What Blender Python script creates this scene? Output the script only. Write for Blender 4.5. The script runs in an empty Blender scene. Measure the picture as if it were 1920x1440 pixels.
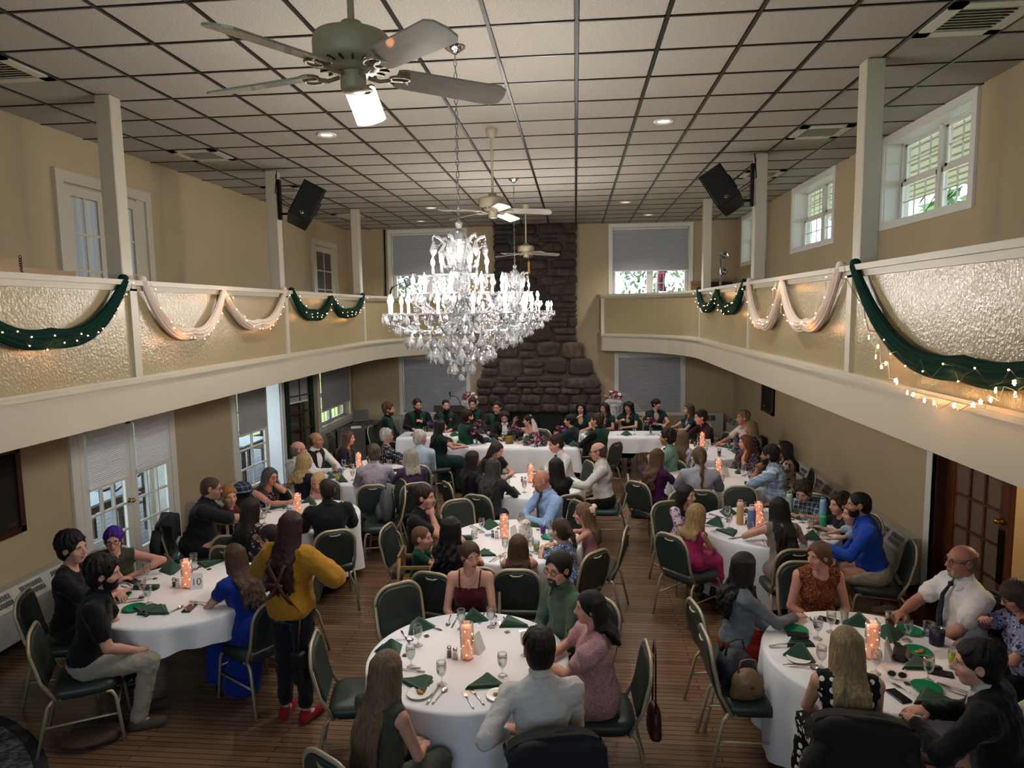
import bpy, math, random
import numpy as np
from mathutils import Matrix, Vector, Euler
random.seed(7); RNG = np.random.default_rng(11)
PI = math.pi; R_ = math.radians
scene = bpy.context.scene
COL = scene.collection

# ------------------------------------------------------------------ camera
EYE = 3.15
cam_d = bpy.data.cameras.new('camera'); cam = bpy.data.objects.new('camera', cam_d); COL.objects.link(cam)
cam_d.sensor_width = 36.0; cam_d.lens = 36.0 * 1281.14 / 1920.0; cam_d.clip_start = 0.05; cam_d.clip_end = 300
def cam_matrix(pitch, yaw, roll):
    c, s = math.cos, math.sin
    base = np.array([[1, 0, 0], [0, 0, -1], [0, 1, 0]], float)
    Ry = np.array([[c(yaw), 0, -s(yaw)], [0, 1, 0], [s(yaw), 0, c(yaw)]])
    Rx = np.array([[1, 0, 0], [0, c(pitch), -s(pitch)], [0, s(pitch), c(pitch)]])
    Rz = np.array([[c(roll), -s(roll), 0], [s(roll), c(roll), 0], [0, 0, 1]])
    w2c = Rz @ Rx @ Ry @ base
    c2w = w2c.T @ np.diag([1, -1, -1])
    m = Matrix.Identity(4)
    for i in range(3):
        for j in range(3): m[i][j] = c2w[i, j]
    m[0][3], m[1][3], m[2][3] = 0, 0, EYE
    return m
cam.matrix_world = cam_matrix(0.10747, -0.09365, -0.01521)
scene.camera = cam

# ------------------------------------------------------------------ colour management and world
vs = scene.view_settings
vs.view_transform = 'Standard'; vs.look = 'None'; vs.gamma = 1.0; vs.use_curve_mapping = False
vs.exposure = 0.70
scene.cycles.use_denoising = True
scene.cycles.max_bounces = 7; scene.cycles.diffuse_bounces = 4; scene.cycles.transmission_bounces = 6
scene.cycles.transparent_max_bounces = 12; scene.cycles.adaptive_threshold = .02; scene.cycles.glossy_bounces = 3
scene.cycles.caustics_reflective = False; scene.cycles.caustics_refractive = False
scene.cycles.sample_clamp_indirect = 6.0

def lin(c):
    if isinstance(c, str):
        c = c.lstrip('#'); c = [int(c[i:i + 2], 16) / 255 for i in (0, 2, 4)]
    return tuple((x / 12.92 if x <= 0.04045 else ((x + 0.055) / 1.055) ** 2.4) for x in c)

world = bpy.data.worlds.new('world'); scene.world = world; world.use_nodes = True
_nt = world.node_tree; _bg = _nt.nodes['Background']
_bg.inputs[0].default_value = (*lin('#dfeaf6'), 1); _bg.inputs[1].default_value = 6.5

def area(name, loc, direction, sx, sy, power, col='#ffffff', spread=180):
    d = bpy.data.lights.new(name, 'AREA'); d.shape = 'RECTANGLE'; d.size = sx; d.size_y = sy; d.energy = power
    d.color = lin(col); d.spread = R_(spread)
    o = bpy.data.objects.new(name, d); COL.objects.link(o); o.location = loc
    o.rotation_euler = Vector(direction).to_track_quat('-Z', 'Y').to_euler()
    o['kind'] = 'helper'
    return o
# daylight enters through window and door openings, the rear windows added for it; portals only steer the sampling of the sky
def portal(loc, direction, sx, sy):
    o = area('daylight_portal', loc, direction, sx, sy, 1.0); o.data.cycles.is_portal = True
for _y in (4.30, 7.78, 11.2, 14.72): portal((3.86, _y, 4.57), (-1, 0, 0), 1.9, 1.0)
for _x in (-3.49, 1.73): portal((_x, 16.4, 3.78), (0, -1, 0), 1.8, .65)
portal((-5.75, 11.55, 1.0), (1, 0, 0), 2.5, 2.0); portal((-5.75, 7.7, .9), (1, 0, 0), 1.8, 1.9)
for _x in (-3.4, -0.9, 1.6): portal((_x, -3.3, 3.6), (0, 1, 0), 2.3, 2.4)

# ------------------------------------------------------------------ helpers: things, parts, meshes
def tag(o, label=None, cat=None, group=None, kind=None):
    if label: o['label'] = label
    if cat: o['category'] = cat
    if group: o['group'] = group
    if kind: o['kind'] = kind
    return o
def thing(name, label, cat, loc=(0, 0, 0), rz=0.0, group=None, kind=None):
    o = bpy.data.objects.new(name, None); COL.objects.link(o)
    o.empty_display_size = 0.05; o.location = loc; o.rotation_euler = (0, 0, rz)
    return tag(o, label, cat, group, kind)
def link(name, me, parent=None, loc=None, rot=None, mtx=None):
    o = bpy.data.objects.new(name, me); COL.objects.link(o)
    if parent is not None: o.parent = parent
    if loc is not None: o.location = loc
    if rot is not None: o.rotation_euler = rot
    if mtx is not None: o.matrix_local = mtx
    return o

class MB:
    """collects shapes and links them as one mesh"""
    def __init__(self): self.v = []; self.f = []; self.m = []; self.s = []; self.mi = 0
    def add(self, vs_, fs_, smooth=False):
        b = len(self.v); self.v.extend(tuple(map(float, p)) for p in vs_)
        for f in fs_: self.f.append(tuple(b + i for i in f)); self.m.append(self.mi); self.s.append(smooth)
        return self
    def mat(self, i): self.mi = i; return self
    def box(self, c, s, rz=0.0, bev=0.0, mtx=None):
        hx, hy, hz = s[0] / 2, s[1] / 2, s[2] / 2
        if bev > 0:
            b = min(bev, hx * .9, hy * .9, hz * .9); P = []; F = []
            for sx in (-1, 1):
                for sy in (-1, 1):
                    for sz in (-1, 1):
                        P += [(sx * hx, sy * (hy - b), sz * (hz - b)), (sx * (hx - b), sy * hy, sz * (hz - b)), (sx * (hx - b), sy * (hy - b), sz * hz)]
            I = lambda sx, sy, sz, a: ((sx > 0) * 4 + (sy > 0) * 2 + (sz > 0)) * 3 + a
            for s_ in (-1, 1):
                F.append([I(s_, -1, -1, 0), I(s_, 1, -1, 0), I(s_, 1, 1, 0), I(s_, -1, 1, 0)][::s_])
                F.append([I(-1, s_, -1, 1), I(-1, s_, 1, 1), I(1, s_, 1, 1), I(1, s_, -1, 1)][::s_])
                F.append([I(-1, -1, s_, 2), I(1, -1, s_, 2), I(1, 1, s_, 2), I(-1, 1, s_, 2)][::s_])
            for a in (-1, 1):
                for b_ in (-1, 1):
                    F.append([I(a, b_, -1, 0), I(a, b_, -1, 1), I(a, b_, 1, 1), I(a, b_, 1, 0)][::-1 if a * b_ < 0 else 1])
                    F.append([I(a, -1, b_, 0), I(a, -1, b_, 2), I(a, 1, b_, 2), I(a, 1, b_, 0)][::1 if a * b_ < 0 else -1])
                    F.append([I(-1, a, b_, 1), I(-1, a, b_, 2), I(1, a, b_, 2), I(1, a, b_, 1)][::-1 if a * b_ < 0 else 1])
                    for c_ in (-1, 1): F.append([I(a, b_, c_, 0), I(a, b_, c_, 1), I(a, b_, c_, 2)][::1 if a * b_ * c_ > 0 else -1])
        else:
            P = [(x, y, z) for x in (-hx, hx) for y in (-hy, hy) for z in (-hz, hz)]
            F = [(0, 1, 3, 2), (4, 6, 7, 5), (0, 4, 5, 1), (2, 3, 7, 6), (0, 2, 6, 4), (1, 5, 7, 3)]
        if mtx is None:
            cr, sr = math.cos(rz), math.sin(rz)
            P = [(c[0] + x * cr - y * sr, c[1] + x * sr + y * cr, c[2] + z) for x, y, z in P]
        else: P = [tuple(mtx @ Vector((x + c[0], y + c[1], z + c[2]))) for x, y, z in P]
        return self.add(P, F)
    def bb(self, a, b, bev=0.0):
        return self.box([(a[i] + b[i]) / 2 for i in range(3)], [abs(b[i] - a[i]) for i in range(3)], bev=bev)
    def tube(self, path, r, n=8, closed=False, cap=True, ry=None, up=None):
        P = [Vector(p) for p in path]; N = len(P); rings = []; prev = None
        for i, p in enumerate(P):
            if closed: t = P[(i + 1) % N] - P[i - 1]
            else: t = P[min(i + 1, N - 1)] - P[max(i - 1, 0)]
            t = t.normalized() if t.length > 1e-9 else Vector((0, 0, 1))
            if up is not None: a = Vector(up)
            elif prev is not None: a = prev
            else: a = Vector((0, 0, 1)) if abs(t.z) < .9 else Vector((1, 0, 0))
            b = (a - t * a.dot(t)); b = b.normalized() if b.length > 1e-6 else t.orthogonal().normalized()
            prev = b; c = t.cross(b)
            rr = r[i] if hasattr(r, '__len__') else r
            r2 = rr if ry is None else (ry[i] if hasattr(ry, '__len__') else ry)
            rings.append([p + b * (math.cos(2 * PI * k / n) * rr) + c * (math.sin(2 * PI * k / n) * r2) for k in range(n)])
        vs_ = [v for rg in rings for v in rg]; fs_ = []
        for i in range(N if closed else N - 1):
            j = (i + 1) % N
            for k in range(n): fs_.append((i * n + k, i * n + (k + 1) % n, j * n + (k + 1) % n, j * n + k))
        if cap and not closed: fs_ += [tuple(range(n))[::-1], tuple((N - 1) * n + k for k in range(n))]
        return self.add(vs_, fs_, True)
    def lathe(self, prof, c=(0, 0, 0), n=16, smooth=True, capb=False, capt=False, mtx=None):
        vs_ = []; fs_ = []
        for r, z in prof:
            for k in range(n): vs_.append((c[0] + r * math.cos(2 * PI * k / n), c[1] + r * math.sin(2 * PI * k / n), c[2] + z))
        for i in range(len(prof) - 1):
            for k in range(n): fs_.append((i * n + k, i * n + (k + 1) % n, (i + 1) * n + (k + 1) % n, (i + 1) * n + k))
        if capb: fs_.append(tuple(range(n))[::-1])
        if capt: fs_.append(tuple((len(prof) - 1) * n + k for k in range(n)))
        if mtx is not None: vs_ = [tuple(mtx @ Vector(p)) for p in vs_]
        return self.add(vs_, fs_, smooth)
    def prism(self, poly, axis, a, b):
        """poly: 2D points; axis 0/1/2 is the extrusion axis"""
        n = len(poly)
        def pt(u, v, w): return ((w, u, v), (u, w, v), (u, v, w))[axis]
        vs_ = [pt(u, v, a) for u, v in poly] + [pt(u, v, b) for u, v in poly]
        fs_ = [tuple(range(n))[::-1], tuple(range(n, 2 * n))] + [(i, (i + 1) % n, n + (i + 1) % n, n + i) for i in range(n)]
        return self.add(vs_, fs_)
    def grid(self, fn, nu, nv, smooth=True, wrapu=False):
        vs_ = [fn(i / nu, j / nv) for j in range(nv + 1) for i in range(nu + (0 if wrapu else 1))]
        w = nu if wrapu else nu + 1; fs_ = []
        for j in range(nv):
            for i in range(nu): fs_.append((j * w + i, j * w + (i + 1) % w, (j + 1) * w + (i + 1) % w, (j + 1) * w + i))
        return self.add(vs_, fs_, smooth)
    def ico(self, c, r, sq=(1, 1, 1), n=8, m=5):
        def fn(u, v):
            t = v * PI; p = u * 2 * PI
            return (c[0] + r * sq[0] * math.sin(t) * math.cos(p), c[1] + r * sq[1] * math.sin(t) * math.sin(p), c[2] + r * sq[2] * math.cos(t))
        return self.grid(fn, n, m, True, True)
    def mesh(self, name, mats):
        me = bpy.data.meshes.new(name); me.from_pydata(self.v, [], self.f)
        for m in (mats if isinstance(mats, (list, tuple)) else [mats]): me.materials.append(m)
        me.polygons.foreach_set('material_index', self.m); me.polygons.foreach_set('use_smooth', self.s)
        me.update(); return me
    def build(self, name, mats, parent=None, loc=None, rot=None, fix=True):
        me = self.mesh(name, mats)
        if fix: fixn(me)
        return link(name, me, parent, loc, rot)
def fixn(me):
    import bmesh
    bm = bmesh.new(); bm.from_mesh(me); bmesh.ops.recalc_face_normals(bm, faces=bm.faces); bm.to_mesh(me); bm.free()
def dup(o, parent=None, loc=None, rz=None):
    c = o.copy(); COL.objects.link(c)
    if parent is not None: c.parent = parent
    for ch in o.children: dup(ch, c)
    if loc is not None: c.location = loc
    if rz is not None: c.rotation_euler = (0, 0, rz)
    return c
def struct(name, mb, mats, parent=None):
    o = mb.build(name, mats, parent)
    if parent is None: o['kind'] = 'structure'
    return o

# ------------------------------------------------------------------ materials
_MC = {}
def M(name, col, rough=.6, metal=0., noise=None, bump=None, spec=.5, trans=0., emis=None, ior=1.45, alpha=1., sheen=0., coat=0., stretch=None):
    if name in _MC: return _MC[name]
    m = bpy.data.materials.new(name); m.use_nodes = True; _MC[name] = m
    nt = m.node_tree; N = nt.nodes; L = nt.links; b = N['Principled BSDF']; c = lin(col)
    b.inputs['Base Color'].default_value = (*c, 1); b.inputs['Roughness'].default_value = rough
    b.inputs['Metallic'].default_value = metal; b.inputs['Specular IOR Level'].default_value = spec
    b.inputs['Transmission Weight'].default_value = trans; b.inputs['IOR'].default_value = ior; b.inputs['Alpha'].default_value = alpha
    b.inputs['Sheen Weight'].default_value = sheen; b.inputs['Coat Weight'].default_value = coat
    if emis: b.inputs['Emission Color'].default_value = (*lin(emis[0]), 1); b.inputs['Emission Strength'].default_value = emis[1]
    co = None
    def coords():
        nonlocal co
        if co is None:
            tc = N.new('ShaderNodeTexCoord'); co = tc.outputs['Object']
            if stretch:
                mp = N.new('ShaderNodeMapping'); mp.inputs['Scale'].default_value = stretch; L.new(co, mp.inputs[0]); co = mp.outputs[0]
        return co
    if noise:
        t = N.new('ShaderNodeTexNoise'); t.inputs['Scale'].default_value = noise[0]; t.inputs['Detail'].default_value = 4
        L.new(coords(), t.inputs['Vector'])
        r = N.new('ShaderNodeMix'); r.data_type = 'RGBA'
        c2 = lin(noise[2]) if len(noise) > 2 else tuple(x * (1 - noise[1]) for x in c)
        r.inputs[6].default_value = (*c, 1); r.inputs[7].default_value = (*c2, 1)
        k = N.new('ShaderNodeMapRange'); k.inputs[1].default_value = .35; k.inputs[2].default_value = .65
        L.new(t.outputs[0], k.inputs[0]); L.new(k.outputs[0], r.inputs[0]); L.new(r.outputs[2], b.inputs['Base Color'])
    if bump:
        t2 = N.new('ShaderNodeTexNoise'); t2.inputs['Scale'].default_value = bump[0]; t2.inputs['Detail'].default_value = 3
        L.new(coords(), t2.inputs['Vector'])
        bp = N.new('ShaderNodeBump'); bp.inputs['Strength'].default_value = bump[1]; bp.inputs['Distance'].default_value = bump[2] if len(bump) > 2 else .01
        L.new(t2.outputs[0], bp.inputs['Height']); L.new(bp.outputs[0], b.inputs['Normal'])
    return m
def nodes(m): return m.node_tree.nodes, m.node_tree.links, m.node_tree.nodes['Principled BSDF']
def pattern(name, kind, base, cols, scale, rough=.8, bump=(25, .25, .01)):
    """printed cloth: dots, floral, plaid"""
    if name in _MC: return _MC[name]
    m = M(name, base, rough, bump=bump, spec=.25); N, L, b = nodes(m)
    tc = N.new('ShaderNodeTexCoord'); src = tc.outputs['Object']
    cur = None
    def mix(fac, ca, cb):
        x = N.new('ShaderNodeMix'); x.data_type = 'RGBA'; L.new(fac, x.inputs[0])
        if isinstance(ca, str): x.inputs[6].default_value = (*lin(ca), 1)
        else: L.new(ca, x.inputs[6])
        x.inputs[7].default_value = (*lin(cb), 1); return x.outputs[2]
    cur = base
    if kind in ('dots', 'floral'):
        for i, c in enumerate(cols):
            v = N.new('ShaderNodeTexVoronoi'); v.inputs['Scale'].default_value = scale * (1 + .37 * i)
            if kind == 'dots': v.inputs['Randomness'].default_value = .35
            mp = N.new('ShaderNodeMapping'); mp.inputs['Location'].default_value = (i * 3.1, i * 1.7, i * .9)
            L.new(src, mp.inputs[0])
            if kind == 'floral':
                nz = N.new('ShaderNodeTexNoise'); nz.inputs['Scale'].default_value = scale * .8
                L.new(mp.outputs[0], nz.inputs['Vector'])
                ad = N.new('ShaderNodeMix'); ad.data_type = 'VECTOR'; ad.inputs[0].default_value = .08
                L.new(mp.outputs[0], ad.inputs[4]); L.new(nz.outputs['Color'], ad.inputs[5]); L.new(ad.outputs[1], v.inputs['Vector'])
            else: L.new(mp.outputs[0], v.inputs['Vector'])
            r = N.new('ShaderNodeMath'); r.operation = 'LESS_THAN'; r.inputs[1].default_value = .32 if kind == 'dots' else (.36 - .04 * i)
            L.new(v.outputs['Distance'], r.inputs[0]); cur = mix(r.outputs[0], cur, c)
    else:
        sp = N.new('ShaderNodeSeparateXYZ'); L.new(src, sp.inputs[0])
        for i, (ax, c, wd) in enumerate(cols):
            w = N.new('ShaderNodeMath'); w.operation = 'MULTIPLY'; w.inputs[1].default_value = scale * (1 + .5 * (i // 2)); L.new(sp.outputs[ax], w.inputs[0])
            fr = N.new('ShaderNodeMath'); fr.operation = 'FRACT'; L.new(w.outputs[0], fr.inputs[0])
            lt = N.new('ShaderNodeMath'); lt.operation = 'LESS_THAN'; lt.inputs[1].default_value = wd; L.new(fr.outputs[0], lt.inputs[0])
            hf = N.new('ShaderNodeMath'); hf.operation = 'MULTIPLY'; hf.inputs[1].default_value = .6; L.new(lt.outputs[0], hf.inputs[0])
            cur = mix(hf.outputs[0], cur, c)
    L.new(cur, b.inputs['Base Color']); return m

m_wall = M('wall_paint', '#ad9b7c', .75, noise=(1.2, .06), bump=(90, .06, .002))
m_wall2 = m_wall
m_cream = M('cream_trim_paint', '#b4ad9b', .38, bump=(14, .05, .003))
m_white = M('white_paint', '#d6d5cf', .45)
m_panel = M('gloss_panel_paint', '#9b8d6c', .17, noise=(2.0, .05), bump=(44, .42, .012), spec=.9)
m_bar = M('ceiling_bar_metal', '#2b2a28', .32, metal=.6)
m_tile = M('ceiling_tile_fibre', '#a8a299', .9, noise=(120, .4), bump=(120, .5, .006))
m_glass = bpy.data.materials.new('window_glass'); m_glass.use_nodes = True
_n = m_glass.node_tree; _n.nodes.remove(_n.nodes['Principled BSDF'])
_t = _n.nodes.new('ShaderNodeBsdfTransparent'); _t.inputs[0].default_value = (.72, .76, .78, 1)
_g = _n.nodes.new('ShaderNodeBsdfGlossy'); _g.inputs['Roughness'].default_value = .03
_x = _n.nodes.new('ShaderNodeMixShader'); _x.inputs[0].default_value = .08
_n.links.new(_t.outputs[0], _x.inputs[1]); _n.links.new(_g.outputs[0], _x.inputs[2]); _n.links.new(_x.outputs[0], _n.nodes['Material Output'].inputs[0])
m_black = M('black_plastic', '#0c0c0d', .45)
m_blackm = M('black_metal', '#131313', .4, metal=.5)
m_chrome = M('chrome', '#c8c8c8', .15, metal=1.)
m_brass = M('brass', '#a0814a', .3, metal=1.)
m_steel = M('cutlery_steel', '#c9c6c0', .18, metal=1.)
m_oak = M('stained_oak', '#5d331b', .4, noise=(3, .35, '#3e2010'), stretch=(9, 9, .7), bump=(10, .1, .004))
m_oakd = M('dark_oak', '#3a1f12', .4, noise=(3, .3), stretch=(9, 9, .7))
m_shade = M('cellular_shade', '#a3a6ac', .85)
m_shadew = M('pleated_shade', '#dfe3e8', .7)
m_green = M('chair_green_vinyl', '#29332e', .42, noise=(30, .2), bump=(220, .15, .002), spec=.45)
m_frame = M('chair_champagne_metal', '#a2977f', .4, metal=.35)
m_cloth = M('white_tablecloth', '#d2d3d6', .8, bump=(5, .25, .02), sheen=.2)
m_napkin = M('green_napkin', '#0f3d2a', .8, bump=(300, .1, .001), sheen=.15)
m_gplate = M('green_plastic_plate', '#04744a', .25)
m_china = M('white_china', '#dedbd4', .2)
def thin_glass(name, tint, gloss, rough=.03):
    m = bpy.data.materials.new(name); m.use_nodes = True; n = m.node_tree; n.nodes.remove(n.nodes['Principled BSDF'])
    t = n.nodes.new('ShaderNodeBsdfTransparent'); t.inputs[0].default_value = (*tint, 1); g = n.nodes.new('ShaderNodeBsdfGlossy'); g.inputs['Roughness'].default_value = rough
    lw = n.nodes.new('ShaderNodeLayerWeight'); lw.inputs[0].default_value = gloss; x = n.nodes.new('ShaderNodeMixShader')
    n.links.new(lw.outputs['Facing'], x.inputs[0]); n.links.new(t.outputs[0], x.inputs[1]); n.links.new(g.outputs[0], x.inputs[2]); n.links.new(x.outputs[0], n.nodes['Material Output'].inputs[0]); return m
m_stem = thin_glass('clear_glass', (.95, .96, .96), .28); m_water = thin_glass('water', (.88, .91, .92), .2)
m_skinshoe = M('dark_shoe', '#161310', .5)
# ================================================================== the setting
XL, XR, YF, YB, ZC = -5.43, 3.66, 16.2, -3.2, 5.105       # walls, far wall, wall behind, ceiling
BL, BR = -4.08, 2.31                                      # balcony fronts
MIDX = -0.885
def wall(name, axis, pos, thick, u0, u1, v0, v1, holes, mat_):
    us = sorted({u0, u1, *[h[0] for h in holes], *[h[1] for h in holes]}); vs_ = sorted({v0, v1, *[h[2] for h in holes], *[h[3] for h in holes]})
    mb = MB()
    for i in range(len(us) - 1):
        for j in range(len(vs_) - 1):
            cu, cv = (us[i] + us[i + 1]) / 2, (vs_[j] + vs_[j + 1]) / 2
            if any(h[0] < cu < h[1] and h[2] < cv < h[3] for h in holes): continue
            a, b = [0, 0, vs_[j]], [0, 0, vs_[j + 1]]
            a[axis], b[axis] = pos, pos + thick; a[1 - axis], b[1 - axis] = us[i], us[i + 1]
            mb.bb(a, b)
    return struct(name, mb, mat_)

# floor: narrow hardwood strips, far too fine to build one by one
m_floor = M('hardwood_floor', '#4a3426', .3, spec=.5); N, L, b = nodes(m_floor)
tc = N.new('ShaderNodeTexCoord'); br = N.new('ShaderNodeTexBrick')
br.inputs['Scale'].default_value = 1.0; br.inputs['Brick Width'].default_value = 1.6; br.inputs['Row Height'].default_value = .057
br.inputs['Mortar Size'].default_value = .0035; br.inputs['Mortar Smooth'].default_value = .3; br.offset = .37
br.inputs['Color1'].default_value = (*lin('#7d6048'), 1); br.inputs['Color2'].default_value = (*lin('#664c39'), 1); br.inputs['Mortar'].default_value = (*lin('#1c120c'), 1)
L.new(tc.outputs['Object'], br.inputs['Vector'])
nz = N.new('ShaderNodeTexNoise'); nz.inputs['Scale'].default_value = 1.1; nz.inputs['Detail'].default_value = 5; L.new(tc.outputs['Object'], nz.inputs['Vector'])
mp = N.new('ShaderNodeMapping'); mp.inputs['Scale'].default_value = (2, 60, 1); L.new(tc.outputs['Object'], mp.inputs[0])
nz2 = N.new('ShaderNodeTexNoise'); nz2.inputs['Scale'].default_value = 2.0; L.new(mp.outputs[0], nz2.inputs['Vector'])
mx = N.new('ShaderNodeMix'); mx.data_type = 'RGBA'; mx.blend_type = 'MULTIPLY'; mx.inputs[0].default_value = .4
L.new(br.outputs['Color'], mx.inputs[6]); L.new(nz2.outputs[0], mx.inputs[7]); L.new(mx.outputs[2], b.inputs['Base Color'])
rr = N.new('ShaderNodeMapRange'); rr.inputs[1].default_value = .3; rr.inputs[2].default_value = .7; rr.inputs[3].default_value = .2; rr.inputs[4].default_value = .28
L.new(nz.outputs[0], rr.inputs[0]); L.new(rr.outputs[0], b.inputs['Roughness'])
bp = N.new('ShaderNodeBump'); bp.inputs['Strength'].default_value = .35; bp.inputs['Distance'].default_value = .003
L.new(br.outputs['Fac'], bp.inputs['Height']); bp.invert = True; L.new(bp.outputs[0], b.inputs['Normal'])
struct('floor', MB().bb((XL - .3, YB - .2, -.12), (XR + 2.2, YF + .2, 0)), m_floor)

WINY = [(3.40, 5.20), (6.88, 8.68), (10.30, 12.10), (13.82, 15.62)]
wall('wall_right', 0, XR, .28, YB - .2, YF, 0, ZC + .15,
     [(y0, y1, 4.11, 5.02) for y0, y1 in WINY] + [(5.2, 7.22, 0, 2.1)], m_wall)
wall('wall_left', 0, XL, -.30, YB - .2, YF, 0, ZC + .15, [(6.86, 8.54, 0, 1.97), (10.32, 12.05, 0, 2.05), (13.98, 15.86, .72, 2.0)], m_wall)
wall('wall_far', 1, YF, .28, XL - .3, XR + .28, 0, ZC + .15,
     [(-4.36, -2.62, 3.46, 5.0), (.86, 2.60, 3.46, 5.0), (-4.18, -2.62, .72, 2.04), (1.00, 2.46, .72, 2.04)], m_wall)
wall('wall_behind', 1, YB, -.25, XL - .3, XR + .28, 0, ZC + .15, [(x - 1.15, x + 1.15, 2.4, 4.8) for x in (-3.4, -.9, 1.6)], m_wall)
for sx, wx in (('left', XL), ('right', XR)):
    mb = MB(); s = 1 if sx == 'left' else -1
    spans = [(YB, 6.68), (8.72, 10.14), (12.25, YF)] if sx == 'left' else [(YB, 5.0), (7.42, YF)]
    for a, c in spans: mb.bb((wx, a, 0), (wx + s * .025, c, .16))
    struct('baseboard_' + sx, mb, m_oakd)
struct('baseboard_far', MB().bb((XL, YF - .025, 0), (-2.6, YF, .16)).bb((.8, YF - .025, 0), (XR, YF, .16)), m_oakd)

# ceiling: plenum board, dark inverted-T bars and one lay-in tile per bay
ceil = struct('ceiling', MB().bb((XL - .3, YB - .2, ZC + .06), (XR + .3, YF + .2, ZC + .2)), M('plenum_dark', '#1a1917', .9))
TX0, TY0, TP = 0.02, 4.93, .6096
mb = MB(); xs = [TX0 + k * TP for k in range(-9, 6)]; ys = [TY0 + k * TP for k in range(-14, 19)]
for x in xs:
    if XL < x < XR: mb.bb((x - .0125, YB, ZC - .004), (x + .0125, YF, ZC + .03))
for y in ys:
    if YB < y < YF: mb.bb((XL, y - .009, ZC - .002), (XR, y + .009, ZC + .03))
mb.build('grid_bars', m_bar, ceil)
tile_me = MB().box((0, 0, 0), (TP - .03, TP - .03, .016), bev=.005).mesh('ceiling_tile', m_tile)
VENTS = {(4, 0), (4, 5), (4, 9), (-8, 5), (-8, 0), (-8, 9), (-8, 14)}
CANS = {(-5, 4): 0, (1, 4): 0, (-5, 13): 0, (1, 13): 0, (-6, 16): 0, (2, 16): 0}
rest = MB(); nt_ = 0
for i in range(-9, 6):
    for j in range(-14, 19):
        x0, x1 = max(TX0 + i * TP, XL), min(TX0 + (i + 1) * TP, XR); y0, y1 = TY0 + j * TP, min(TY0 + (j + 1) * TP, YF)
        if x1 - x0 < .05 or y1 < YB or y1 - y0 < .05 or (i, j) in VENTS: continue
        cx, cy = (x0 + x1) / 2, (y0 + y1) / 2
        if j >= -1 and nt_ < 300:
            o = link('ceiling_tile', tile_me, ceil, (cx, cy, ZC + .012)); o.scale = ((x1 - x0 - .03) / (TP - .03), (y1 - y0 - .03) / (TP - .03), 1); nt_ += 1
            if (i * 7 + j * 3) % 5 == 0: o.rotation_euler = (R_(.25), R_(-.2), 0)
        else: rest.box((cx, cy, ZC + .012), (x1 - x0 - .03, y1 - y0 - .03, .016))
o = rest.build('ceiling_tiles_rest', m_tile, ceil); o['kind'] = 'stuff'
m_grey = M('vent_metal', '#b9b4a8', .4)
vn = {(4, 0): 'right balcony, nearest the camera', (4, 5): 'right balcony near first post', (4, 9): 'right balcony beside the hanging speaker', (-8, 5): 'left balcony near first post', (-8, 0): 'left balcony, nearest the camera', (-8, 9): 'left balcony behind the hanging speaker', (-8, 14): 'left balcony, farthest from the camera'}
for (i, j), w in vn.items():
    t = thing('ceiling_vent', 'square louvred ceiling vent above ' + w, 'vent', (TX0 + (i + .5) * TP, TY0 + (j + .5) * TP, ZC), group='ceiling vents')
    a = TP / 2 - .02; mb = MB()
    for sx in (-1, 1): mb.bb((sx * a, -a, -.012), (sx * (a - .09), a, .012)); mb.bb((-a, sx * a, -.012), (a, sx * (a - .09), .012))
    mb.build('frame', m_grey, t); MB().bb((-a, -a, .02), (a, a, .03)).build('duct', m_black, t)
    for k in range(8):
        mm = Matrix.Translation((0, -.17 + k * .0486, .0)) @ Matrix.Rotation(R_(40), 4, 'X')
        MB().box((0, 0, 0), (2 * a - .18, .036, .004), mtx=mm).build('slat', m_grey, t)
m_lens = M('downlight_lens', '#fff6e8', .4, emis=('#fff0dc', .7))  # lens of an unlit fixture, given a slight glow
cn = {(-5, 4): 'left of the chandelier near the camera', (1, 4): 'right of the chandelier near the camera', (-5, 13): 'left of the farther fan', (1, 13): 'right of the farther fan', (-6, 16): 'near the far wall, left side', (2, 16): 'near the far wall, right side'}
for (i, j), w in cn.items():
    t = thing('recessed_light', 'round recessed ceiling light ' + w, 'ceiling light', (TX0 + (i + .5) * TP, TY0 + (j + .5) * TP - .1, ZC), group='recessed ceiling lights')
    MB().lathe([(.062, .002), (.09, -.012), (.105, -.006), (.107, .003)], n=24).build('trim_ring', m_white, t)
    MB().lathe([(.001, -.002), (.064, -.002)], n=24).build('lens', m_lens, t)
    ld = bpy.data.lights.new('downlight_fill', 'SPOT'); ld.energy = 130; ld.spot_size = R_(125); ld.spot_blend = .8; ld.shadow_soft_size = .06; ld.color = lin('#fff8f0')  # spot added to brighten the tables; the fixture itself is unlit
    lo = bpy.data.objects.new('downlight_fill', ld); COL.objects.link(lo); lo.parent = t; lo.location = (0, 0, -.03)

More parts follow.
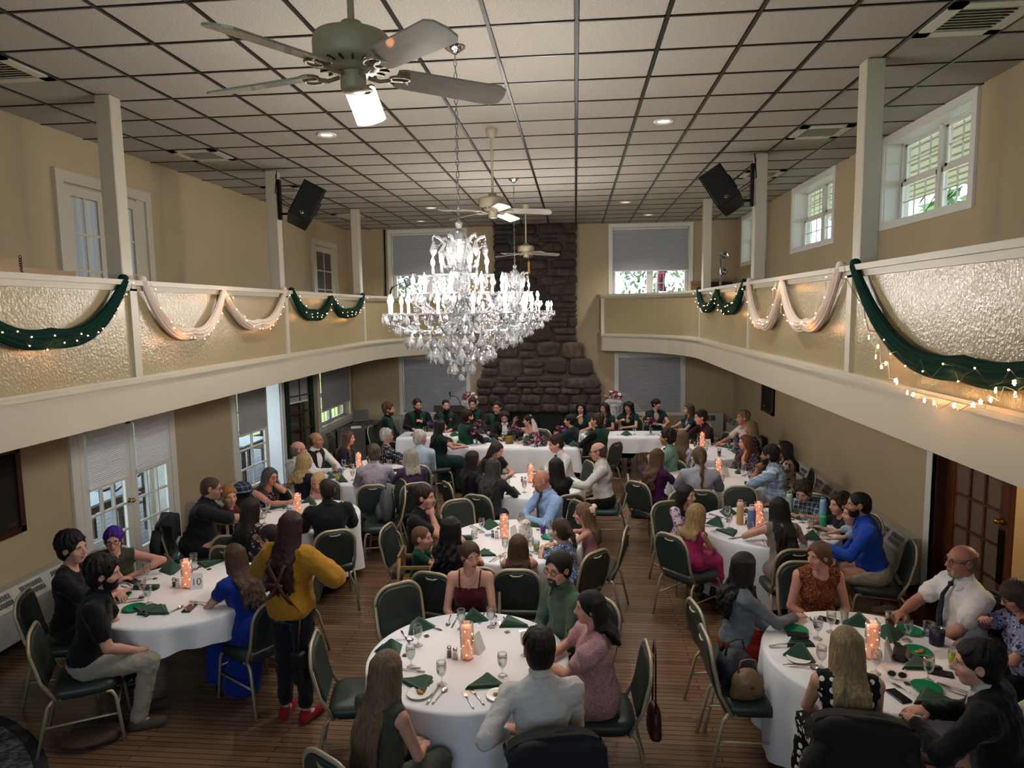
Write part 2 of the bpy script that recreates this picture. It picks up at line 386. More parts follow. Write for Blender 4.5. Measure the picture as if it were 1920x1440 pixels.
# ---------------------------------------------------------- balcony with curved ends
def bpath(side, ext=0.0, y0=YB, n=9):
    pts = [(BR + ext, y0), (BR + ext, 12.95)]
    P0, P1, P2 = (BR + ext, 12.95), (BR - .10 + ext, 14.9 + ext * .4), (.62 + ext * .2, 15.75 + ext)
    for k in range(1, n + 1):
        t = k / n; pts.append(tuple((1 - t) ** 2 * P0[i] + 2 * t * (1 - t) * P1[i] + t * t * P2[i] for i in (0, 1)))
    pts.append((.55 + ext * .2, YF))
    if side == 'left': pts = [(2 * MIDX - x, y) for x, y in pts]
    return pts
def ribbon(mb, pts, z0, z1, th):
    """upright band of thickness th that follows a plan path"""
    n = len(pts); A = []; B = []
    for i in range(n):
        a, c = Vector(pts[max(i - 1, 0)]), Vector(pts[min(i + 1, n - 1)]); d = (c - a).normalized(); nn = Vector((-d.y, d.x))
        A.append(Vector(pts[i])); B.append(Vector(pts[i]) + nn * th)
    vs_ = [(p.x, p.y, z) for i in range(n) for p, z in ((A[i], z0), (A[i], z1), (B[i], z1), (B[i], z0))]; fs_ = []
    for i in range(n - 1):
        for k in range(4): fs_.append((i * 4 + k, i * 4 + (k + 1) % 4, (i + 1) * 4 + (k + 1) % 4, (i + 1) * 4 + k))
    fs_ += [(0, 1, 2, 3), tuple((n - 1) * 4 + k for k in (3, 2, 1, 0))]
    return mb.add(vs_, fs_)
POSTY = [-1.0, 2.55, 6.0, 9.36, 12.95]
for side in ('left', 'right'):
    s = 1 if side == 'left' else -1          # towards the hall
    pts = bpath(side); wx = XL if side == 'left' else XR; bx = BL if side == 'left' else BR
    root = thing('balcony_' + side, None, None, kind='structure'); out = .12 if side == 'right' else -.12; t_ = -out
    poly = [(wx, YB)] + pts + [(wx, YF)]
    MB().prism(poly if side == 'left' else poly[::-1], 2, 2.24, 2.56).build('slab', m_cream, root)
    ribbon(MB(), pts, 2.20, 2.52, -s * .0 + (.03 if side == 'left' else -.03) * -1).build('fascia', m_cream, root)
    for z0, z1, e in ((2.50, 2.53, .035), (2.53, 2.565, .06), (2.565, 2.59, .04)):
        ribbon(MB(), pts, z0, z1, e * (-1 if side == 'left' else 1)).build('moulding', m_cream, root)
    ribbon(MB(), pts, 3.43, 3.475, .075 * (-1 if side == 'left' else 1)).build('cap_rail', m_cream, root)
    ribbon(MB(), pts, 3.38, 3.43, .03 * (-1 if side == 'left' else 1)).build('rail_trim', m_cream, root)
    cuts = [YB] + [y for y in POSTY] 
    for a, c in zip(cuts[:-1], cuts[1:]):
        ribbon(MB(), [(bx, a), (bx, c)], 2.58, 3.40, (.1 if side == 'left' else -.1)).build('panel', m_panel, root)
    ribbon(MB(), [p for p in pts if p[1] >= 12.95], 2.58, 3.40, (.1 if side == 'left' else -.1)).build('panel', m_panel, root)
    for y in POSTY:
        MB().bb((bx, y - .05, 2.58), (bx + s * .03, y + .05, 3.40)).build('batten', m_cream, root)
        MB().bb((bx - s * .01, y - .075, 3.47), (bx - s * .16, y + .075, ZC), bev=.008).build('post', m_cream, root)
    e = pts[-2]; MB().bb((e[0] - .04, e[1] - .02, 2.58), (e[0] + .04, e[1] + .05, 3.43)).build('batten', m_cream, root)

# ---------------------------------------------------------- windows
def sash_window(root, w, h, cols, rows, depth=.05):
    """one window unit: two double-hung sashes side by side; local x along the wall, z up, y into the room"""
    for k in (-1, 1):
        cw = w / 2
        for half in (0, 1):
            z0 = half * h / 2; cx = k * cw / 2; yy = -.02 if half else .015
            f = MB()
            for sx in (-1, 1): f.bb((cx + sx * (cw / 2 - .03), yy - .02, z0), (cx + sx * (cw / 2 - .075), yy + .02, z0 + h / 2))
            for zz in (z0, z0 + h / 2 - .045): f.bb((cx - cw / 2 + .03, yy - .02, zz), (cx + cw / 2 - .03, yy + .02, zz + .045))
            so = f.build('sash', m_white, root)
            g = MB(); x0, x1, y0, y1 = cx - cw / 2 + .075, cx + cw / 2 - .075, z0 + .045, z0 + h / 2 - .045
            for i in range(1, cols): xx = x0 + (x1 - x0) * i / cols; g.bb((xx - .007, yy - .006, y0), (xx + .007, yy + .006, y1))
            for j in range(1, rows): zz = y0 + (y1 - y0) * j / rows; g.bb((x0, yy - .006, zz - .007), (x1, yy + .006, zz + .007))
            g.build('muntins', m_white, so)
            for i in range(cols):
                for j in range(rows):
                    MB().bb((x0 + (x1 - x0) * i / cols + .007, yy - .002, y0 + (y1 - y0) * j / rows + .007), (x0 + (x1 - x0) * (i + 1) / cols - .007, yy + .002, y0 + (y1 - y0) * (j + 1) / rows - .007)).build('pane', m_glass, so)
    MB().bb((-.03, -.04, 0), (.03, .045, h)).build('mullion', m_white, root)
    MB().bb((-w / 2, -.05, -.02), (w / 2, .03, .02)).bb((-w / 2, -.05, h - .02), (w / 2, .03, h)).bb((-w / 2, -.05, 0), (-w / 2 + .03, .03, h)).bb((w / 2 - .03, -.05, 0), (w / 2, .03, h)).build('frame', m_white, root)
def casing(root, w, h, wd, y=.0, th=.025, sill=True):
    for a in ((-w / 2 - wd, y, -wd), (w / 2, y, -wd)): MB().bb(a, (a[0] + wd, y + th, h + wd)).build('casing', m_white, root)
    MB().bb((-w / 2, y, h), (w / 2, y + th, h + wd)).build('casing', m_white, root)
    if sill: MB().bb((-w / 2, y, -wd), (w / 2, y + th, 0)).build('casing', m_white, root)
wi = 1
for y0, y1 in WINY:
    root = thing('window_%d' % wi, None, None, (XR, (y0 + y1) / 2, 4.11), R_(90), kind='structure'); wi += 1
    w, h = y1 - y0, .91
    u = thing('unit', None, None); u.parent = root; u.location = (0, -.2, .03)
    sash_window(root, w - .02, h, 3, 2)
    for ch in list(root.children):
        if ch.name.split('.')[0] in ('sash', 'mullion', 'frame'): ch.location.y -= .2
    bpy.data.objects.remove(u)
    mb = MB().bb((-w / 2, -.28, -.01), (w / 2, 0, .005)).bb((-w / 2, -.28, h - .005), (w / 2, 0, h + .01)).bb((-w / 2 - .01, -.28, 0), (-w / 2 + .008, 0, h)).bb((w / 2 - .008, -.28, 0), (w / 2 + .01, 0, h))
    mb.build('reveal', m_white, root); casing(root, w, h, .085)
def shade(root, w, h, m_, y, pl=.035, name='shade'):
    n = int(h / pl); mb = MB()
    mb.grid(lambda u, v: ((u - .5) * w, y + (.009 if round(v * 2 * n) % 2 else 0), -v * h), 1, 2 * n, smooth=False)
    o = mb.build(name, m_, root); MB().bb((-w / 2, y - .012, -h - .03), (w / 2, y + .015, -h)).build('bottom_rail', m_white, o)
    MB().bb((-w / 2, y - .015, 0), (w / 2, y + .02, .035)).build('head_rail', m_white, o); return o
for x0, x1, z0, z1, sh in ((-4.36, -2.62, 3.46, 5.0, .93), (.86, 2.60, 3.46, 5.0, .93), (-4.18, -2.62, .72, 2.04, 1.28), (1.00, 2.46, .72, 2.04, 1.28)):
    root = thing('window_%d' % wi, None, None, ((x0 + x1) / 2, YF, z0), PI, kind='structure'); wi += 1
    w, h = x1 - x0, z1 - z0
    sash_window(root, w - .01, h, 3, 3 if z0 > 3 else 2)
    for ch in list(root.children): ch.location.y -= .16
    casing(root, w, h, .09); shade(root, w - .03, sh, m_shade, -.06).location = (0, 0, h - .04)
root = thing('window_%d' % wi, None, None, (XL, 14.92, .72), R_(-90), kind='structure'); wi += 1
sash_window(root, 1.86, 1.28, 3, 2)
for ch in list(root.children): ch.location.y -= .16
casing(root, 1.88, 1.28, .1); shade(root, 1.84, .92, m_shade, .03).location = (0, 0, 1.27)
for x in (-3.4, -.9, 1.6):  # unseen rear windows, put in large to fill the hall with daylight
    root = thing('window_%d' % wi, None, None, (x, YB, 2.4), 0, kind='structure'); wi += 1
    sash_window(root, 2.28, 2.4, 2, 2); casing(root, 2.3, 2.4, .1)
    for ch in list(root.children):
        if ch.name.split('.')[0] != 'casing': ch.location.y -= .12

# ---------------------------------------------------------- glazed doors
def glazed_leaf(parent, w, h, cols, rows, m_, zlo=.28, stile=.11, mun=None, panem=None, th=.045, name='door_leaf'):
    """hinge edge at local x=0, leaf runs to x=w, thickness along y"""
    f = MB()
    f.bb((0, 0, .01), (stile, th, h)); f.bb((w - stile, 0, .01), (w, th, h)); f.bb((stile, 0, .01), (w - stile, th, zlo)); f.bb((stile, 0, h - stile), (w - stile, th, h))
    o = f.build(name, m_, parent); x0, x1, z0, z1 = stile, w - stile, zlo, h - stile; g = MB()
    for i in range(1, cols): x = x0 + (x1 - x0) * i / cols; g.bb((x - .013, .004, z0), (x + .013, th - .004, z1))
    for j in range(1, rows): z = z0 + (z1 - z0) * j / rows; g.bb((x0, .005, z - .013), (x1, th - .005, z + .013))
    g.build('muntins', mun or m_, o)
    for i in range(cols):
        for j in range(rows):
            MB().bb((x0 + (x1 - x0) * i / cols + .013, th / 2 - .002, z0 + (z1 - z0) * j / rows + .013), (x0 + (x1 - x0) * (i + 1) / cols - .013, th / 2 + .002, z0 + (z1 - z0) * (j + 1) / rows - .013)).build('pane', panem or m_glass, o)
    return o
def frame_part(parent, name, m_, *boxes):
    mb = MB()
    for a, c in boxes: mb.bb(a, c)
    return mb.build(name, m_, parent)
# closed pair on the left wall
root = thing('door_1', None, None, (XL, 7.70, 0), R_(-90), kind='structure')       # local x runs towards the camera (-y)
frame_part(root, 'casing', m_white, ((-.96, 0, 0), (-.84, .03, 2.0)), ((.84, 0, 0), (.96, .03, 2.0)), ((-.96, 0, 1.97), (.96, .03, 2.12)), ((-.86, -.2, 0), (-.83, 0, 1.97)), ((.83, -.2, 0), (.86, 0, 1.97)))
for hx, sg in ((-.83, 1), (.83, -1)):
    lf = glazed_leaf(root, .825, 1.95, 3, 5, m_white); lf.location = (hx, -.02 if sg > 0 else .025, 0); lf.rotation_euler = (0, 0, 0 if sg > 0 else PI)
    sh = shade(lf, .66, .62 if sg < 0 else .60, m_shadew, .062 if sg > 0 else -.025, .022); sh.location = (.4125, 0, 1.86)
k = MB().lathe([(.0, .075), (.022, .07), (.03, .055), (.022, .035), (.012, .03), (.012, .008), (.03, .004), (.03, 0)], n=14).build('door_knob', m_brass, root); k.location = (.075, .03, .93); k.rotation_euler = (R_(-90), 0, 0)
frame_part(root, 'hinge_bolt', m_blackm, ((-.03, .025, 1.86), (.06, .045, 1.885)))
# doorway left open to the deck
root = thing('door_2', None, None, (XL, 11.185, 0), R_(-90), kind='structure')
frame_part(root, 'casing', m_white, ((-.99, 0, 0), (-.865, .03, 2.05)), ((.865, 0, 0), (.99, .03, 2.05)), ((-.99, 0, 2.0), (.99, .03, 2.16)))
frame_part(root, 'jamb', M('jamb_paint', '#cfd6df', .5), ((-.865, -.3, 0), (-.83, 0, 2.05)), ((.83, -.3, 0), (.865, 0, 2.05)), ((-.865, -.3, 2.02), (.865, 0, 2.05)))
lf = glazed_leaf(root, 1.04, 2.0, 2, 5, m_white); lf.location = (.83, -.02, 0); lf.rotation_euler = (0, 0, PI - R_(4))
sh = shade(lf, .88, .72, m_shade, -.03, .022); sh.location = (.52, 0, 1.92)
lf = glazed_leaf(root, .86, 2.02, 2, 5, M('dark_green_paint', '#123027', .35), mun=M('maroon_paint', '#4a2a36', .4)); lf.location = (-1.0, .05, 0); lf.rotation_euler = (0, 0, PI - R_(14))
sh = shade(lf, .56, .42, m_shade, .012, .022); sh.location = (.39, 0, 1.9)
MB().lathe([(.0, .07), (.025, .06), (.03, .04), (.012, .03), (.012, 0)], n=12).build('door_knob', m_blackm, lf, (.72, -.005, .9), (R_(90), 0, 0))
# doors on the upper left wall behind the balcony
m_curt = M('sheer_door_curtain', '#b8c2c8', .8, stretch=(1, 1, .01), noise=(26, .35))
for yc, hw, dn, lv in ((7.65, .70, 3, 2), (14.6, .62, 4, 1)):
    root = thing('door_%d' % dn, None, None, (XL, yc, 2.56), R_(-90), kind='structure')
    ht = 2.02
    frame_part(root, 'casing', m_cream, ((-hw - .11, 0, 0), (-hw, .045, ht + .12)), ((hw, 0, 0), (hw + .11, .045, ht + .12)), ((-hw, 0, ht), (hw, .045, ht + .12)))
    frame_part(root, 'jamb', m_cream, ((-hw, .0, 0), (-hw + .16, .02, ht)),)
    lw = (2 * hw - .16) / lv
    for k in range(lv):
        lf = glazed_leaf(root, lw - .006, ht - .03, 2, 4 if lv == 2 else 4, m_cream, zlo=.3, stile=.1, th=.03, panem=m_curt if lv == 2 else M('dark_pane', '#3b3e40', .15))
        lf.location = (-hw + .16 + k * lw, .004, 0)
# ---------------------------------------------------------- vestibule behind the right wall with its oak door
wx0, wx1 = XR + .28, XR + 1.9
struct('wall_vestibule', MB().bb((wx1, 4.3, 0), (wx1 + .1, 8.4, 2.5)).bb((wx0, 8.0, 0), (wx1, 8.1, 2.5)).bb((wx0, 4.3, 0), (wx1, 4.4, 2.5)).bb((wx0, 4.3, 2.4), (wx1, 8.1, 2.5)), m_wall)
_v = thing('added_lamp', 'added white ceiling lamp brightening the oak vestibule', 'ceiling light', (XR + 1.1, 6.3, 2.4)); MB().lathe([(.14, 0), (.13, -.05), (.08, -.08), (.0005, -.09)], n=20).build('shade', M('lamp_shade_white', '#fff4e0', .5, emis=('#ffe8c8', 3.0)), _v, fix=False); MB().lathe([(.15, 0), (.15, -.012), (.13, -.015)], n=20).build('rim', m_brass, _v)  # unseen lamp, added to brighten the vestibule
_l = bpy.data.lights.new('vestibule_fill', 'POINT'); _l.energy = 70; _l.shadow_soft_size = .1; _l.color = lin('#ffe2b8'); _o = bpy.data.objects.new('vestibule_fill', _l); COL.objects.link(_o); _o.parent = _v; _o.location = (0, 0, -.15)
root = thing('trim_1', None, None, (wx1, 6.2, 0), 0, kind='structure')
for k in range(12): MB().bb((-.022, -1.75 + k * .29, .0), (0, -1.75 + k * .29 + .283, 1.28), bev=.004).build('wainscot_board', m_oak, root)
MB().bb((-.05, -1.8, 1.28), (0, 1.8, 1.33)).bb((-.035, -1.8, 1.2), (0, 1.8, 1.28)).build('chair_rail', m_oak, root)
root = thing('door_5', None, None, (XR, 7.22, 0), 0, kind='structure')
frame_part(root, 'casing', m_white, ((-.03, 0, 0), (0, .13, 2.18)), ((-.03, -2.15, 0), (0, -2.02, 2.18)), ((-.03, -2.02, 2.1), (0, 0, 2.2)), ((-.03, -.0, 0), (.05, .012, 2.1)))
frame_part(root, 'jamb', m_oakd, ((.0, -.03, 0), (.3, 0, 2.1)))
m_rip = M('textured_door_glass', '#6b5a4c', .2, bump=(60, .6, .01), spec=.6)
lf = glazed_leaf(root, .92, 2.05, 3, 5, m_oak, zlo=.3, stile=.13, panem=m_rip); lf.location = (.10, -.03, 0); lf.rotation_euler = (0, 0, R_(-86))
MB().bb((.81, -.02, .62), (.87, .0, 1.12), bev=.004).build('push_plate', M('dark_bronze', '#2a2216', .35, metal=.8), lf)
MB().lathe([(.0, .06), (.02, .055), (.028, .035), (.014, .02), (.03, .004), (.03, 0)], n=12).build('door_knob', m_brass, lf, (.845, -.02, 1.2), (R_(90), 0, 0))
MB().tube([(0, 0, 0), (-.05, 0, .0), (-.055, 0, .03), (-.055, 0, .22), (-.05, 0, .25), (0, 0, .25)], .009).build('pull_handle', m_chrome, root, (wx1 - XR - .02, -1.0, .75))
# ---------------------------------------------------------- outdoors
m_lawn = M('lawn', '#66742f', .95, noise=(3, .3, '#7d8640'), bump=(30, .6, .02))
gy = struct('ground', MB().bb((-80, -40, -.5), (80, 90, -.4)), m_lawn)
m_deck = M('deck_boards', '#7d7f86', .7, noise=(2, .2), stretch=(1, 12, 1))
dk = struct('deck', MB().bb((-9.6, 4.5, -.4), (XL - .3, 17, -.06)), m_deck)
pl = MB().bb((0, -6.2, 0), (.135, 6.2, .03)).mesh('deck_plank', m_deck)
for k in range(26): link('plank', pl, dk, (-9.55 + k * .146, 10.75, -.06))
rf = struct('deck_shade_roof', MB().bb((-9.8, 4.3, 2.75), (XL - .3, 17.2, 2.87)), m_cream)  # unseen roof added to keep the deck in shade
for _y in (4.6, 8.8, 13.0, 16.9): MB().bb((-9.6, _y - .07, -.06), (-9.46, _y + .07, 2.75)).build('shade_roof_post', m_white, rf)
m_soffit = M('soffit_vinyl', '#eae5d4', .5)
struct('bounce_slab', MB().bb((XR + .3, 0, -.4), (XR + 7.5, 22, -.34)), M('pale_bounce', '#c4bfb2', .9, noise=(3, .15)))  # added pale slab that bounces daylight up onto the soffit
sf = thing('porch_soffit', None, None, (XR + .28, 0, 0), kind='structure')
for k in range(12): MB().prism([(.0 + k * .2, 5.42 - k * .03), (.185 + k * .2, 5.42 - k * .03), (.20 + k * .2, 5.45 - k * .03), (k * .2, 5.45 - k * .03)], 1, 2.5, 17).build('soffit_strip', m_soffit, sf)
MB().prism([(0, 5.455), (2.4, 5.095), (2.4, 5.12), (0, 5.48)], 1, 2.5, 17).build('soffit_backing', m_soffit, sf)
def tree(loc, h, r, label, col):
    t = thing('tree', label, 'tree', loc, group='trees outside the windows')
    MB().tube([(0, 0, 0), (.1, 0, h * .3), (0, .1, h * .6)], [.22, .17, .08], n=7).build('trunk', M('bark', '#4a3a2c', .9), t)
    mb = MB(); rg = random.Random(int(loc[0] * 13 + loc[1]))
    for k in range(420):
        a, b_, c = rg.uniform(0, 2 * PI), math.acos(rg.uniform(-1, 1)), rg.uniform(.55, 1) ** .5
        p = Vector((math.sin(b_) * math.cos(a) * r * c, math.sin(b_) * math.sin(a) * r * c, h * .66 + math.cos(b_) * h * .38 * c)); s = rg.uniform(.2, .42)
        u = Vector((rg.uniform(-1, 1), rg.uniform(-1, 1), rg.uniform(-1, 1))).normalized(); w = u.orthogonal().normalized()
        mb.add([p - u * s, p + w * s * .6, p + u * s, p - w * s * .6], [(0, 1, 2, 3)])
    mb.build('foliage', M(col[0], col[1], .8, noise=(2, .4)), t, fix=False)['kind'] = 'stuff'
tree((10.5, 10.5, -.4), 7.5, 2.4, 'leafy green tree outside the nearest right window', ('leaf_a', '#5f7d3f'))
tree((11.5, 15.0, -.4), 7.2, 2.6, 'leafy green tree outside the second right window', ('leaf_a', '#5f7d3f'))
tree((12.0, 21.0, -.4), 7.4, 2.6, 'leafy green tree outside the farthest right window', ('leaf_a', '#5f7d3f'))
for k, (x, y) in enumerate(((-15, 60), (-7.6, 64), (-.2, 62), (7.0, 60), (14, 63))):
    tree((x, y, -.4), 9.5, 3.2, ['pale distant tree, leftmost beyond the far windows', 'pale distant tree, second from left beyond the far windows', 'pale distant tree, middle one beyond the far windows', 'pale distant tree, second from right beyond the far windows', 'pale distant tree, rightmost beyond the far windows'][k], ('leaf_b', '#5f6e48'))
# ================================================================== fixtures
# ---------------------------------------------------------- fieldstone fireplace
m_stone = M('fieldstone', '#4a3d37', .85, noise=(6, .45), bump=(14, .8, .03)); N, L, b = nodes(m_stone)
oi = N.new('ShaderNodeObjectInfo'); rp = N.new('ShaderNodeValToRGB'); e = rp.color_ramp.elements
e[0].color = (*lin('#3c322d'), 1); e[1].color = (*lin('#5c4a40'), 1); k = rp.color_ramp.elements.new(.55); k.color = (*lin('#4b4340'), 1)
L.new(oi.outputs['Random'], rp.inputs[0])
mixn = [n for n in N if n.bl_idname == 'ShaderNodeMix'][0]; L.new(rp.outputs[0], mixn.inputs[6])
fp = thing('fireplace', 'tall dark fieldstone chimney and fireplace on the far wall', 'fireplace', (0, YF, 0))
def fx(z):
    if z > 2.45: return -1.90, .05
    if z > 1.45: t = (2.45 - z); return -1.93 - .42 * t, .08 + .54 * t
    return -2.33, .60
core = MB()
for z0, z1, d in ((0, .15, .42), (.8, 1.45, .42), (2.45, ZC, .24)):
    a, c = fx((z0 + z1) / 2); core.bb((a + .05, -d, z0), (c - .05, 0, z1))
core.bb((-2.28, -.42, .15), (-1.6, 0, .8)).bb((-.15, -.42, .15), (.55, 0, .8))
for q in range(5): z0 = 1.45 + q * .2; a, c = fx(z0 + .19); core.bb((a + .05, -.42 + q * .036, z0), (c - .05, 0, z0 + .2))
core.build('mortar_core', M('mortar', '#4a443e', .95, bump=(40, .5, .01)), fp)
frame_part(fp, 'firebox', M('firebox_black', '#0b0b0c', .5), ((-1.6, -.3, .15), (-.15, -.05, .8)))
frame_part(fp, 'firebox_frame', m_blackm, ((-1.6, -.34, .70), (-.15, -.28, .8)), ((-1.6, -.34, .15), (-1.5, -.28, .7)), ((-.25, -.34, .15), (-.15, -.28, .7)), ((-.90, -.34, .15), (-.86, -.28, .7)))
rg = random.Random(5)
def stone(cx, cz, w, h, d, y):
    n = 11; mb = MB(); outl = []
    for k in range(n):
        a = 2 * PI * k / n + rg.uniform(-.12, .12); ca, sa = math.cos(a), math.sin(a); p = .42
        outl.append((math.copysign(abs(ca) ** p, ca) * w / 2 * rg.uniform(.9, 1.0), math.copysign(abs(sa) ** p, sa) * h / 2 * rg.uniform(.88, 1.0)))
    rings = [(1.0, 0), (1.0, d * .55), (.9, d * .9), (.6, d * rg.uniform(.98, 1.12))]; vs_ = []; fs_ = []
    for s, dd in rings:
        for x, z in outl: vs_.append((x * s, -dd + (rg.uniform(-.012, .012) if s < .95 else 0), z * s))
    for r in range(3):
        for k in range(n): fs_.append((r * n + k, r * n + (k + 1) % n, (r + 1) * n + (k + 1) % n, (r + 1) * n + k))
    fs_.append(tuple(3 * n + k for k in range(n)))
    mb.add(vs_, fs_, True).build('stone', m_stone, fp, (cx, y, cz))
z = .0
while z < ZC - .06:
    h = rg.uniform(.15, .27) if z > 2.4 else (rg.uniform(.26, .42) if z > 1.3 else rg.uniform(.13, .24))
    h = min(h, ZC - z)
    if ZC - z - h < .1: h = ZC - z
    cz = z + h / 2; a, c = fx(cz); x = a
    dep = -.40 if z < 1.4 else (-.40 + min(1, (z - 1.4) / 1.05) * .18)
    big = 1.45 < z + h and z < 1.35
    while x < c - .05:
        w = rg.uniform(.28, .75) if z > 2.4 else (rg.uniform(.35, .8) if z > 1.3 else rg.uniform(.2, .5))
        if big: w = rg.uniform(.8, 1.4)
        if c - x - w < .2: w = c - x
        if not (.12 < cz < .82 and x + w > -1.6 and x < -.15):
            if rg.random() < .22 and h > .2 and w < .6:
                stone(x + w / 2, cz - h * .25, w - .012, h * .5 - .01, rg.uniform(.07, .12), dep); stone(x + w / 2, cz + h * .25, w - .012, h * .5 - .01, rg.uniform(.07, .12), dep)
            else: stone(x + w / 2, cz + rg.uniform(-.015, .015) * (3 if 1.3 < z < 2.4 else 1), w - .012, h * (rg.uniform(.9, 1.2) if 1.3 < z < 2.4 else 1) + rg.uniform(-.01, .02), rg.uniform(.07, .15), dep)
        x += w
    z += h
for sx, xx in ((-1, -1.90), (1, .05)):                       # return faces of the chimney
    z = 2.45
    while z < ZC - .1:
        h = min(rg.uniform(.2, .4), ZC - z); z += h
# ---------------------------------------------------------- chandeliers
m_cry = bpy.data.materials.new('cut_crystal'); m_cry.use_nodes = True
N, L, b = nodes(m_cry); b.inputs['Base Color'].default_value = (.95, .96, 1, 1); b.inputs['Roughness'].default_value = .03; b.inputs['Transmission Weight'].default_value = .82; b.inputs['IOR'].default_value = 1.58; b.inputs['Specular IOR Level'].default_value = .9
m_crome = M('chandelier_chrome', '#dcdfe4', .08, metal=1.)
m_bulb = M('candle_bulb', '#ffffff', .3, emis=('#fff6ea', 42.0))
m_sleeve = M('candle_sleeve', '#8b8f96', .3)
def drop_mesh(name, l, w):
    pr = [(0.0, 0), (.10 * w, -.04 * l), (.5 * w, -.52 * l), (.42 * w, -.72 * l), (0.0, -l)]
    mb = MB(); n = 6; mb.lathe([(max(r, .0004), zz) for r, zz in pr], n=n, smooth=False)
    mb.v = [(x, y * .62, zz) for x, y, zz in mb.v]; return mb.mesh(name, m_cry)
D_S, D_M, D_L = drop_mesh('crystal_small', .055, .034), drop_mesh('crystal_mid', .085, .05), drop_mesh('crystal_large', .12, .066)
bob_me = MB().lathe([(.008, -.004), (.03, -.006), (.052, .004), (.06, .016), (.058, .018), (.05, .008), (.03, .0), (.008, .002)], n=12, smooth=False).mesh('bobeche', m_cry)
slv_me = MB().lathe([(.011, 0), (.011, .085), (.0, .085)], n=8).mesh('candle_sleeve', m_sleeve)
blb_me = MB().lathe([(.004, 0), (.014, .014), (.017, .03), (.011, .05), (.003, .07), (.0005, .08)], n=8).mesh('bulb', m_bulb)
bead_me_cache = {}
def beads(path, r, parent, name='bead_strand'):
    mb = MB()
    for p in path: mb.add([(p[0] + r, p[1], p[2]), (p[0], p[1] + r, p[2]), (p[0] - r, p[1], p[2]), (p[0], p[1] - r, p[2]), (p[0], p[1], p[2] + r), (p[0], p[1], p[2] - r)],
                          [(0, 1, 4), (1, 2, 4), (2, 3, 4), (3, 0, 4), (1, 0, 5), (2, 1, 5), (3, 2, 5), (0, 3, 5)])
    o = mb.build(name, m_cry, parent, fix=False); o['kind'] = 'stuff'; return o
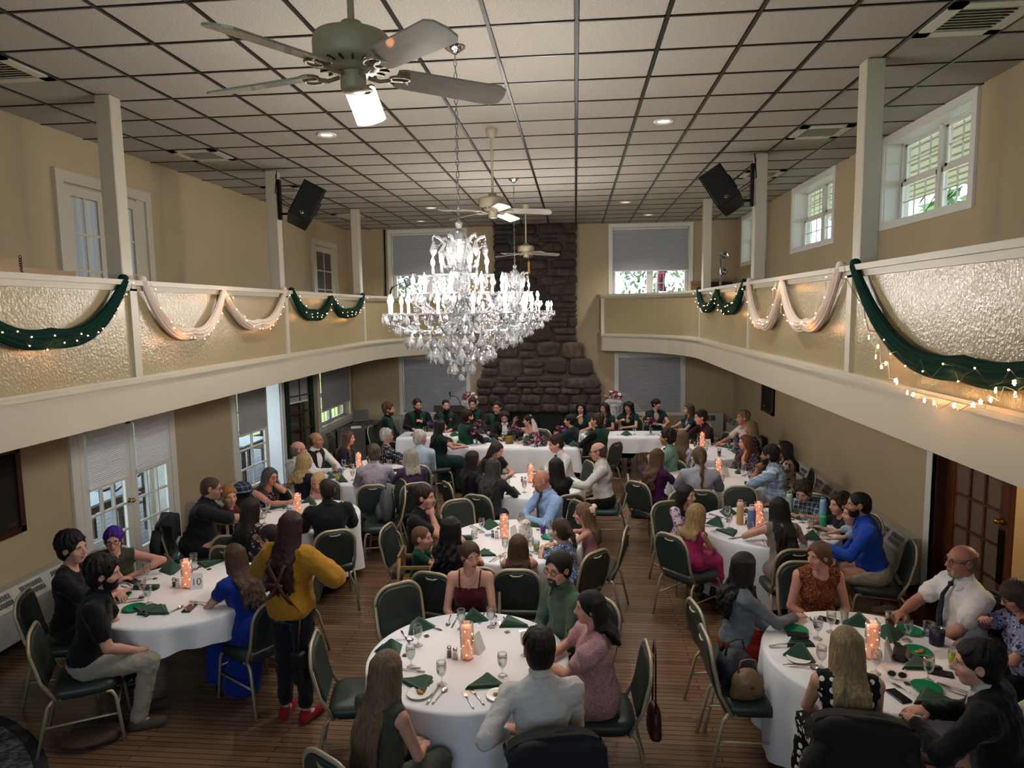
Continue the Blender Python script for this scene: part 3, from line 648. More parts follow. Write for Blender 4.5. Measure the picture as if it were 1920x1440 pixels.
def chandelier(loc, label, power):
    t = thing('chandelier', label, 'chandelier', loc, group='crystal chandeliers'); zc = ZC - loc[2]
    # chain and canopy
    MB().lathe([(.0, -.05), (.02, -.05), (.045, -.03), (.075, -.01), (.08, 0)], (0, 0, zc), n=16).build('canopy', m_crome, t)
    ch = MB(); z = zc - .05; k = 0
    while z > .72:
        pts = [(math.cos(a) * .011 * (1 if k % 2 else 0), math.cos(a) * .011 * (0 if k % 2 else 1), z - .022 + math.sin(a) * .028) for a in [2 * PI * q / 8 for q in range(8)]]
        ch.tube(pts, .0032, n=4, closed=True); z -= .045; k += 1
    ch.build('chain', M('chain_metal', '#8f9196', .3, metal=1.), t)
    MB().lathe([(.01, .72), (.03, .70), (.02, .66), (.05, .62), (.075, .56), (.05, .46), (.03, .40), (.06, .34), (.085, .26), (.05, .16), (.03, .08), (.07, .0), (.10, -.06), (.06, -.13), (.02, -.18), (.0, -.2)], n=12, smooth=False).build('stem', m_cry, t)
    rl = random.Random(3)
    def put(me, x, y, z, rz=None):
        link('crystal_drop', me, t, (x, y, z), (0, 0, rl.uniform(0, PI) if rz is None else rz))
    for na, r, zb, ph in ((14, .55, .0, .1), (10, .36, .15, .3), (6, .21, .29, .0)):
        for k in range(na):
            a = 2 * PI * k / na + ph; c, s = math.cos(a), math.sin(a)
            arm = MB().tube([(c * .05, s * .05, zb - .02), (c * r * .35, s * r * .35, zb - .13), (c * r * .7, s * r * .7, zb - .13), (c * r * .95, s * r * .95, zb - .07), (c * r, s * r, zb)], [.011, .011, .01, .009, .008], n=6).build('arm', m_cry, t)
            bo = link('bobeche', bob_me, t, (c * r, s * r, zb)); cs = link('candle', slv_me, t, (c * r, s * r, zb)); link('bulb', blb_me, cs, (0, 0, .085))
            for q in range(4 if na > 6 else 3):
                aa = a + (q - 1.5) * 1.1; put(D_S if q % 2 else D_M, c * r + math.cos(aa) * .056, s * r + math.sin(aa) * .056, zb + .008)
            a2 = a + 2 * PI / na; r2 = r
            beads([(math.cos(a + (a2 - a) * u) * r, math.sin(a + (a2 - a) * u) * r, zb - .12 * math.sin(PI * u)) for u in [i / 11 for i in range(12)]], .009, t)
            beads([(c * r * (1 - u) , s * r * (1 - u), zb + .0 - u * .0 - .2 * math.sin(PI * u) + u * .12) for u in [i / 9 for i in range(1, 9)]], .008, t)
    for n_, r, z, me in ((26, .50, -.07, D_M), (22, .42, -.14, D_L), (18, .33, -.19, D_M), (14, .25, -.25, D_L), (10, .17, -.31, D_M), (7, .09, -.37, D_L)):
        for k in range(n_):
            a = 2 * PI * k / n_ + r * 7; put(me, math.cos(a) * r, math.sin(a) * r, z)
        beads([(math.cos(2 * PI * k / 40) * r, math.sin(2 * PI * k / 40) * r, z + .01) for k in range(40)], .009, t)
    for k in range(12):
        a = 2 * PI * k / 12; beads([(math.cos(a) * (.5 - .45 * u), math.sin(a) * (.5 - .45 * u), -.06 - .32 * u ** .8) for u in [i / 22 for i in range(23)]], .01, t)
    for k in range(6):                                          # crown
        a = 2 * PI * k / 6 + .3; c, s = math.cos(a), math.sin(a)
        MB().tube([(c * .07, s * .07, .34), (c * .135, s * .135, .40), (c * .15, s * .15, .48), (c * .11, s * .11, .54), (c * .15, s * .15, .585), (c * .2, s * .2, .605), (c * .205, s * .205, .57)], [.013, .016, .016, .013, .013, .012, .006], n=6).build('crown_arm', m_cry, t)
        put(D_L, c * .2, s * .2, .56); put(D_S, c * .13, s * .13, .5)
        a2 = a + 2 * PI / 6
        beads([(math.cos(a + (a2 - a) * u) * .2, math.sin(a + (a2 - a) * u) * .2, .60 - .08 * math.sin(PI * u)) for u in [i / 9 for i in range(10)]], .008, t)
        beads([(c * .15 * (1 - .6 * u), s * .15 * (1 - .6 * u), .48 - .2 * u) for u in [i / 8 for i in range(9)]], .008, t)
    beads([(0, 0, -.2 - .018 * i) for i in range(14)], .008, t)
    MB().ico((0, 0, -.49), .03, n=8, m=5).build('crystal_ball', m_cry, t)
    for k in range(8):
        a = 2 * PI * k / 8; ld = bpy.data.lights.new('candle_light', 'POINT'); ld.energy = power / 8; ld.shadow_soft_size = .05; ld.color = lin('#fff7ee')
        lo = bpy.data.objects.new('candle_light', ld); COL.objects.link(lo); lo.parent = t; lo.location = (math.cos(a) * .66, math.sin(a) * .66, .20)
    return t
chandelier((-.885, 5.27, 3.12), 'large lit crystal chandelier nearer the camera, on a long chain', 130)
chandelier((-.915, 10.48, 3.12), 'lit crystal chandelier farther back, partly behind the nearer one', 130)

# ---------------------------------------------------------- ceiling fans
m_fanw = M('fan_cream', '#a3977f', .4); m_blade = M('fan_blade', '#a9a59c', .22, noise=(4, .15), stretch=(1, 6, 1), coat=.4)
def fan(loc, a0, label, cord=False):
    t = thing('ceiling_fan', label, 'ceiling fan', loc, a0, group='ceiling fans'); zc = ZC - loc[2]
    MB().lathe([(.014, .12), (.014, zc - .06)], n=10).build('downrod', m_fanw, t)
    MB().lathe([(.014, zc - .09), (.05, zc - .07), (.065, zc - .02), (.065, zc)], n=16).build('canopy', m_fanw, t)
    MB().lathe([(.016, .135), (.04, .13), (.05, .095), (.10, .09), (.145, .075), (.155, .05), (.155, -.02), (.145, -.035), (.11, -.04), (.09, -.055), (.085, -.062), (.0, -.062)], n=28).build('motor_housing', m_fanw, t)
    for k in range(18):
        a = 2 * PI * k / 18; MB().box((.125, 0, -.0405), (.045, .008, .008), mtx=Matrix.Rotation(a, 4, 'Z')).build('vent_slot', m_black, t)
    MB().lathe([(.05, -.06), (.052, -.12), (.045, -.135), (.0, -.138)], n=20).build('switch_cup', m_fanw, t)
    for k in range(5):
        a = 2 * PI * k / 5; mm = Matrix.Rotation(a, 4, 'Z')
        br_ = MB(); br_.tube([mm @ Vector(p) for p in ((.06, 0, -.075), (.11, 0, -.085), (.15, 0, -.075))], .009, n=6)
        for yy in (-.022, .022): br_.tube([mm @ Vector((.185 + .04 * math.cos(q), yy + .028 * math.sin(q), -.072)) for q in [2 * PI * i / 10 for i in range(10)]], .006, n=5, closed=True)
        bk = br_.build('blade_bracket', m_fanw, t)
        pl_ = [(.175, -.055), (.20, -.065), (.61, -.072), (.64, -.05), (.65, 0), (.64, .05), (.61, .072), (.20, .065), (.175, .055)]
        bl = MB().prism(pl_, 2, -.004, .004).build('blade', m_blade, t); bl.matrix_local = mm @ Matrix.Translation((0, 0, -.055)) @ Matrix.Rotation(R_(3), 4, 'Y') @ Matrix.Rotation(R_(-14), 4, 'X')
    if cord:
        MB().tube([(.05, 0, -.13), (.05, 0, -.3)], .003, n=5).build('pull_cord', m_fanw, t)
        MB().lathe([(.004, 0), (.025, -.03), (.018, -.16), (.03, -.22), (.0, -.24)], (.05, 0, -.2), n=8).build('cord_ribbon', M('gold_ribbon', '#9c7f2c', .5), t)
fan((-.88, 2.78, 4.165), R_(28), 'cream five-blade ceiling fan nearest the camera')
fan((-.90, 7.63, 4.30), R_(0), 'cream ceiling fan between the two chandeliers')
fan((-.92, 13.02, 4.27), R_(15), 'cream ceiling fan farthest back, before the chimney, with gold ribbon', True)

# ---------------------------------------------------------- loudspeakers on the balcony posts
m_grille = M('speaker_grille', '#121316', .6, bump=(300, .4, .002))
def speaker(post, cen, yaw, roll, tilt, label):
    t = thing('loudspeaker', label, 'loudspeaker', cen, 0, group='hanging loudspeakers')
    mm = Matrix.Rotation(yaw, 4, 'Z') @ Matrix.Rotation(tilt, 4, 'X') @ Matrix.Rotation(roll, 4, 'Y')
    def put(mb, n, m_): o = mb.build(n, m_, t); o.matrix_local = mm; return o
    put(MB().prism([(-.16, -.13), (.16, -.13), (.13, .16), (-.13, .16)], 2, -.28, .28), 'cabinet', m_black)
    put(MB().box((0, -.135, 0), (.29, .014, .52), bev=.006), 'grille', m_grille)
    put(MB().box((.17, .0, .02), (.015, .03, .22), bev=.005), 'side_handle', m_black)
    em = MB().lathe([(.0, .004), (.022, .004), (.026, 0)], n=16); e_ = em.build('emblem_ring', m_chrome, t); e_.matrix_local = mm @ Matrix.Translation((0, -.143, -.2)) @ Matrix.Rotation(R_(90), 4, 'X')
    g = MB().lathe([(.0, .0), (.018, 0)], n=12).build('emblem_disc', m_black, t); g.matrix_local = mm @ Matrix.Translation((0, -.149, -.2)) @ Matrix.Rotation(R_(90), 4, 'X')
    lg = MB().tube([(-.008, 0, -.008), (-.006, 0, .009), (0, 0, .0), (.007, 0, .009), (.008, 0, -.008)], .0025, n=5).build('emblem_mark', m_chrome, t); lg.matrix_local = mm @ Matrix.Translation((0, -.151, -.2))
    p = Vector(post) - Vector(cen)
    MB().bb((p.x - .02, p.y - .03, p.z - .28), (p.x + .02, p.y + .03, p.z + .26)).build('wall_bracket', m_blackm, t)
    MB().tube([(p.x, p.y, p.z - .2), (p.x * .55, p.y * .55, p.z - .2), (p.x * .25, p.y * .2, -.15), (0, 0, -.05)], .016, n=6).build('bracket_arm', m_blackm, t)
    cb = MB(); sg = 1 if p.x > 0 else -1
    for q in (0, 1): cb.tube([(p.x + sg * (.02 + .03 * q), p.y, ZC - cen[2]), (p.x + sg * (.05 - .04 * q), p.y - .02, ZC - cen[2] - .3), (p.x - sg * .02, p.y - .04, .1 - .05 * q), (p.x * .5, p.y - .03, -.02 - .03 * q), (p.x * .2, .02, .05)], .006, n=5)
    cb.build('cable', m_black, t)
    return t
speaker((BL + .03, 9.30, 4.72), (-3.68, 9.30, 4.63), R_(32), R_(28), R_(-18), 'black loudspeaker hung on the left balcony post')
speaker((BR - .03, 9.30, 4.72), (1.90, 9.30, 4.66), R_(-28), R_(-34), R_(-18), 'black loudspeaker hung on the right balcony post')

# ---------------------------------------------------------- fabric swags with fairy lights
m_swg = M('dark_green_satin', '#0b2a22', .85, spec=.1, sheen=.0, bump=(18, .2, .01)); m_sww = M('sheer_white_cloth', '#c9b8a9', .7, sheen=.3, bump=(18, .2, .01))
nodes(m_sww)[2].inputs['Subsurface Weight'].default_value = .0
m_fairy = M('fairy_bulb', '#fff2d8', .4, emis=('#ffc988', 12.0)); m_wire = M('clear_wire', '#cfc2a8', .4)
fb_me = MB().ico((0, 0, 0), .0055, n=6, m=4).mesh('fairy_bulb', m_fairy)
def sagpath(a, c, sag, n):
    return [(a[0] + (c[0] - a[0]) * u, a[1] + (c[1] - a[1]) * u, a[2] + (c[2] - a[2]) * u - sag * 5.3 * u * (1 - u) * (1 - .25 * (1 - abs(2 * u - 1)))) for u in [i / n for i in range(n + 1)]]
def swag(nodes_, sags, m_, label, lab2, side, wide, seed, bulbs):
    s = 1 if side == 'left' else -1; n = 36; rr_ = random.Random(seed)
    t = thing('swag_drape', label, 'drapery', nodes_[0], group='swags on the balcony fronts'); O = Vector(nodes_[0])
    f = thing('fairy_lights', lab2, 'string lights', nodes_[0], group='fairy lights on the swags'); wp = []
    for (a, c), sg in zip(zip(nodes_[:-1], nodes_[1:]), sags):
        P = [Vector(p) - O for p in sagpath(a, c, sg, n)]; mb = MB(); vs_ = []; K = 44
        for i, p in enumerate(P):
            d = (P[min(i + 1, n)] - P[max(i - 1, 0)]).normalized(); nr = Vector((0, -d.z, d.y)); nr = nr if nr.z > 0 else -nr
            u = i / n; w = wide * (.42 + .58 * math.sin(PI * min(max(u, .0), 1)) ** .6)
            for k in range(K):
                a_ = 2 * PI * k / K; fo = .75 + .5 * abs(math.sin(a_ * 5 + seed + u * 2.6)) + .12 * math.sin(a_ * 11 + u * 5)
                x = math.sin(a_) * .042 * fo * (.6 + .5 * math.sin(PI * u)); vs_.append(p + nr * (math.cos(a_) * w * .5 * (1 + .06 * math.sin(a_ * 9 + u * 4))) + Vector((s * (x + .035), 0, 0)))
        fs_ = [(i * K + k, i * K + (k + 1) % K, (i + 1) * K + (k + 1) % K, (i + 1) * K + k) for i in range(n) for k in range(K)]
        fs_ += [tuple(range(K)), tuple(n * K + k for k in range(K))]
        mb.add(vs_, fs_, True).build('cloth', m_, t)
        for i in range(0, n + 1): 
            p = P[i]; w = wide * .35 * math.sin(PI * i / n)
            wp.append(p + Vector((s * (.1 + .02 * math.sin(i * 1.3)), 0, w * math.sin(i * 1.9 + seed) - .01)))
    for q in (nodes_[0], nodes_[-1]): MB().ico(Vector(q) - O + Vector((s * .02, 0, .02)), .045, (1, 1, .8)).build('knot', m_, t)
    MB().tube(wp, .0025, n=4).build('wire', m_wire if m_ is m_sww else m_black, f)
    for k in range(bulbs): link('bulb', fb_me, f, wp[int((k + .5) * len(wp) / bulbs)] + Vector((s * .006, 0, rr_.uniform(-.015, .01))))
    for k in (0, 1, 2) if len(sags) > 1 else (0, 1):
        ld = bpy.data.lights.new('fairy_glow', 'POINT'); ld.energy = .45; ld.shadow_soft_size = .04; ld.color = lin('#ffb066')
        lo = bpy.data.objects.new('fairy_glow', ld); COL.objects.link(lo); lo.parent = f; lo.location = wp[int((k + .5) * len(wp) / 3)] + Vector((s * .05, 0, -.06))
xl, xr = BL + .03, BR - .03; zt = 3.47
swag([(xl, 4.0, zt), (xl, 5.84, zt)], [.48], m_swg, 'single dark green swag at the left edge of the picture', 'fairy lights on the left-edge dark green swag', 'left', .15, 1, 20)
swag([(xl, 6.1, zt), (xl, 7.56, 3.42), (xl, 9.24, zt)], [.48, .42], m_sww, 'sheer white double swag on the left balcony front', 'fairy lights in the left white swag', 'left', .125, 2, 26)
swag([(xl, 9.5, zt), (xl, 11.05, 3.42), (xl, 12.8, zt)], [.32, .3], m_swg, 'dark green double swag farther along the left balcony', 'fairy lights on the farther left dark green swag', 'left', .17, 3, 30)
swag([(xr, 2.55, zt), (xr, 5.84, zt)], [.70], m_swg, 'single dark green swag at the right edge of the picture', 'fairy lights on the right-edge dark green swag', 'right', .15, 4, 16)
swag([(xr, 6.14, zt), (xr, 7.75, 3.42), (xr, 9.22, zt)], [.48, .5], m_sww, 'sheer white double swag on the right balcony front', 'fairy lights in the right white swag', 'right', .125, 5, 26)
swag([(xr, 9.5, zt), (xr, 11.25, 3.42), (xr, 12.95, zt)], [.32, .3], m_swg, 'dark green double swag farther along the right balcony', 'fairy lights on the farther right dark green swag', 'right', .17, 6, 30)
# loose star lights under the right swag
t = thing('star_lights', 'clear string of lit star lights hanging below the right-edge green swag', 'string lights', (BR - .04, 4.4, 2.75)); wp = []
_sp = [(5.35, 2.86), (5.21, 2.78), (4.95, 2.63), (4.68, 2.545), (4.26, 2.54), (3.95, 2.59), (3.73, 2.69), (3.5, 2.74), (3.2, 2.70)]
for k in range(46):
    u = k / 45 * 8; i_ = min(int(u), 7); r_ = u - i_; wp.append(Vector((-.06 - .015 * math.sin(k * 2.1), _sp[i_][0] * (1 - r_) + _sp[i_ + 1][0] * r_ - 4.4, _sp[i_][1] * (1 - r_) + _sp[i_ + 1][1] * r_ - 2.75 + .03 * math.sin(k * 1.7))))
MB().tube(wp, .003, n=4).build('wire', m_wire, t)
star_me = MB(); pts = [((.016 if i % 2 == 0 else .007) * math.cos(i * PI / 5), (.016 if i % 2 == 0 else .007) * math.sin(i * PI / 5)) for i in range(10)]
star_me.prism(pts, 0, -.004, .004); star_me = star_me.mesh('star_bulb', m_fairy)
for k in range(1, 46, 2):
    p = wp[k] + Vector((-.008, (.03 if k % 4 == 1 else -.025), (.03 if k % 4 == 1 else -.02))); link('star_bulb', star_me, t, p, (random.uniform(0, 1), 0, random.uniform(-.4, .4)))
for u in (8, 20, 32):
    ld = bpy.data.lights.new('star_glow', 'POINT'); ld.energy = .55; ld.shadow_soft_size = .06; ld.color = lin('#ffb066')
    lo = bpy.data.objects.new('star_glow', ld); COL.objects.link(lo); lo.parent = t; lo.location = wp[u] + Vector((-.06, 0, 0))

# ---------------------------------------------------------- radiators, boards
m_rad = M('radiator_enamel', '#aaa79c', .4)
def radiator(x, y0, y1, s, label, h=.62):
    t = thing('radiator_cover', label, 'radiator', (x, (y0 + y1) / 2, 0)); l = (y1 - y0) / 2
    d = .22 * s; MB().prism([(0, .14), (d, .14), (d, h - .16), (d * .55, h), (0, h)], 1, -l, l).build('casing', m_rad, t)
    k0 = int((y1 - y0) / .34); sl = MB().box((0, 0, 0), (.14, .008, .004)).mesh('grille', m_black)
    for q in range(k0):
        mb = MB(); yc = -l + (q + .5) * (2 * l) / k0
        for r in range(9):
            for c in range(2):
                p0 = Vector((d * .96, 0, h - .135)); p1 = Vector((d * .6, 0, h - .012)); a = p0.lerp(p1, .12 + .44 * c); b_ = p0.lerp(p1, .46 + .44 * c)
                yy = yc - .12 + r * .03; nn = Vector((s * .16, 0, .1)).normalized() * .003
                mb.add([a + Vector((0, yy - .008, 0)) + nn, a + Vector((0, yy + .008, 0)) + nn, b_ + Vector((0, yy + .008, 0)) + nn, b_ + Vector((0, yy - .008, 0)) + nn], [(0, 1, 2, 3)])
        mb.build('grille', M('grille_dark', '#4b4a46', .6), t, fix=False)
    for yy in (-l + .05, l - .05): MB().lathe([(.02, 0), (.02, .15)], (d * .5, yy, 0), n=8).build('foot', m_rad, t)
radiator(XR - .002, 7.45, 11.6, -1, 'long white radiator cover along the right wall', .66)
radiator(XR - .002, 12.2, 15.9, -1, 'white radiator cover on the right wall near the far corner', .66)
radiator(XL + .002, 4.2, 6.5, 1, 'white radiator cover under the framed board on the left wall', .62)
radiator(XL + .002, 8.85, 10.1, 1, 'short white radiator cover between the left doors', .55)
radiator(XL + .002, 13.8, 15.95, 1, 'white radiator cover under the left wall window', .62)
t = thing('radiator_cover', 'white radiator cover on the far wall in the right corner', 'radiator', (2.95, YF, 0))
MB().bb((-.32, -.2, .1), (.45, 0, .72), bev=.01).build('casing', m_rad, t)
for q in range(4): MB().bb((-.24 + q * .13, -.206, .54), (-.13 + q * .13, -.198, .66)).build('grille', M('grille_dark', '#4b4a46', .6), t)
t = thing('radiator_cover', 'white radiator cover on the far wall behind the groomsmen', 'radiator', (-3.75, YF - .005, 0))
MB().bb((-.9, -.2, .1), (.95, 0, .66), bev=.01).build('casing', m_rad, t)
for q in range(9): MB().bb((-.82 + q * .19, -.206, .2), (-.68 + q * .19, -.198, .56)).build('grille', M('grille_pale', '#8d8a80', .6), t)
def board(x, y0, y1, z0, z1, s, label):
    t = thing('framed_board', label, 'notice board', (x, (y0 + y1) / 2, (z0 + z1) / 2)); a, c = (y1 - y0) / 2, (z1 - z0) / 2
    MB().bb((0, -a, -c), (s * .025, a, c)).build('board', M('black_felt', '#17140f', .9, noise=(40, .3)), t)
    for p, q in (((0, -a, -c), (s * .05, a, -c + .06)), ((0, -a, c - .06), (s * .05, a, c)), ((0, -a, -c), (s * .05, -a + .06, c)), ((0, a - .06, -c), (s * .05, a, c))): MB().bb(p, q).build('frame', m_oakd, t)
    MB().bb((s * .03, a - .2, -c + .09), (s * .032, a - .09, -c + .12)).build('name_plate', m_brass, t)
board(XL, 4.55, 6.06, 1.07, 1.92, 1, 'dark notice board in a wood frame on the left wall')
board(XR, 12.90, 13.66, 1.13, 1.78, -1, 'small dark wood plaque board on the right wall')
# ---------------------------------------------------------- on the balconies
t = thing('spotlight_stand', 'chrome stand with two clip spotlights on the right balcony', 'spotlight', (2.95, 14.4, 2.56))
MB().tube([(0, 0, 0), (0, 0, 1.65)], .022, n=8).build('pole', m_chrome, t); MB().lathe([(.2, 0), (.2, .03), (.03, .05)], n=16, capb=True).build('base', m_blackm, t)
for zz in (1.28, 1.6):
    MB().tube([(0, 0, zz), (.08, -.02, zz)], .012, n=6).build('clip_arm', m_chrome, t)
    MB().lathe([(.03, .0), (.05, .02), (.085, .1), (.088, .105), (.07, .09)], n=16).build('reflector', m_chrome, t, (.12, -.02, zz), (R_(70), 0, R_(-60)))
t = thing('monitor_box', 'black flat equipment case behind the right balcony rail', 'case', (3.0, 14.9, 2.56))
MB().bb((-.28, -.12, 0), (.28, .12, 1.12), bev=.02).build('case', m_black, t); MB().bb((-.1, -.14, .9), (.1, -.12, .94)).build('handle', m_blackm, t)
t = thing('wood_box', 'small tan wooden crate behind the right balcony rail', 'box', (2.62, 15.3, 2.56))
MB().bb((-.14, -.14, 0), (.14, .14, 1.15), bev=.01).build('body', M('tan_wood', '#8a6440', .6), t); MB().bb((-.15, -.15, 1.1), (.15, .15, 1.16)).build('lid', M('tan_wood', '#8a6440', .6), t)
t = thing('desk_lamp', 'grey jointed lamp clamped to the left balcony rail end', 'lamp', (-3.9, 14.3, 3.475))
m_lampg = M('lamp_grey', '#8d8f93', .4, metal=.3)
MB().tube([(0, 0, 0), (0, 0, .12), (.05, 0, .2)], .02, n=8).build('clamp', m_blackm, t)
MB().tube([(.05, 0, .2), (.35, 0, .32), (.5, 0, .42)], .013, n=6).build('arm', m_lampg, t)
for q, (x, zz) in enumerate(((.35, .3), (.55, .4))): MB().lathe([(.02, .08), (.035, .04), (.075, -.09), (.07, -.09), (.03, .03)], n=14).build('lamp_head', m_lampg, t, (x, 0, zz), (0, R_(-35), 0))
t = thing('cardboard_box', 'flat open cardboard box on the left balcony', 'box', (-4.75, 5.45, 2.56))
m_card = M('cardboard', '#a58a6c', .85)
MB().bb((-.25, -.5, 0), (.25, .42, 1.0)).build('body', m_card, t); MB().bb((-.27, -.5, 1.0), (-.25, .42, 1.12)).build('flap', m_card, t)
t = thing('coat_chain', 'dark metal chain hanging over the left balcony box', 'chain', (-4.5, 5.25, 3.48)); 
for k in range(9): MB().tube([(0, math.cos(a) * .012 * (k % 2), k * .02 + math.sin(a) * .014) if k % 2 else (math.cos(a) * .012, 0, k * .02 + math.sin(a) * .014) for a in [2 * PI * q / 8 for q in range(8)]], .004, n=4, closed=True).build('chain_ring', m_blackm, t)
MB().tube([(-.62, .95, 0), (-.6, .95, 1.6)], .02, n=6).build('conduit', m_blackm, thing('wall_cable', 'black cable running down the far wall at left', 'cable', (-3.9, 15.2, 3.5)))
# ---------------------------------------------------------- far end: pedestals, lectern, cabinet
m_plaster = M('white_plaster', '#c3c2bd', .6); 
def flowers(parent, c, r, n, cols, seed, name='blossom', sq=(1, 1, .8), size=.035):
    q = random.Random(seed)
    for k in range(n):
        a, b_ = q.uniform(0, 2 * PI), math.acos(q.uniform(-.3, 1)); d = q.uniform(.6, 1) * r
        p = (c[0] + math.sin(b_) * math.cos(a) * d * sq[0], c[1] + math.sin(b_) * math.sin(a) * d * sq[1], c[2] + math.cos(b_) * d * sq[2]); s = size * q.uniform(.75, 1.25)
        mb = MB(); mb.ico((0, 0, 0), s * .45, n=6, m=4)
        for w in range(6):
            t_ = 2 * PI * w / 6; u, v = math.cos(t_), math.sin(t_)
            mb.add([(0, 0, -s * .2), (u * s * .7 - v * s * .4, v * s * .7 + u * s * .4, s * .1), (u * s * 1.1, v * s * 1.1, s * .32), (u * s * .7 + v * s * .4, v * s * .7 - u * s * .4, s * .1)], [(0, 1, 2, 3)])
        o = mb.build(name, cols[k % len(cols)], parent, p, fix=False); o.rotation_euler = (math.sin(b_) * math.sin(a) * -.9, math.sin(b_) * math.cos(a) * .9, a)
    lf = MB()
    for k in range(int(n * 1.2)):
        a, b_ = q.uniform(0, 2 * PI), math.acos(q.uniform(-.5, .9)); p = Vector((math.sin(b_) * math.cos(a) * r * sq[0], math.sin(b_) * math.sin(a) * r * sq[1], math.cos(b_) * r * sq[2]))
        u = p.normalized(); w = u.orthogonal().normalized() * size * .5; lf.add([Vector(c) + p * .5, Vector(c) + p * .9 + w, Vector(c) + p * 1.2, Vector(c) + p * .9 - w], [(0, 1, 2, 3)])
    lf.build('leaves', M('flower_leaf', '#23402a', .7), parent, fix=False)['kind'] = 'stuff'
m_fm, m_fp, m_fl, m_fd = M('petal_magenta', '#8a2254', .7), M('petal_pink', '#c07f98', .7), M('petal_violet', '#5e3377', .7), M('petal_burgundy', '#4e1230', .7)
m_fr, m_fc = M('petal_rose', '#b03c52', .7), M('petal_cream', '#cfc0b4', .7)
for x, w in ((-2.40, 'left of'), (.83, 'right of')):
    t = thing('column_pedestal', 'white fluted plaster column %s the fireplace' % w, 'column', (x, 15.25, 0), group='column pedestals')
    mb = MB(); n = 40; prof = [(0.06), (.06)]
    vs_ = [((.085 - .008 * (k % 2)) * math.cos(2 * PI * k / n), (.085 - .008 * (k % 2)) * math.sin(2 * PI * k / n), zz) for zz in (.08, 1.02) for k in range(n)]
    mb.add(vs_, [(k, (k + 1) % n, n + (k + 1) % n, n + k) for k in range(n)]); mb.build('fluted_shaft', m_plaster, t)
    MB().bb((-.14, -.14, 0), (.14, .14, .05)).lathe([(.12, .05), (.12, .07), (.1, .09)], n=20).build('base', m_plaster, t)
    MB().bb((-.15, -.13, 1.1), (.15, .13, 1.14)).bb((-.1, -.1, 1.0), (.1, .1, 1.1)).build('capital', m_plaster, t)
    for sx in (-1, 1):
        mb = MB(); mb.tube([(sx * .13 + .055 * (1 - q / 26) * math.cos(q * .6), -.115, 1.06 + .055 * (1 - q / 26) * math.sin(q * .6)) for q in range(22)], .012, n=5); mb.lathe([(.06, 0), (.06, .22)], n=14, mtx=Matrix.Translation((sx * .13, .11, 1.06)) @ Matrix.Rotation(R_(90), 4, 'X')); mb.build('volute', m_plaster, t)
    f = thing('flower_arrangement', 'rose and cream flowers on the white column %s the fireplace' % w, 'flowers', (x, 15.25, 1.14), group='flowers on the columns')
    flowers(f, (0, 0, .06), .16, 26, [m_fr, m_fc, m_fp, m_fm], 4 + int(x), sq=(1.1, .9, .85), size=.04)
t = thing('lectern', 'dark wooden lectern behind the head table at left', 'lectern', (-2.78, 14.75, 0))
m_lec = M('lectern_wood', '#241b18', .45, noise=(3, .3))
MB().bb((-.25, -.18, 0), (.25, .18, .95)).build('body', m_lec, t); mm = Matrix.Translation((0, 0, 1.0)) @ Matrix.Rotation(R_(-12), 4, 'X'); MB().box((0, 0, 0), (.62, .42, .14), mtx=mm).build('desk_top', m_lec, t); MB().bb((-.28, -.22, 0), (.28, .22, .06)).build('plinth', m_lec, t)
t = thing('microphone', 'black gooseneck microphone on the dark lectern', 'microphone', (-2.63, 14.75, 1.085))
MB().tube([(.1, 0, 0), (.08, 0, .1), (.02, 0, .19), (-.06, 0, .21), (-.12, -.01, .2)], .008, n=6).build('gooseneck', m_black, t)
MB().tube([(-.12, -.01, .2), (-.13, -.02, .27)], [.012, .018], n=8).ico((-.132, -.022, .285), .024).build('mic_head', m_black, t); MB().tube([(-.12, -.01, .2), (-.17, -.02, .06)], .006, n=5).build('cable', m_black, t)
m_cab = M('grey_wood_laminate', '#4a443e', .55, noise=(3, .25), stretch=(6, 1, 1))
t = thing('media_cabinet', 'grey wood media cabinet in the far left corner', 'cabinet', (-4.45, 13.55, 0))
MB().bb((-.3, -.55, .82), (.3, .55, .86)).bb((-.3, -.55, 0), (.3, -.51, .82)).bb((-.3, .51, 0), (.3, .55, .82)).bb((-.3, -.55, 0), (-.27, .55, .82)).bb((-.3, -.55, .03), (.3, .55, .07)).bb((-.3, -.02, .07), (.3, .02, .82)).build('body', m_cab, t)
MB().bb((-.28, -.5, .42), (.28, .5, .45)).build('shelf', m_cab, t); MB().bb((-.2, -.46, .46), (.2, -.06, .7)).build('equipment', m_black, t); MB().bb((.2, -.3, .6), (.205, -.28, .615)).build('power_light', M('blue_led', '#4060ff', .4, emis=('#5070ff', 6)), t)
t = thing('laptop', 'open black laptop on the grey media cabinet', 'laptop', (-4.42, 13.75, .86), R_(35))
MB().bb((-.17, -.12, 0), (.17, .12, .018), bev=.004).build('keyboard_base', M('laptop_grey', '#2a2b2e', .4, metal=.3), t)
mm = Matrix.Translation((0, .12, .015)) @ Matrix.Rotation(R_(-18), 4, 'X'); o = MB().box((0, 0, .12), (.34, .012, .24), mtx=mm).build('screen', m_black, t)
t = thing('paper_sheet', 'white paper sheet lying on the grey media cabinet', 'paper', (-4.4, 13.2, .862), .3); MB().bb((-.1, -.14, 0), (.1, .14, .002)).build('sheet', m_white, t)
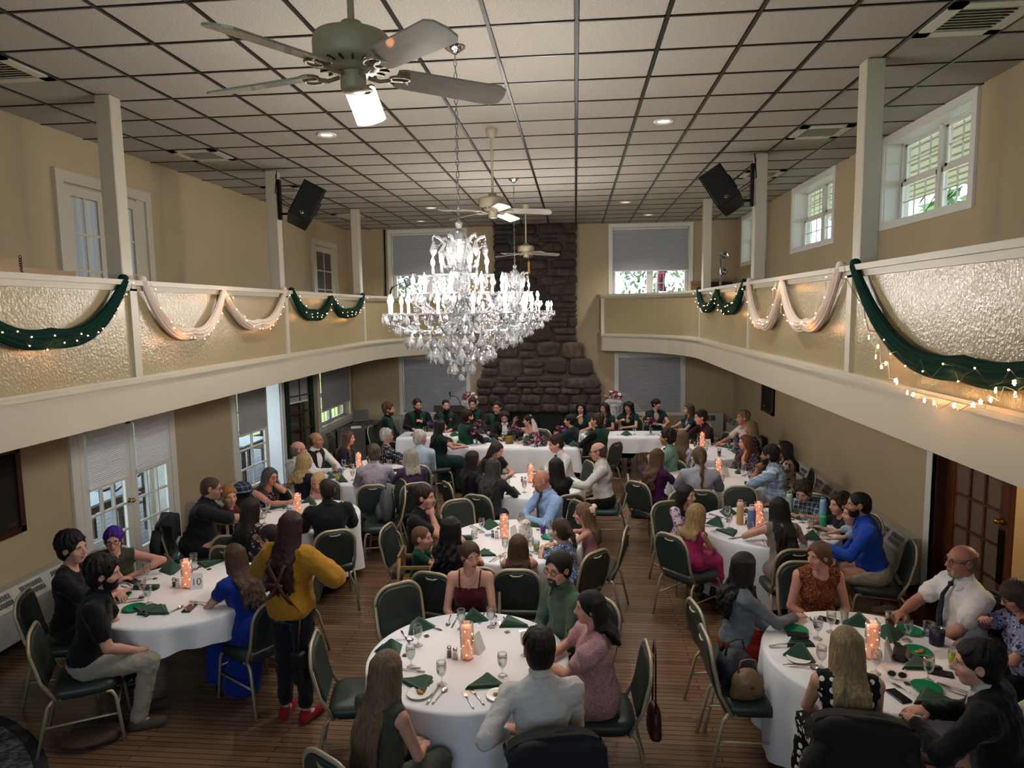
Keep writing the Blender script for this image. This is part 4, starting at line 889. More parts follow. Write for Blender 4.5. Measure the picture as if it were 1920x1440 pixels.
# rug at the lower left
t = thing('rug', 'grey patterned half-round rug with dark border in the lower left corner', 'rug', (-5.27, 2.70, 0))
m_rug = M('grey_rug', '#6d6e70', .95, noise=(22, .6, '#2c2d30'), bump=(80, .5, .01), stretch=(1, 2.2, 1))
_an = [-PI / 2 + PI * k / 48 for k in range(49)]; _c = lambda r: [(-.13, -r)] + [(r * math.cos(a), r * math.sin(a)) for a in _an] + [(-.13, r)]
MB().prism(_c(2.06), 2, .0, .012).build('pile', m_rug, t)
MB().tube([(2.10 * math.cos(a), 2.10 * math.sin(a), .004) for a in _an], .012, n=8, ry=.045, up=(0, 0, 1)).build('border', M('rug_border', '#232427', .9), t)
# ---------------------------------------------------------- deck furniture outside the left doors
m_teak = M('teak', '#5b4332', .6, noise=(4, .3), stretch=(8, 1, 8)); m_tabw = M('deck_table_top', '#a6b5b8', .4)
def deck_table(loc, label):
    t = thing('deck_table', label, 'table', loc)
    MB().bb((-.5, -.5, .70), (.5, .5, .73)).build('table_top', m_tabw, t); MB().bb((-.46, -.46, .6), (.46, .46, .70)).build('apron', m_teak, t)
    for sx in (-1, 1):
        for sy in (-1, 1): MB().bb((sx * .45 - .03, sy * .45 - .03, 0), (sx * .45 + .03, sy * .45 + .03, .6)).build('leg', m_teak, t)
def deck_chair(loc, rz, label):
    t = thing('deck_chair', label, 'chair', loc, rz, group='wooden deck chairs')
    for sx in (-1, 1):
        MB().bb((sx * .25 - .025, -.25, 0), (sx * .25 + .025, -.2, .92)).build('leg', m_teak, t); MB().bb((sx * .25 - .025, .2, 0), (sx * .25 + .025, .25, .64)).build('leg', m_teak, t); MB().bb((sx * .25 - .03, -.25, .62), (sx * .25 + .03, .27, .65)).build('armrest', m_teak, t)
    for k in range(6): MB().bb((-.25, -.22 + k * .078, .42), (.25, -.22 + k * .078 + .06, .44)).build('seat_slat', m_teak, t)
    MB().bb((-.25, -.245, .85), (.25, -.205, .93)).build('top_rail', m_teak, t); MB().bb((-.25, -.245, .5), (.25, -.205, .55)).build('lower_rail', m_teak, t)
    for a in (-1, 1):
        for q in (-1, 1): MB().tube([(a * .23, -.225, .7 + q * .15), (0 , -.225, .7 - q * .02), ], .014, n=5).build('lattice_bar', m_teak, t)
deck_table((-6.7, 8.2, 0), 'wooden deck table seen through the closed left doors'); deck_chair((-6.5, 7.3, 0), .3, 'wooden deck chair nearest the closed left doors'); deck_chair((-6.6, 9.1, 0), PI, 'wooden deck chair beyond the table by the closed left doors')
deck_table((-6.6, 12.4, 0), 'wooden deck table seen through the open doorway'); deck_chair((-6.4, 13.4, 0), PI - .2, 'wooden deck chair beyond the open doorway table'); deck_chair((-6.5, 14.7, 0), PI + .3, 'wooden deck chair farthest out past the open doorway'); deck_chair((-6.35, 11.5, 0), .2, 'wooden deck chair on the near side of the open doorway table')
t = thing('flag', 'red and blue flag hanging outside the far right window', 'flag', (1.95, 17.0, 3.2))
MB().tube([(-.1, 0, -3.6), (0, 0, 0), (.05, 0, 1.2)], .025, n=6).build('flag_pole', m_white, t); MB().grid(lambda u, v: (.06 + u * .17 + .03 * math.sin(v * 7), .05 * math.sin(u * 9 + v * 2), 1.1 - v * .75), 10, 10).build('cloth', M('flag_red', '#b02a34', .7, noise=(2, 1, '#2c3a78')), t, fix=False)

t = thing('wall_sconce', 'small black wall fixture beside the nearest right window', 'fixture', (XR, 9.25, 4.22)); MB().bb((-.02, -.06, -.09), (0, .06, .09), bev=.005).build('back_plate', m_cream, t); MB().tube([(-.02, 0, 0), (-.09, 0, .01)], .022, n=8).build('lamp_socket', m_black, t)
# ================================================================== smooth bodies: blended round shapes meshed with surface nets
def _nrm(v): v = np.asarray(v, float); return v / (np.linalg.norm(v) + 1e-12)
def field_mesh(prims, h):
    lo = np.full(3, 1e9); hi = np.full(3, -1e9)
    for p in prims:
        if p[0] == 'c':
            for q, r in ((p[1], p[3]), (p[2], p[4])): lo = np.minimum(lo, np.asarray(q) - r); hi = np.maximum(hi, np.asarray(q) + r)
        elif p[0] == 'e': r = max(p[2]); lo = np.minimum(lo, np.asarray(p[1]) - r); hi = np.maximum(hi, np.asarray(p[1]) + r)
    lo -= 3 * h; hi += 3 * h; n = np.ceil((hi - lo) / h).astype(int) + 1
    ax = [(lo[i] + h * np.arange(n[i])).astype(np.float32) for i in range(3)]; F = np.full(n, .25, np.float32)
    for p in prims:
        if p[0] == 'p':
            nn, pt = _nrm(p[1]), np.asarray(p[2]); d = (ax[0] * nn[0])[:, None, None] + (ax[1] * nn[1])[None, :, None] + (ax[2] * nn[2])[None, None, :] - float(nn @ pt)
            F = np.maximum(F, d.astype(np.float32)); continue
        k = p[-1]
        if p[0] == 'c': a, b = np.asarray(p[1], float), np.asarray(p[2], float); r = max(p[3], p[4]); l_, u_ = np.minimum(a, b) - r, np.maximum(a, b) + r
        else: a = np.asarray(p[1], float); r = max(p[2]); l_, u_ = a - r, a + r
        m = k + 2.5 * h; i0 = np.clip(((l_ - m - lo) / h).astype(int), 0, n - 1); i1 = np.clip(((u_ + m - lo) / h).astype(int) + 2, 1, n)
        x = ax[0][i0[0]:i1[0]][:, None, None] - a[0]; y = ax[1][i0[1]:i1[1]][None, :, None] - a[1]; z = ax[2][i0[2]:i1[2]][None, None, :] - a[2]
        if p[0] == 'c':
            ba = b - a; q = float(ba @ ba) + 1e-12; t = np.clip((x * ba[0] + y * ba[1] + z * ba[2]) / q, 0, 1)
            d = np.sqrt((x - t * ba[0]) ** 2 + (y - t * ba[1]) ** 2 + (z - t * ba[2]) ** 2) - (p[3] + (p[4] - p[3]) * t)
        else:
            r3, Rm = p[2], p[3]
            if Rm is None: X, Y, Z = x / r3[0], y / r3[1], z / r3[2]
            else: X = (x * Rm[0][0] + y * Rm[1][0] + z * Rm[2][0]) / r3[0]; Y = (x * Rm[0][1] + y * Rm[1][1] + z * Rm[2][1]) / r3[1]; Z = (x * Rm[0][2] + y * Rm[1][2] + z * Rm[2][2]) / r3[2]
            k0 = np.sqrt(X * X + Y * Y + Z * Z); k1 = np.sqrt((X / r3[0]) ** 2 + (Y / r3[1]) ** 2 + (Z / r3[2]) ** 2) + 1e-9; d = k0 * (k0 - 1) / k1
        sl = tuple(slice(i0[i], i1[i]) for i in range(3)); f = F[sl]
        if p[0] == 's': F[sl] = np.maximum(f, -d)
        elif k <= 0: F[sl] = np.minimum(f, d)
        else: hh = np.maximum(k - np.abs(f - d), 0) / k; F[sl] = np.minimum(f, d) - hh * hh * k * .25
    S = F < 0
    C = S[:-1, :-1, :-1].astype(np.int8)
    for dx, dy, dz in ((1, 0, 0), (0, 1, 0), (1, 1, 0), (0, 0, 1), (1, 0, 1), (0, 1, 1), (1, 1, 1)):
        C = C + S[dx:n[0] - 1 + dx, dy:n[1] - 1 + dy, dz:n[2] - 1 + dz]
    mask = (C > 0) & (C < 8); idx = np.argwhere(mask); cn = np.array([(i, j, k) for i in (0, 1) for j in (0, 1) for k in (0, 1)])
    vals = np.stack([F[idx[:, 0] + c[0], idx[:, 1] + c[1], idx[:, 2] + c[2]] for c in cn], 1); acc = np.zeros((len(idx), 3)); cnt = np.zeros(len(idx))
    for i in range(8):
        for j in range(i + 1, 8):
            if np.abs(cn[i] - cn[j]).sum() != 1: continue
            fa, fb = vals[:, i], vals[:, j]; s = (fa < 0) != (fb < 0); t = np.where(s, fa / np.where(s, fa - fb, 1), 0)
            acc += np.where(s[:, None], cn[i] + t[:, None] * (cn[j] - cn[i]), 0); cnt += s
    V = lo + h * (idx + acc / cnt[:, None]); vid = np.full(mask.shape, -1, np.int64); vid[mask] = np.arange(len(idx)); Q = []
    for axis in range(3):
        o = [i for i in range(3) if i != axis]; A = np.moveaxis(S, axis, 0); D = A[:-1] != A[1:]; D = np.moveaxis(D, 0, axis)
        e = np.argwhere(D); e = e[(e[:, o[0]] > 0) & (e[:, o[1]] > 0) & (e[:, o[0]] < n[o[0]] - 1) & (e[:, o[1]] < n[o[1]] - 1)]
        if not len(e): continue
        def at(a, b): q = e.copy(); q[:, o[0]] -= a; q[:, o[1]] -= b; return vid[q[:, 0], q[:, 1], q[:, 2]]
        q = np.stack([at(1, 1), at(0, 1), at(0, 0), at(1, 0)], 1); fl = S[e[:, 0], e[:, 1], e[:, 2]]
        if axis == 1: fl = ~fl
        q[~fl] = q[~fl][:, ::-1]; Q.append(q)
    return V, np.concatenate(Q) if Q else np.zeros((0, 4), int)
def np_mesh(name, parts, mats):
    """parts: list of (V, Q, material index or array)"""
    V = np.concatenate([p[0] for p in parts]); Q = []; Mi = []; b = 0
    for v, q, m in parts: Q.append(q + b); Mi.append(np.full(len(q), m) if np.isscalar(m) else m); b += len(v)
    Q = np.concatenate(Q).astype(np.int32); Mi = np.concatenate(Mi).astype(np.int32)
    me = bpy.data.meshes.new(name); me.vertices.add(len(V)); me.vertices.foreach_set('co', V.astype(np.float32).ravel())
    me.loops.add(len(Q) * 4); me.loops.foreach_set('vertex_index', Q.ravel()); me.polygons.add(len(Q))
    me.polygons.foreach_set('loop_start', np.arange(0, len(Q) * 4, 4, dtype=np.int32)); me.polygons.foreach_set('material_index', Mi)
    me.polygons.foreach_set('use_smooth', np.ones(len(Q), bool))
    for m in mats: me.materials.append(m)
    me.update(calc_edges=True); return me
def rotm(yaw=0, pitch=0, roll=0):
    return np.array(Euler((R_(pitch), R_(roll), R_(yaw)), 'XYZ').to_matrix())

# ---- head and hand masters, meshed once for each level of detail
LODH, LODB, LODC, LODR, LODD = (.0055, .0085, .012), (.015, .02, .026), (.0135, .019, .025), (.0095, .014, .019), (.0042, .006, .009)
def head_prims():
    p = [('e', (0, -.012, .038), (.077, .098, .084), None, .0), ('e', (0, .022, -.03), (.062, .074, .078), None, .03), ('e', (0, .052, -.092), (.034, .03, .024), None, .03),
         ('c', (-.038, .076, .032), (.038, .076, .032), .013, .013, .02), ('e', (-.045, .058, -.022), (.024, .024, .022), None, .02), ('e', (.045, .058, -.022), (.024, .024, .022), None, .02)]
    for s in (-1, 1): p.append(('s', (s * .032, .1, .011), (.02, .017, .012), None, 0))
    p += [('c', (0, .088, .02), (0, .112, -.022), .0085, .0125, .012), ('e', (-.012, .1, -.027), (.009, .011, .008), None, .008), ('e', (.012, .1, -.027), (.009, .011, .008), None, .008),
          ('e', (0, .092, -.054), (.025, .012, .007), None, .006), ('e', (0, .09, -.066), (.021, .012, .0075), None, .006)]
    for s in (-1, 1): p += [('e', (s * .08, -.006, .002), (.011, .021, .033), None, .006), ('s', (s * .09, -.004, .006), (.007, .011, .018), None, 0)]
    p.append(('c', (0, -.025, -.06), (0, -.035, -.2), .054, .056, .02)); return p
_HD = {}
def head_part(lod):
    if lod in _HD: return _HD[lod]
    V, Q = field_mesh(head_prims(), LODH[lod]); fc = V[Q].mean(1); m = np.zeros(len(Q), int)
    lip = (np.abs(fc[:, 0]) < .022) & (fc[:, 1] > .088) & (fc[:, 2] < -.047) & (fc[:, 2] > -.072); m[lip] = 1
    parts = [(V, Q, m)]
    def ball(c, r, sq, mi, a=10, b_=7):
        mb = MB().ico(c, r, sq, a, b_); parts.append((np.array(mb.v), np.array(mb.f), mi))
    for s in (-1, 1):
        ball((s * .032, .0775, .011), .0135, (1, 1, .78), 2); ball((s * .0325, .0858, .0108), .0066, (1, .9, 1), 3)
        mb = MB().tube([(s * .016, .093, .029), (s * .032, .092, .034), (s * .049, .082, .029)], [.0035, .004, .002], n=5, cap=False); parts.append((np.array(mb.v), np.array(mb.f), 4))
        mb = MB().tube([(s * .017, .086, .016), (s * .032, .0915, .0215), (s * .047, .082, .0155)], [.002, .0028, .002], n=4, cap=False); parts.append((np.array(mb.v), np.array(mb.f), 4))
    _HD[lod] = parts; return parts
_HN = {}
def hand_part(pose, lod):
    if (pose, lod) in _HN: return _HN[(pose, lod)]
    cu = {'flat': 10, 'rest': 24, 'grip': 58, 'fist': 78}[pose]; p = [('c', (0, -.02, 0), (0, .02, 0), .026, .027, 0), ('e', (0, .052, 0), (.043, .052, .0175), None, .02)]
    for x, L, r in ((-.031, .072, .0088), (-.0105, .08, .0092), (.0105, .074, .0088), (.031, .058, .0078)):
        a = np.array([x * .9, .085, 0]); ang = R_(cu * .5); sp = x * 1.2; seg = (.45, .31, .26)
        for q, sg in enumerate(seg):
            d = np.array([math.sin(sp) * math.cos(ang), math.cos(ang) * math.cos(sp), -math.sin(ang)]); b = a + d * L * sg
            p.append(('c', a, b, r * (1 - .08 * q), r * (1 - .08 * (q + 1)), .004 if q else .008)); a = b; ang += R_(cu)
    t0, t1, t2, t3 = (-.03, .02, -.004), (-.054, .05, -.014), (-.06 + .012 * cu / 60, .078, -.022), (-.056 + .03 * cu / 60, .1, -.03)
    p += [('c', t0, t1, .0145, .0115, .01), ('c', t1, t2, .0112, .0102, .004), ('c', t2, t3, .0102, .0082, .004)]
    _HN[(pose, lod)] = field_mesh(p, LODD[lod]); return _HN[(pose, lod)]

SKIN = {'fair': '#b98a77', 'pink': '#b27f6d', 'tan': '#9c6f57', 'olive': '#8e6650', 'red': '#a36e5c'}
def skin_mats(tone, brow, makeup=False):
    c = SKIN[tone]; m0 = M('skin_' + tone, c, .55, noise=(18, .1), bump=(220, .06, .002), spec=.4)
    N, L, b = nodes(m0); b.inputs['Subsurface Weight'].default_value = .08; b.inputs['Subsurface Radius'].default_value = (.02, .008, .004)
    return [m0, M('lips_' + tone + ('_m' if makeup else ''), '#8f4a46' if makeup else '#94594e', .45), M('eye_white', '#cfcac4', .25), M('iris_dark', '#20160f', .15), M('brow_' + brow, brow, .8)]
def hairm(col):
    m = M('hair_' + col.strip('#'), col, .5, noise=(14, .5), bump=(24, .9, .012), stretch=(6, 6, .5), spec=.3); return m

ARMS = {  # wrist targets in the body frame (x outwards for that side, y forward, z above floor), elbow pole, hand pose
    'lap': ((.06, .30, .63), (.8, -.5, -.5), 'rest'), 'lap2': ((.10, .34, .62), (.7, -.4, -.5), 'rest'), 'table': ((.10, .42, .80), (.9, -.2, -.6), 'rest'),
    'tablein': ((.02, .36, .80), (1, 0, -.5), 'rest'), 'forearm': ((-.02, .33, .80), (1, .1, -.6), 'flat'), 'down': ((.27, .02, .58), (.5, -.9, 0), 'rest'),
    'chin': ((.03, .20, 1.06), (.7, .5, -.9), 'fist'), 'clasp': ((.03, .30, 1.02), (.7, .4, -.9), 'grip'), 'reach': ((.05, .60, .86), (.6, 0, -.8), 'grip'),
    'hip': ((.27, -.02, .62), (1, -.6, 0), 'fist'), 'wave': ((.14, .36, 1.14), (.8, .2, -.7), 'flat'), 'hold': ((.10, .30, .92), (.9, -.3, -.6), 'grip'), 'kid': ((.08, .30, .80), (.9, 0, -.5), 'rest'), 'side': ((.22, .06, .80), (.6, -.8, -.2), 'rest')}
def ik(S, T, l1, l2, pole):
    S, T = np.asarray(S, float), np.asarray(T, float); d = T - S; D = np.linalg.norm(d); mx = (l1 + l2) * .985
    if D > mx: T = S + d / D * mx; d = T - S; D = mx
    D = max(D, abs(l1 - l2) + .02); u = d / D; a = (l1 * l1 - l2 * l2 + D * D) / (2 * D); hgt = math.sqrt(max(l1 * l1 - a * a, 0))
    p = np.asarray(pole, float); p = p - u * (p @ u); p = _nrm(p); return S + u * a + p * hgt, T

HEADS = []
def build_person(s):
    g = s.get; sc = g('sc', 1.0); lod = g('lod', 1); fem = g('sex', 'm') == 'f'; kid = g('sex') == 'c'; G = g('g', 1.0); stand = g('stand', False)
    w = (.9 if fem else 1.0) * sc * (1 + (G - 1) * .55); dp = sc * G; seat = g('seat', .475)
    hip = np.array([0, 0, .93 * sc if stand else seat + .085 * sc]); RT = rotm(0, -g('lean', 4), g('tilt', 0)); RT2 = rotm(g('twist', 0)) @ RT if g('twist') else RT
    T = lambda x, y, z: hip + RT @ (np.array([x, y, z]) * sc)
    T2 = lambda x, y, z: hip + RT2 @ (np.array([x, y, z]) * sc)
    shw = (.163 if fem else .18) * (1 + (G - 1) * .3) * (.82 if kid else 1); neckb = T2(0, -.005, .515); hs = (1.0 if not kid else 1.0) * (.96 if fem else 1.0) * (1 if not kid else .93 / sc)
    HR = RT2 @ rotm(g('hy', 0), -g('hp', 0), g('hr', 0)) if False else rotm(g('twist', 0) + g('hy', 0), -g('hp', 0) - g('lean', 4) * .35, g('hr', 0)); hsz = hs * (sc if not kid else sc)
    HC = neckb + np.array([0, 0, 0]) + RT2 @ np.array([0, .012, .085 * sc]) + HR @ np.array([0, .02, .075]) * hsz
    hd = lambda x, y, z: HC + HR @ (np.array([x, y, z]) * hsz)
    o_root = None
    # ---------------- skeleton
    sh = {}; el = {}; wr = {}; hand = []; l1, l2 = .285 * sc, .245 * sc
    for side, sg in (('R', 1), ('L', -1)):
        S = T2(sg * shw, -.005, .455); a = g('arm' + side, 'lap'); pz = None
        if isinstance(a, str): tgt, pole, pose = ARMS[a]
        else: tgt, pole, pose = a
        tgt = np.array([sg * tgt[0], tgt[1], tgt[2]]); 
        if stand and isinstance(a, str): tgt = tgt + np.array([0, 0, .36])
        E_, W_ = ik(S, tgt, l1, l2, np.array([sg * pole[0], pole[1], pole[2]])); sh[side], el[side], wr[side] = S, E_, W_
        y = _nrm(W_ - E_); 
        if pose in ('flat', 'rest') and tgt[2] < 1.0: y = _nrm(y * [1, 1, .35])
        z0 = np.array([0, 0, 1.]) if pose not in ('fist', 'grip') else np.array([sg * .6, .3, .75])
        z = _nrm(z0 - y * (z0 @ y)); x = np.cross(y, z); Hm = np.stack([x * (1 if sg > 0 else -1), y, z], 1)
        V, Q = hand_part(pose, lod); k = (.93 if fem else 1.0) * (sc if not kid else sc * .95)
        V2 = W_ + (V * k) @ Hm.T; hand.append((V2, Q if sg > 0 else Q[:, ::-1], 0))
    kn = {}; an = {}; toe = {}
    for side, sg in (('R', 1), ('L', -1)):
        hx = hip + np.array([sg * .09 * w, .0, 0])
        if stand: kn[side] = hip + np.array([sg * .095 * sc, .015, -.42 * sc]); an[side] = np.array([sg * .095 * sc, -.01, .08]); toe[side] = an[side] + np.array([sg * .04, .15 * sc, -.045])
        else:
            ko = g('knee', .12); kn[side] = np.array([sg * ko * sc, .42 * sc, seat + .055 * sc]); fz = max(.085, kn[side][2] - .45 * sc); an[side] = np.array([sg * (ko - .01) * sc, (.40 + g('feet', 0)) * sc, fz]); toe[side] = an[side] + np.array([sg * .03, .16 * sc, -.045])
    # ---------------- skin body, one surface
    bk = .045 * sc
    def torso(off, kk=bk):
        P = [('e', T(0, -.01, .03), (.172 * w + off, .125 * dp + off, .12 * sc + off), RT, 0), ('e', T(0, .012 * G, .17), (.142 * w + off, .112 * dp * (1.06 if G > 1.1 else 1) + off, .15 * sc + off), RT, kk),
             ('e', T2(0, -.005, .355), (.158 * w + off, .108 * dp + off, .155 * sc + off), RT2, kk), ('c', T2(-shw * .93, -.012, .452), T2(shw * .93, -.012, .452), .058 * sc + off, .058 * sc + off, kk),
             ('c', T2(-.055, -.018, .49), T2(.055, -.018, .49), .05 * sc + off, .05 * sc + off, kk)]
        if fem: P += [('e', T2(q * .07, .085, .315), (.062 * sc * G + off, .055 * sc + off, .06 * sc + off), RT2, .03) for q in (-1, 1)]
        return P
    ra = (.043 if fem else .05) * sc * (1 + (G - 1) * .7); rf = (.034 if fem else .039) * sc * (1 + (G - 1) * .4); rwr = (.023 if fem else .027) * sc
    P = torso(-.006) + [('c', neckb - RT2 @ np.array([0, 0, .03]), hd(0, -.03, -.09), (.052 if not fem else .044) * hsz, (.05 if not fem else .042) * hsz, .03)]
    for q in 'RL':
        P += [('c', sh[q], el[q], ra, rf * 1.02, .025), ('c', el[q], el[q] + (wr[q] - el[q]) * .35, rf, rf * 1.04, .012), ('c', el[q] + (wr[q] - el[q]) * .35, wr[q], rf * 1.04, rwr, .012)]
    lr = 1 + (G - 1) * .6
    for q, sg in (('R', 1), ('L', -1)):
        hx = hip + np.array([sg * .09 * w, .0, -.005]); cf = an[q] + (kn[q] - an[q]) * .68 + np.array([0, -.006, 0])
        P += [('c', hx, kn[q], .082 * sc * lr, .056 * sc, .03), ('c', kn[q], cf, .05 * sc, .048 * sc, .01), ('c', cf, an[q], .048 * sc, .034 * sc, .01), ('c', an[q] - [0, .02, .02], toe[q] - [0, .02, .0], .034 * sc, .026 * sc, .015)]
    bv, bq = field_mesh(P, LODB[lod]); parts = [(bv, bq, 0)]
    for v, q, m in head_part(lod): parts.append((HC + (v * hsz * (np.array([.96, .97, .98]) if fem else 1)) @ HR.T, q, m))
    parts += hand
    mats = skin_mats(g('skin', 'fair'), g('brow', '#2a1d15'), fem and not kid)
    me = np_mesh('person', parts, mats); ob = link('person', me, None, (s['x'], s['y'], 0), (0, 0, R_(s['face'] - 90)))
    tag(ob, s['label'], 'person', g('group'))
    wd = np.random.default_rng(g('seed', 1) + 3); WDIR = wd.normal(size=(7, 3)); WDIR /= np.linalg.norm(WDIR, axis=1)[:, None]; WPH = wd.uniform(0, 6.28, 7)
    def child(name, prims, h, m_, parent=ob, wr_=0.):
        V, Q = field_mesh(prims, h)
        if not len(Q): return
        me_ = np_mesh(name, [(V, Q, 0)], [m_])
        if wr_ > 0 and lod < 2:
            nr_ = np.zeros(len(V) * 3, np.float32); me_.vertex_normals.foreach_get('vector', nr_); nr_ = nr_.reshape(-1, 3); w_ = np.zeros(len(V))
            for q in range(6):
                lam = (.085, .11, .07, .13, .095, .16)[q]; w_ += (1 - np.abs(np.sin(PI * (V @ WDIR[q]) / lam + WPH[q] + 1.3 * np.sin(V @ WDIR[q + 1] * 2 * PI / .21)))) ** 2.2 - .25
            me_.vertices.foreach_set('co', (V + nr_ * (w_ * wr_)[:, None]).astype(np.float32).ravel()); me_.update()
        return link(name, me_, parent)
    hC = LODC[lod]
    # ---------------- clothes
    top, tm = s['top']; off = .011; sl = {'long': 2, 'half': .98, 'short': .62, 'cap': .34, 'none': 0, 'strap': 0}[g('slv', 'short')]
    P = torso(off)
    def sleeves(amount, add, flare=0.):
        r = []
        for q in 'RL':
            if amount >= 1.5: r += [('c', sh[q], el[q], ra + add, rf + add, .03), ('c', el[q], el[q] + (wr[q] - el[q]) * .97, rf + add, rwr + add * .9 + .004, .015)]
            elif amount > 0: r.append(('c', sh[q], sh[q] + (el[q] - sh[q]) * amount, ra + add, ra * .95 + add + flare, .035))
        return r
    P += sleeves(sl, .013, .006)
    if g('puff'): P += [('e', sh[q] + (el[q] - sh[q]) * .35, (.085 * sc, .085 * sc, .1 * sc), None, .02) for q in 'RL']
    def skirt(add, low, kk=.06):
        r = []
        if stand: return r
        mid = np.array([0, .2 * sc, seat + .06 * sc])
        for q, sg in (('R', 1), ('L', -1)):
            hx = hip + np.array([sg * .085 * w, 0, 0]); r.append(('c', hx, kn[q], .1 * sc * lr + add, .075 * sc + add, kk))
            if low > 0: bt = kn[q] + (an[q] - kn[q]) * low + np.array([sg * .03, .02, 0]); r.append(('c', kn[q], bt, .075 * sc + add, .09 * sc + add, kk))
        r.append(('c', hip + [0, .08, .02], np.array([0, .42 * sc, seat + .06 * sc]), .1 * sc, .07 * sc, kk))
        if low > 0: kc = (kn['R'] + kn['L']) / 2; ac = (an['R'] + an['L']) / 2; r.append(('c', kc, kc + (ac - kc) * low, .085 * sc, .12 * sc, kk))
        if low > .9: r.append(('c', hip + [0, .1, -.1], np.array([-.06, .14, .1]), .13 * sc, .17 * sc, .1)); r.append(('p', (0, 0, -1), (0, 0, .012)))
        return r
    if sl == 0 or g('slv') == 'cap':      # sleeveless cut at the armholes
        if sl == 0:
            for q, sg in (('R', 1), ('L', -1)): P.append(('s', sh[q] + RT2 @ np.array([sg * .05, 0, .0]), (.05 * sc, .16, .1 * sc), RT2, 0))
    if g('slv') == 'strap':
        P = torso(off) ; P.append(('p', RT2 @ np.array([0, -.25, 1.]), T2(0, .1, .405)))
    if g('collar'): P += [('c', neckb - RT2 @ np.array([0, 0, .012]), neckb + RT2 @ np.array([0, .004, .045]), .068 * sc, .063 * sc, .012)]
    if g('vneck'): P.append(('s', T2(0, .13, .46), (.062 * sc, .1 * sc, .13 * sc), RT2, 0))
    elif not g('collar') and g('slv') != 'strap': P.append(('s', T2(0, .05, .535), (.075 * sc, .09 * sc, .06 * sc), None, 0))
    if top == 'dress': P = P[:len(torso(off))] + skirt(.02, g('low', .55)) + P[len(torso(off)):]
    if top == 'offsh':                                # off-the-shoulder gown
        P = torso(off) + [('c', sh['R'] + (el['R'] - sh['R']) * .18, sh['R'] + (el['R'] - sh['R']) * .42, ra + .014, ra + .012, .03), ('c', sh['L'] + (el['L'] - sh['L']) * .18, sh['L'] + (el['L'] - sh['L']) * .42, ra + .014, ra + .012, .03), ('p', RT2 @ np.array([0, -.1, 1.]), T2(0, .1, .40))] + skirt(.03, .9)
    if top == 'sweater': P = torso(off + .012) + sleeves(.95, .03, .012) + [('e', T(0, 0, .08), (.19 * w, .15 * dp, .1 * sc), RT, .03)] + [('s', T2(0, .02, .55), (.07 * sc, .08 * sc, .05 * sc), None, 0)]
    if not top == 'none' and g('slv') != 'strap' and top not in ('dress', 'offsh'): P.append(('p', RT @ np.array([0, 0, -1.]), T(0, 0, g('hem', -.03))))
    topname = {'tee': 'shirt', 'dress': 'dress', 'offsh': 'wedding_gown'}.get(top, top); tch = child(topname, P, hC, tm, wr_=.0045 * sc)
    if g('slv') == 'strap':
        mb = MB()
        for sg in (-1, 1): mb.tube([T2(sg * .075, .115 * G, .37), T2(sg * .09, .085, .45), T2(sg * .095, -.0, .525), T2(sg * .085, -.1, .45), T2(sg * .07, -.115, .38)], .007 * sc, n=5)
        mb.build('strap', tm, ob)
    if g('vest'):
        P = torso(off + .011) + [('p', RT2 @ np.array([0, .3, 1.]), T2(0, 0, .54)), ('s', T2(0, .15, .43), (.055, .13, .17), RT2, 0), ('p', RT @ np.array([0, 0, -1.]), T(0, 0, -.0))]
        for q, sg in (('R', 1), ('L', -1)): P.append(('s', sh[q] + RT2 @ np.array([sg * .045, 0, -.0]), (.06, .2, .13), RT2, 0))
        child('vest', P, hC, g('vest'))
    if g('jacket'):
        P = torso(off + .014) + sleeves(2, .022) + [('s', T2(0, .16, .40), (.05, .14, .2), RT2, 0), ('s', T2(0, .05, .545), (.07, .08, .06), None, 0), ('p', RT @ np.array([0, 0, -1.]), T(0, 0, g('jhem', -.06))), ('c', neckb - RT2 @ np.array([0, .02, .01]), neckb + RT2 @ np.array([0, -.02, .02]), .07 * sc, .064 * sc, .01)]
        P[-1], P[-5] = P[-5], P[-1]; child('jacket', P, hC, g('jacket'), wr_=.004)
    if g('bot'):
        bt, bm_ = g('bot'); tuck = top == 'shirt' and not fem and not kid; ti = .02 if tuck else .006; P = [('e', T(0, -.01, .02), (.176 * w + ti, .13 * dp + ti, (.15 if tuck else .115) * sc), RT, 0)]; fr = {'trousers': .95, 'shorts': 0, 'cropped': .8}.get(bt, .95)
        for q, sg in (('R', 1), ('L', -1)):
            hx = hip + np.array([sg * .09 * w, .0, -.005]); P.append(('c', hx, kn[q], .094 * sc * lr, .074 * sc, .025))
            if fr: P.append(('c', kn[q], kn[q] + (an[q] - kn[q]) * fr, .074 * sc, .06 * sc, .015))
        if tuck: P.append(('p', RT @ np.array([0, .1, 1.]), T(0, 0, .075)))
        if bt == 'skirt': P = [P[0]] + skirt(.02, g('low', .3))
        child('trousers' if bt != 'skirt' else 'skirt', P, hC, bm_, wr_=.0045)
    if g('collar') and lod < 2:
        def cf_(u, v):
            a = R_(-158 + 316 * u); fr_ = max(0, -math.cos(a)); r0 = .064 + .004 * v; sp_ = v * (.018 + .016 * fr_); zz = .532 - .012 * fr_ - v * (.034 + .05 * fr_ ** 2); y0 = .004 + .014 * fr_
            return T2(math.sin(a) * (r0 + sp_), -math.cos(a) * (r0 + sp_) * .96 + y0 * (1 if fr_ else 0) - .006, zz + .02)
        co_ = MB().grid(cf_, 30, 3).build('collar', tm, ob, fix=False); md_ = co_.modifiers.new('thickness', 'SOLIDIFY'); md_.thickness = .004
    shm = g('shoe', m_skinshoe)
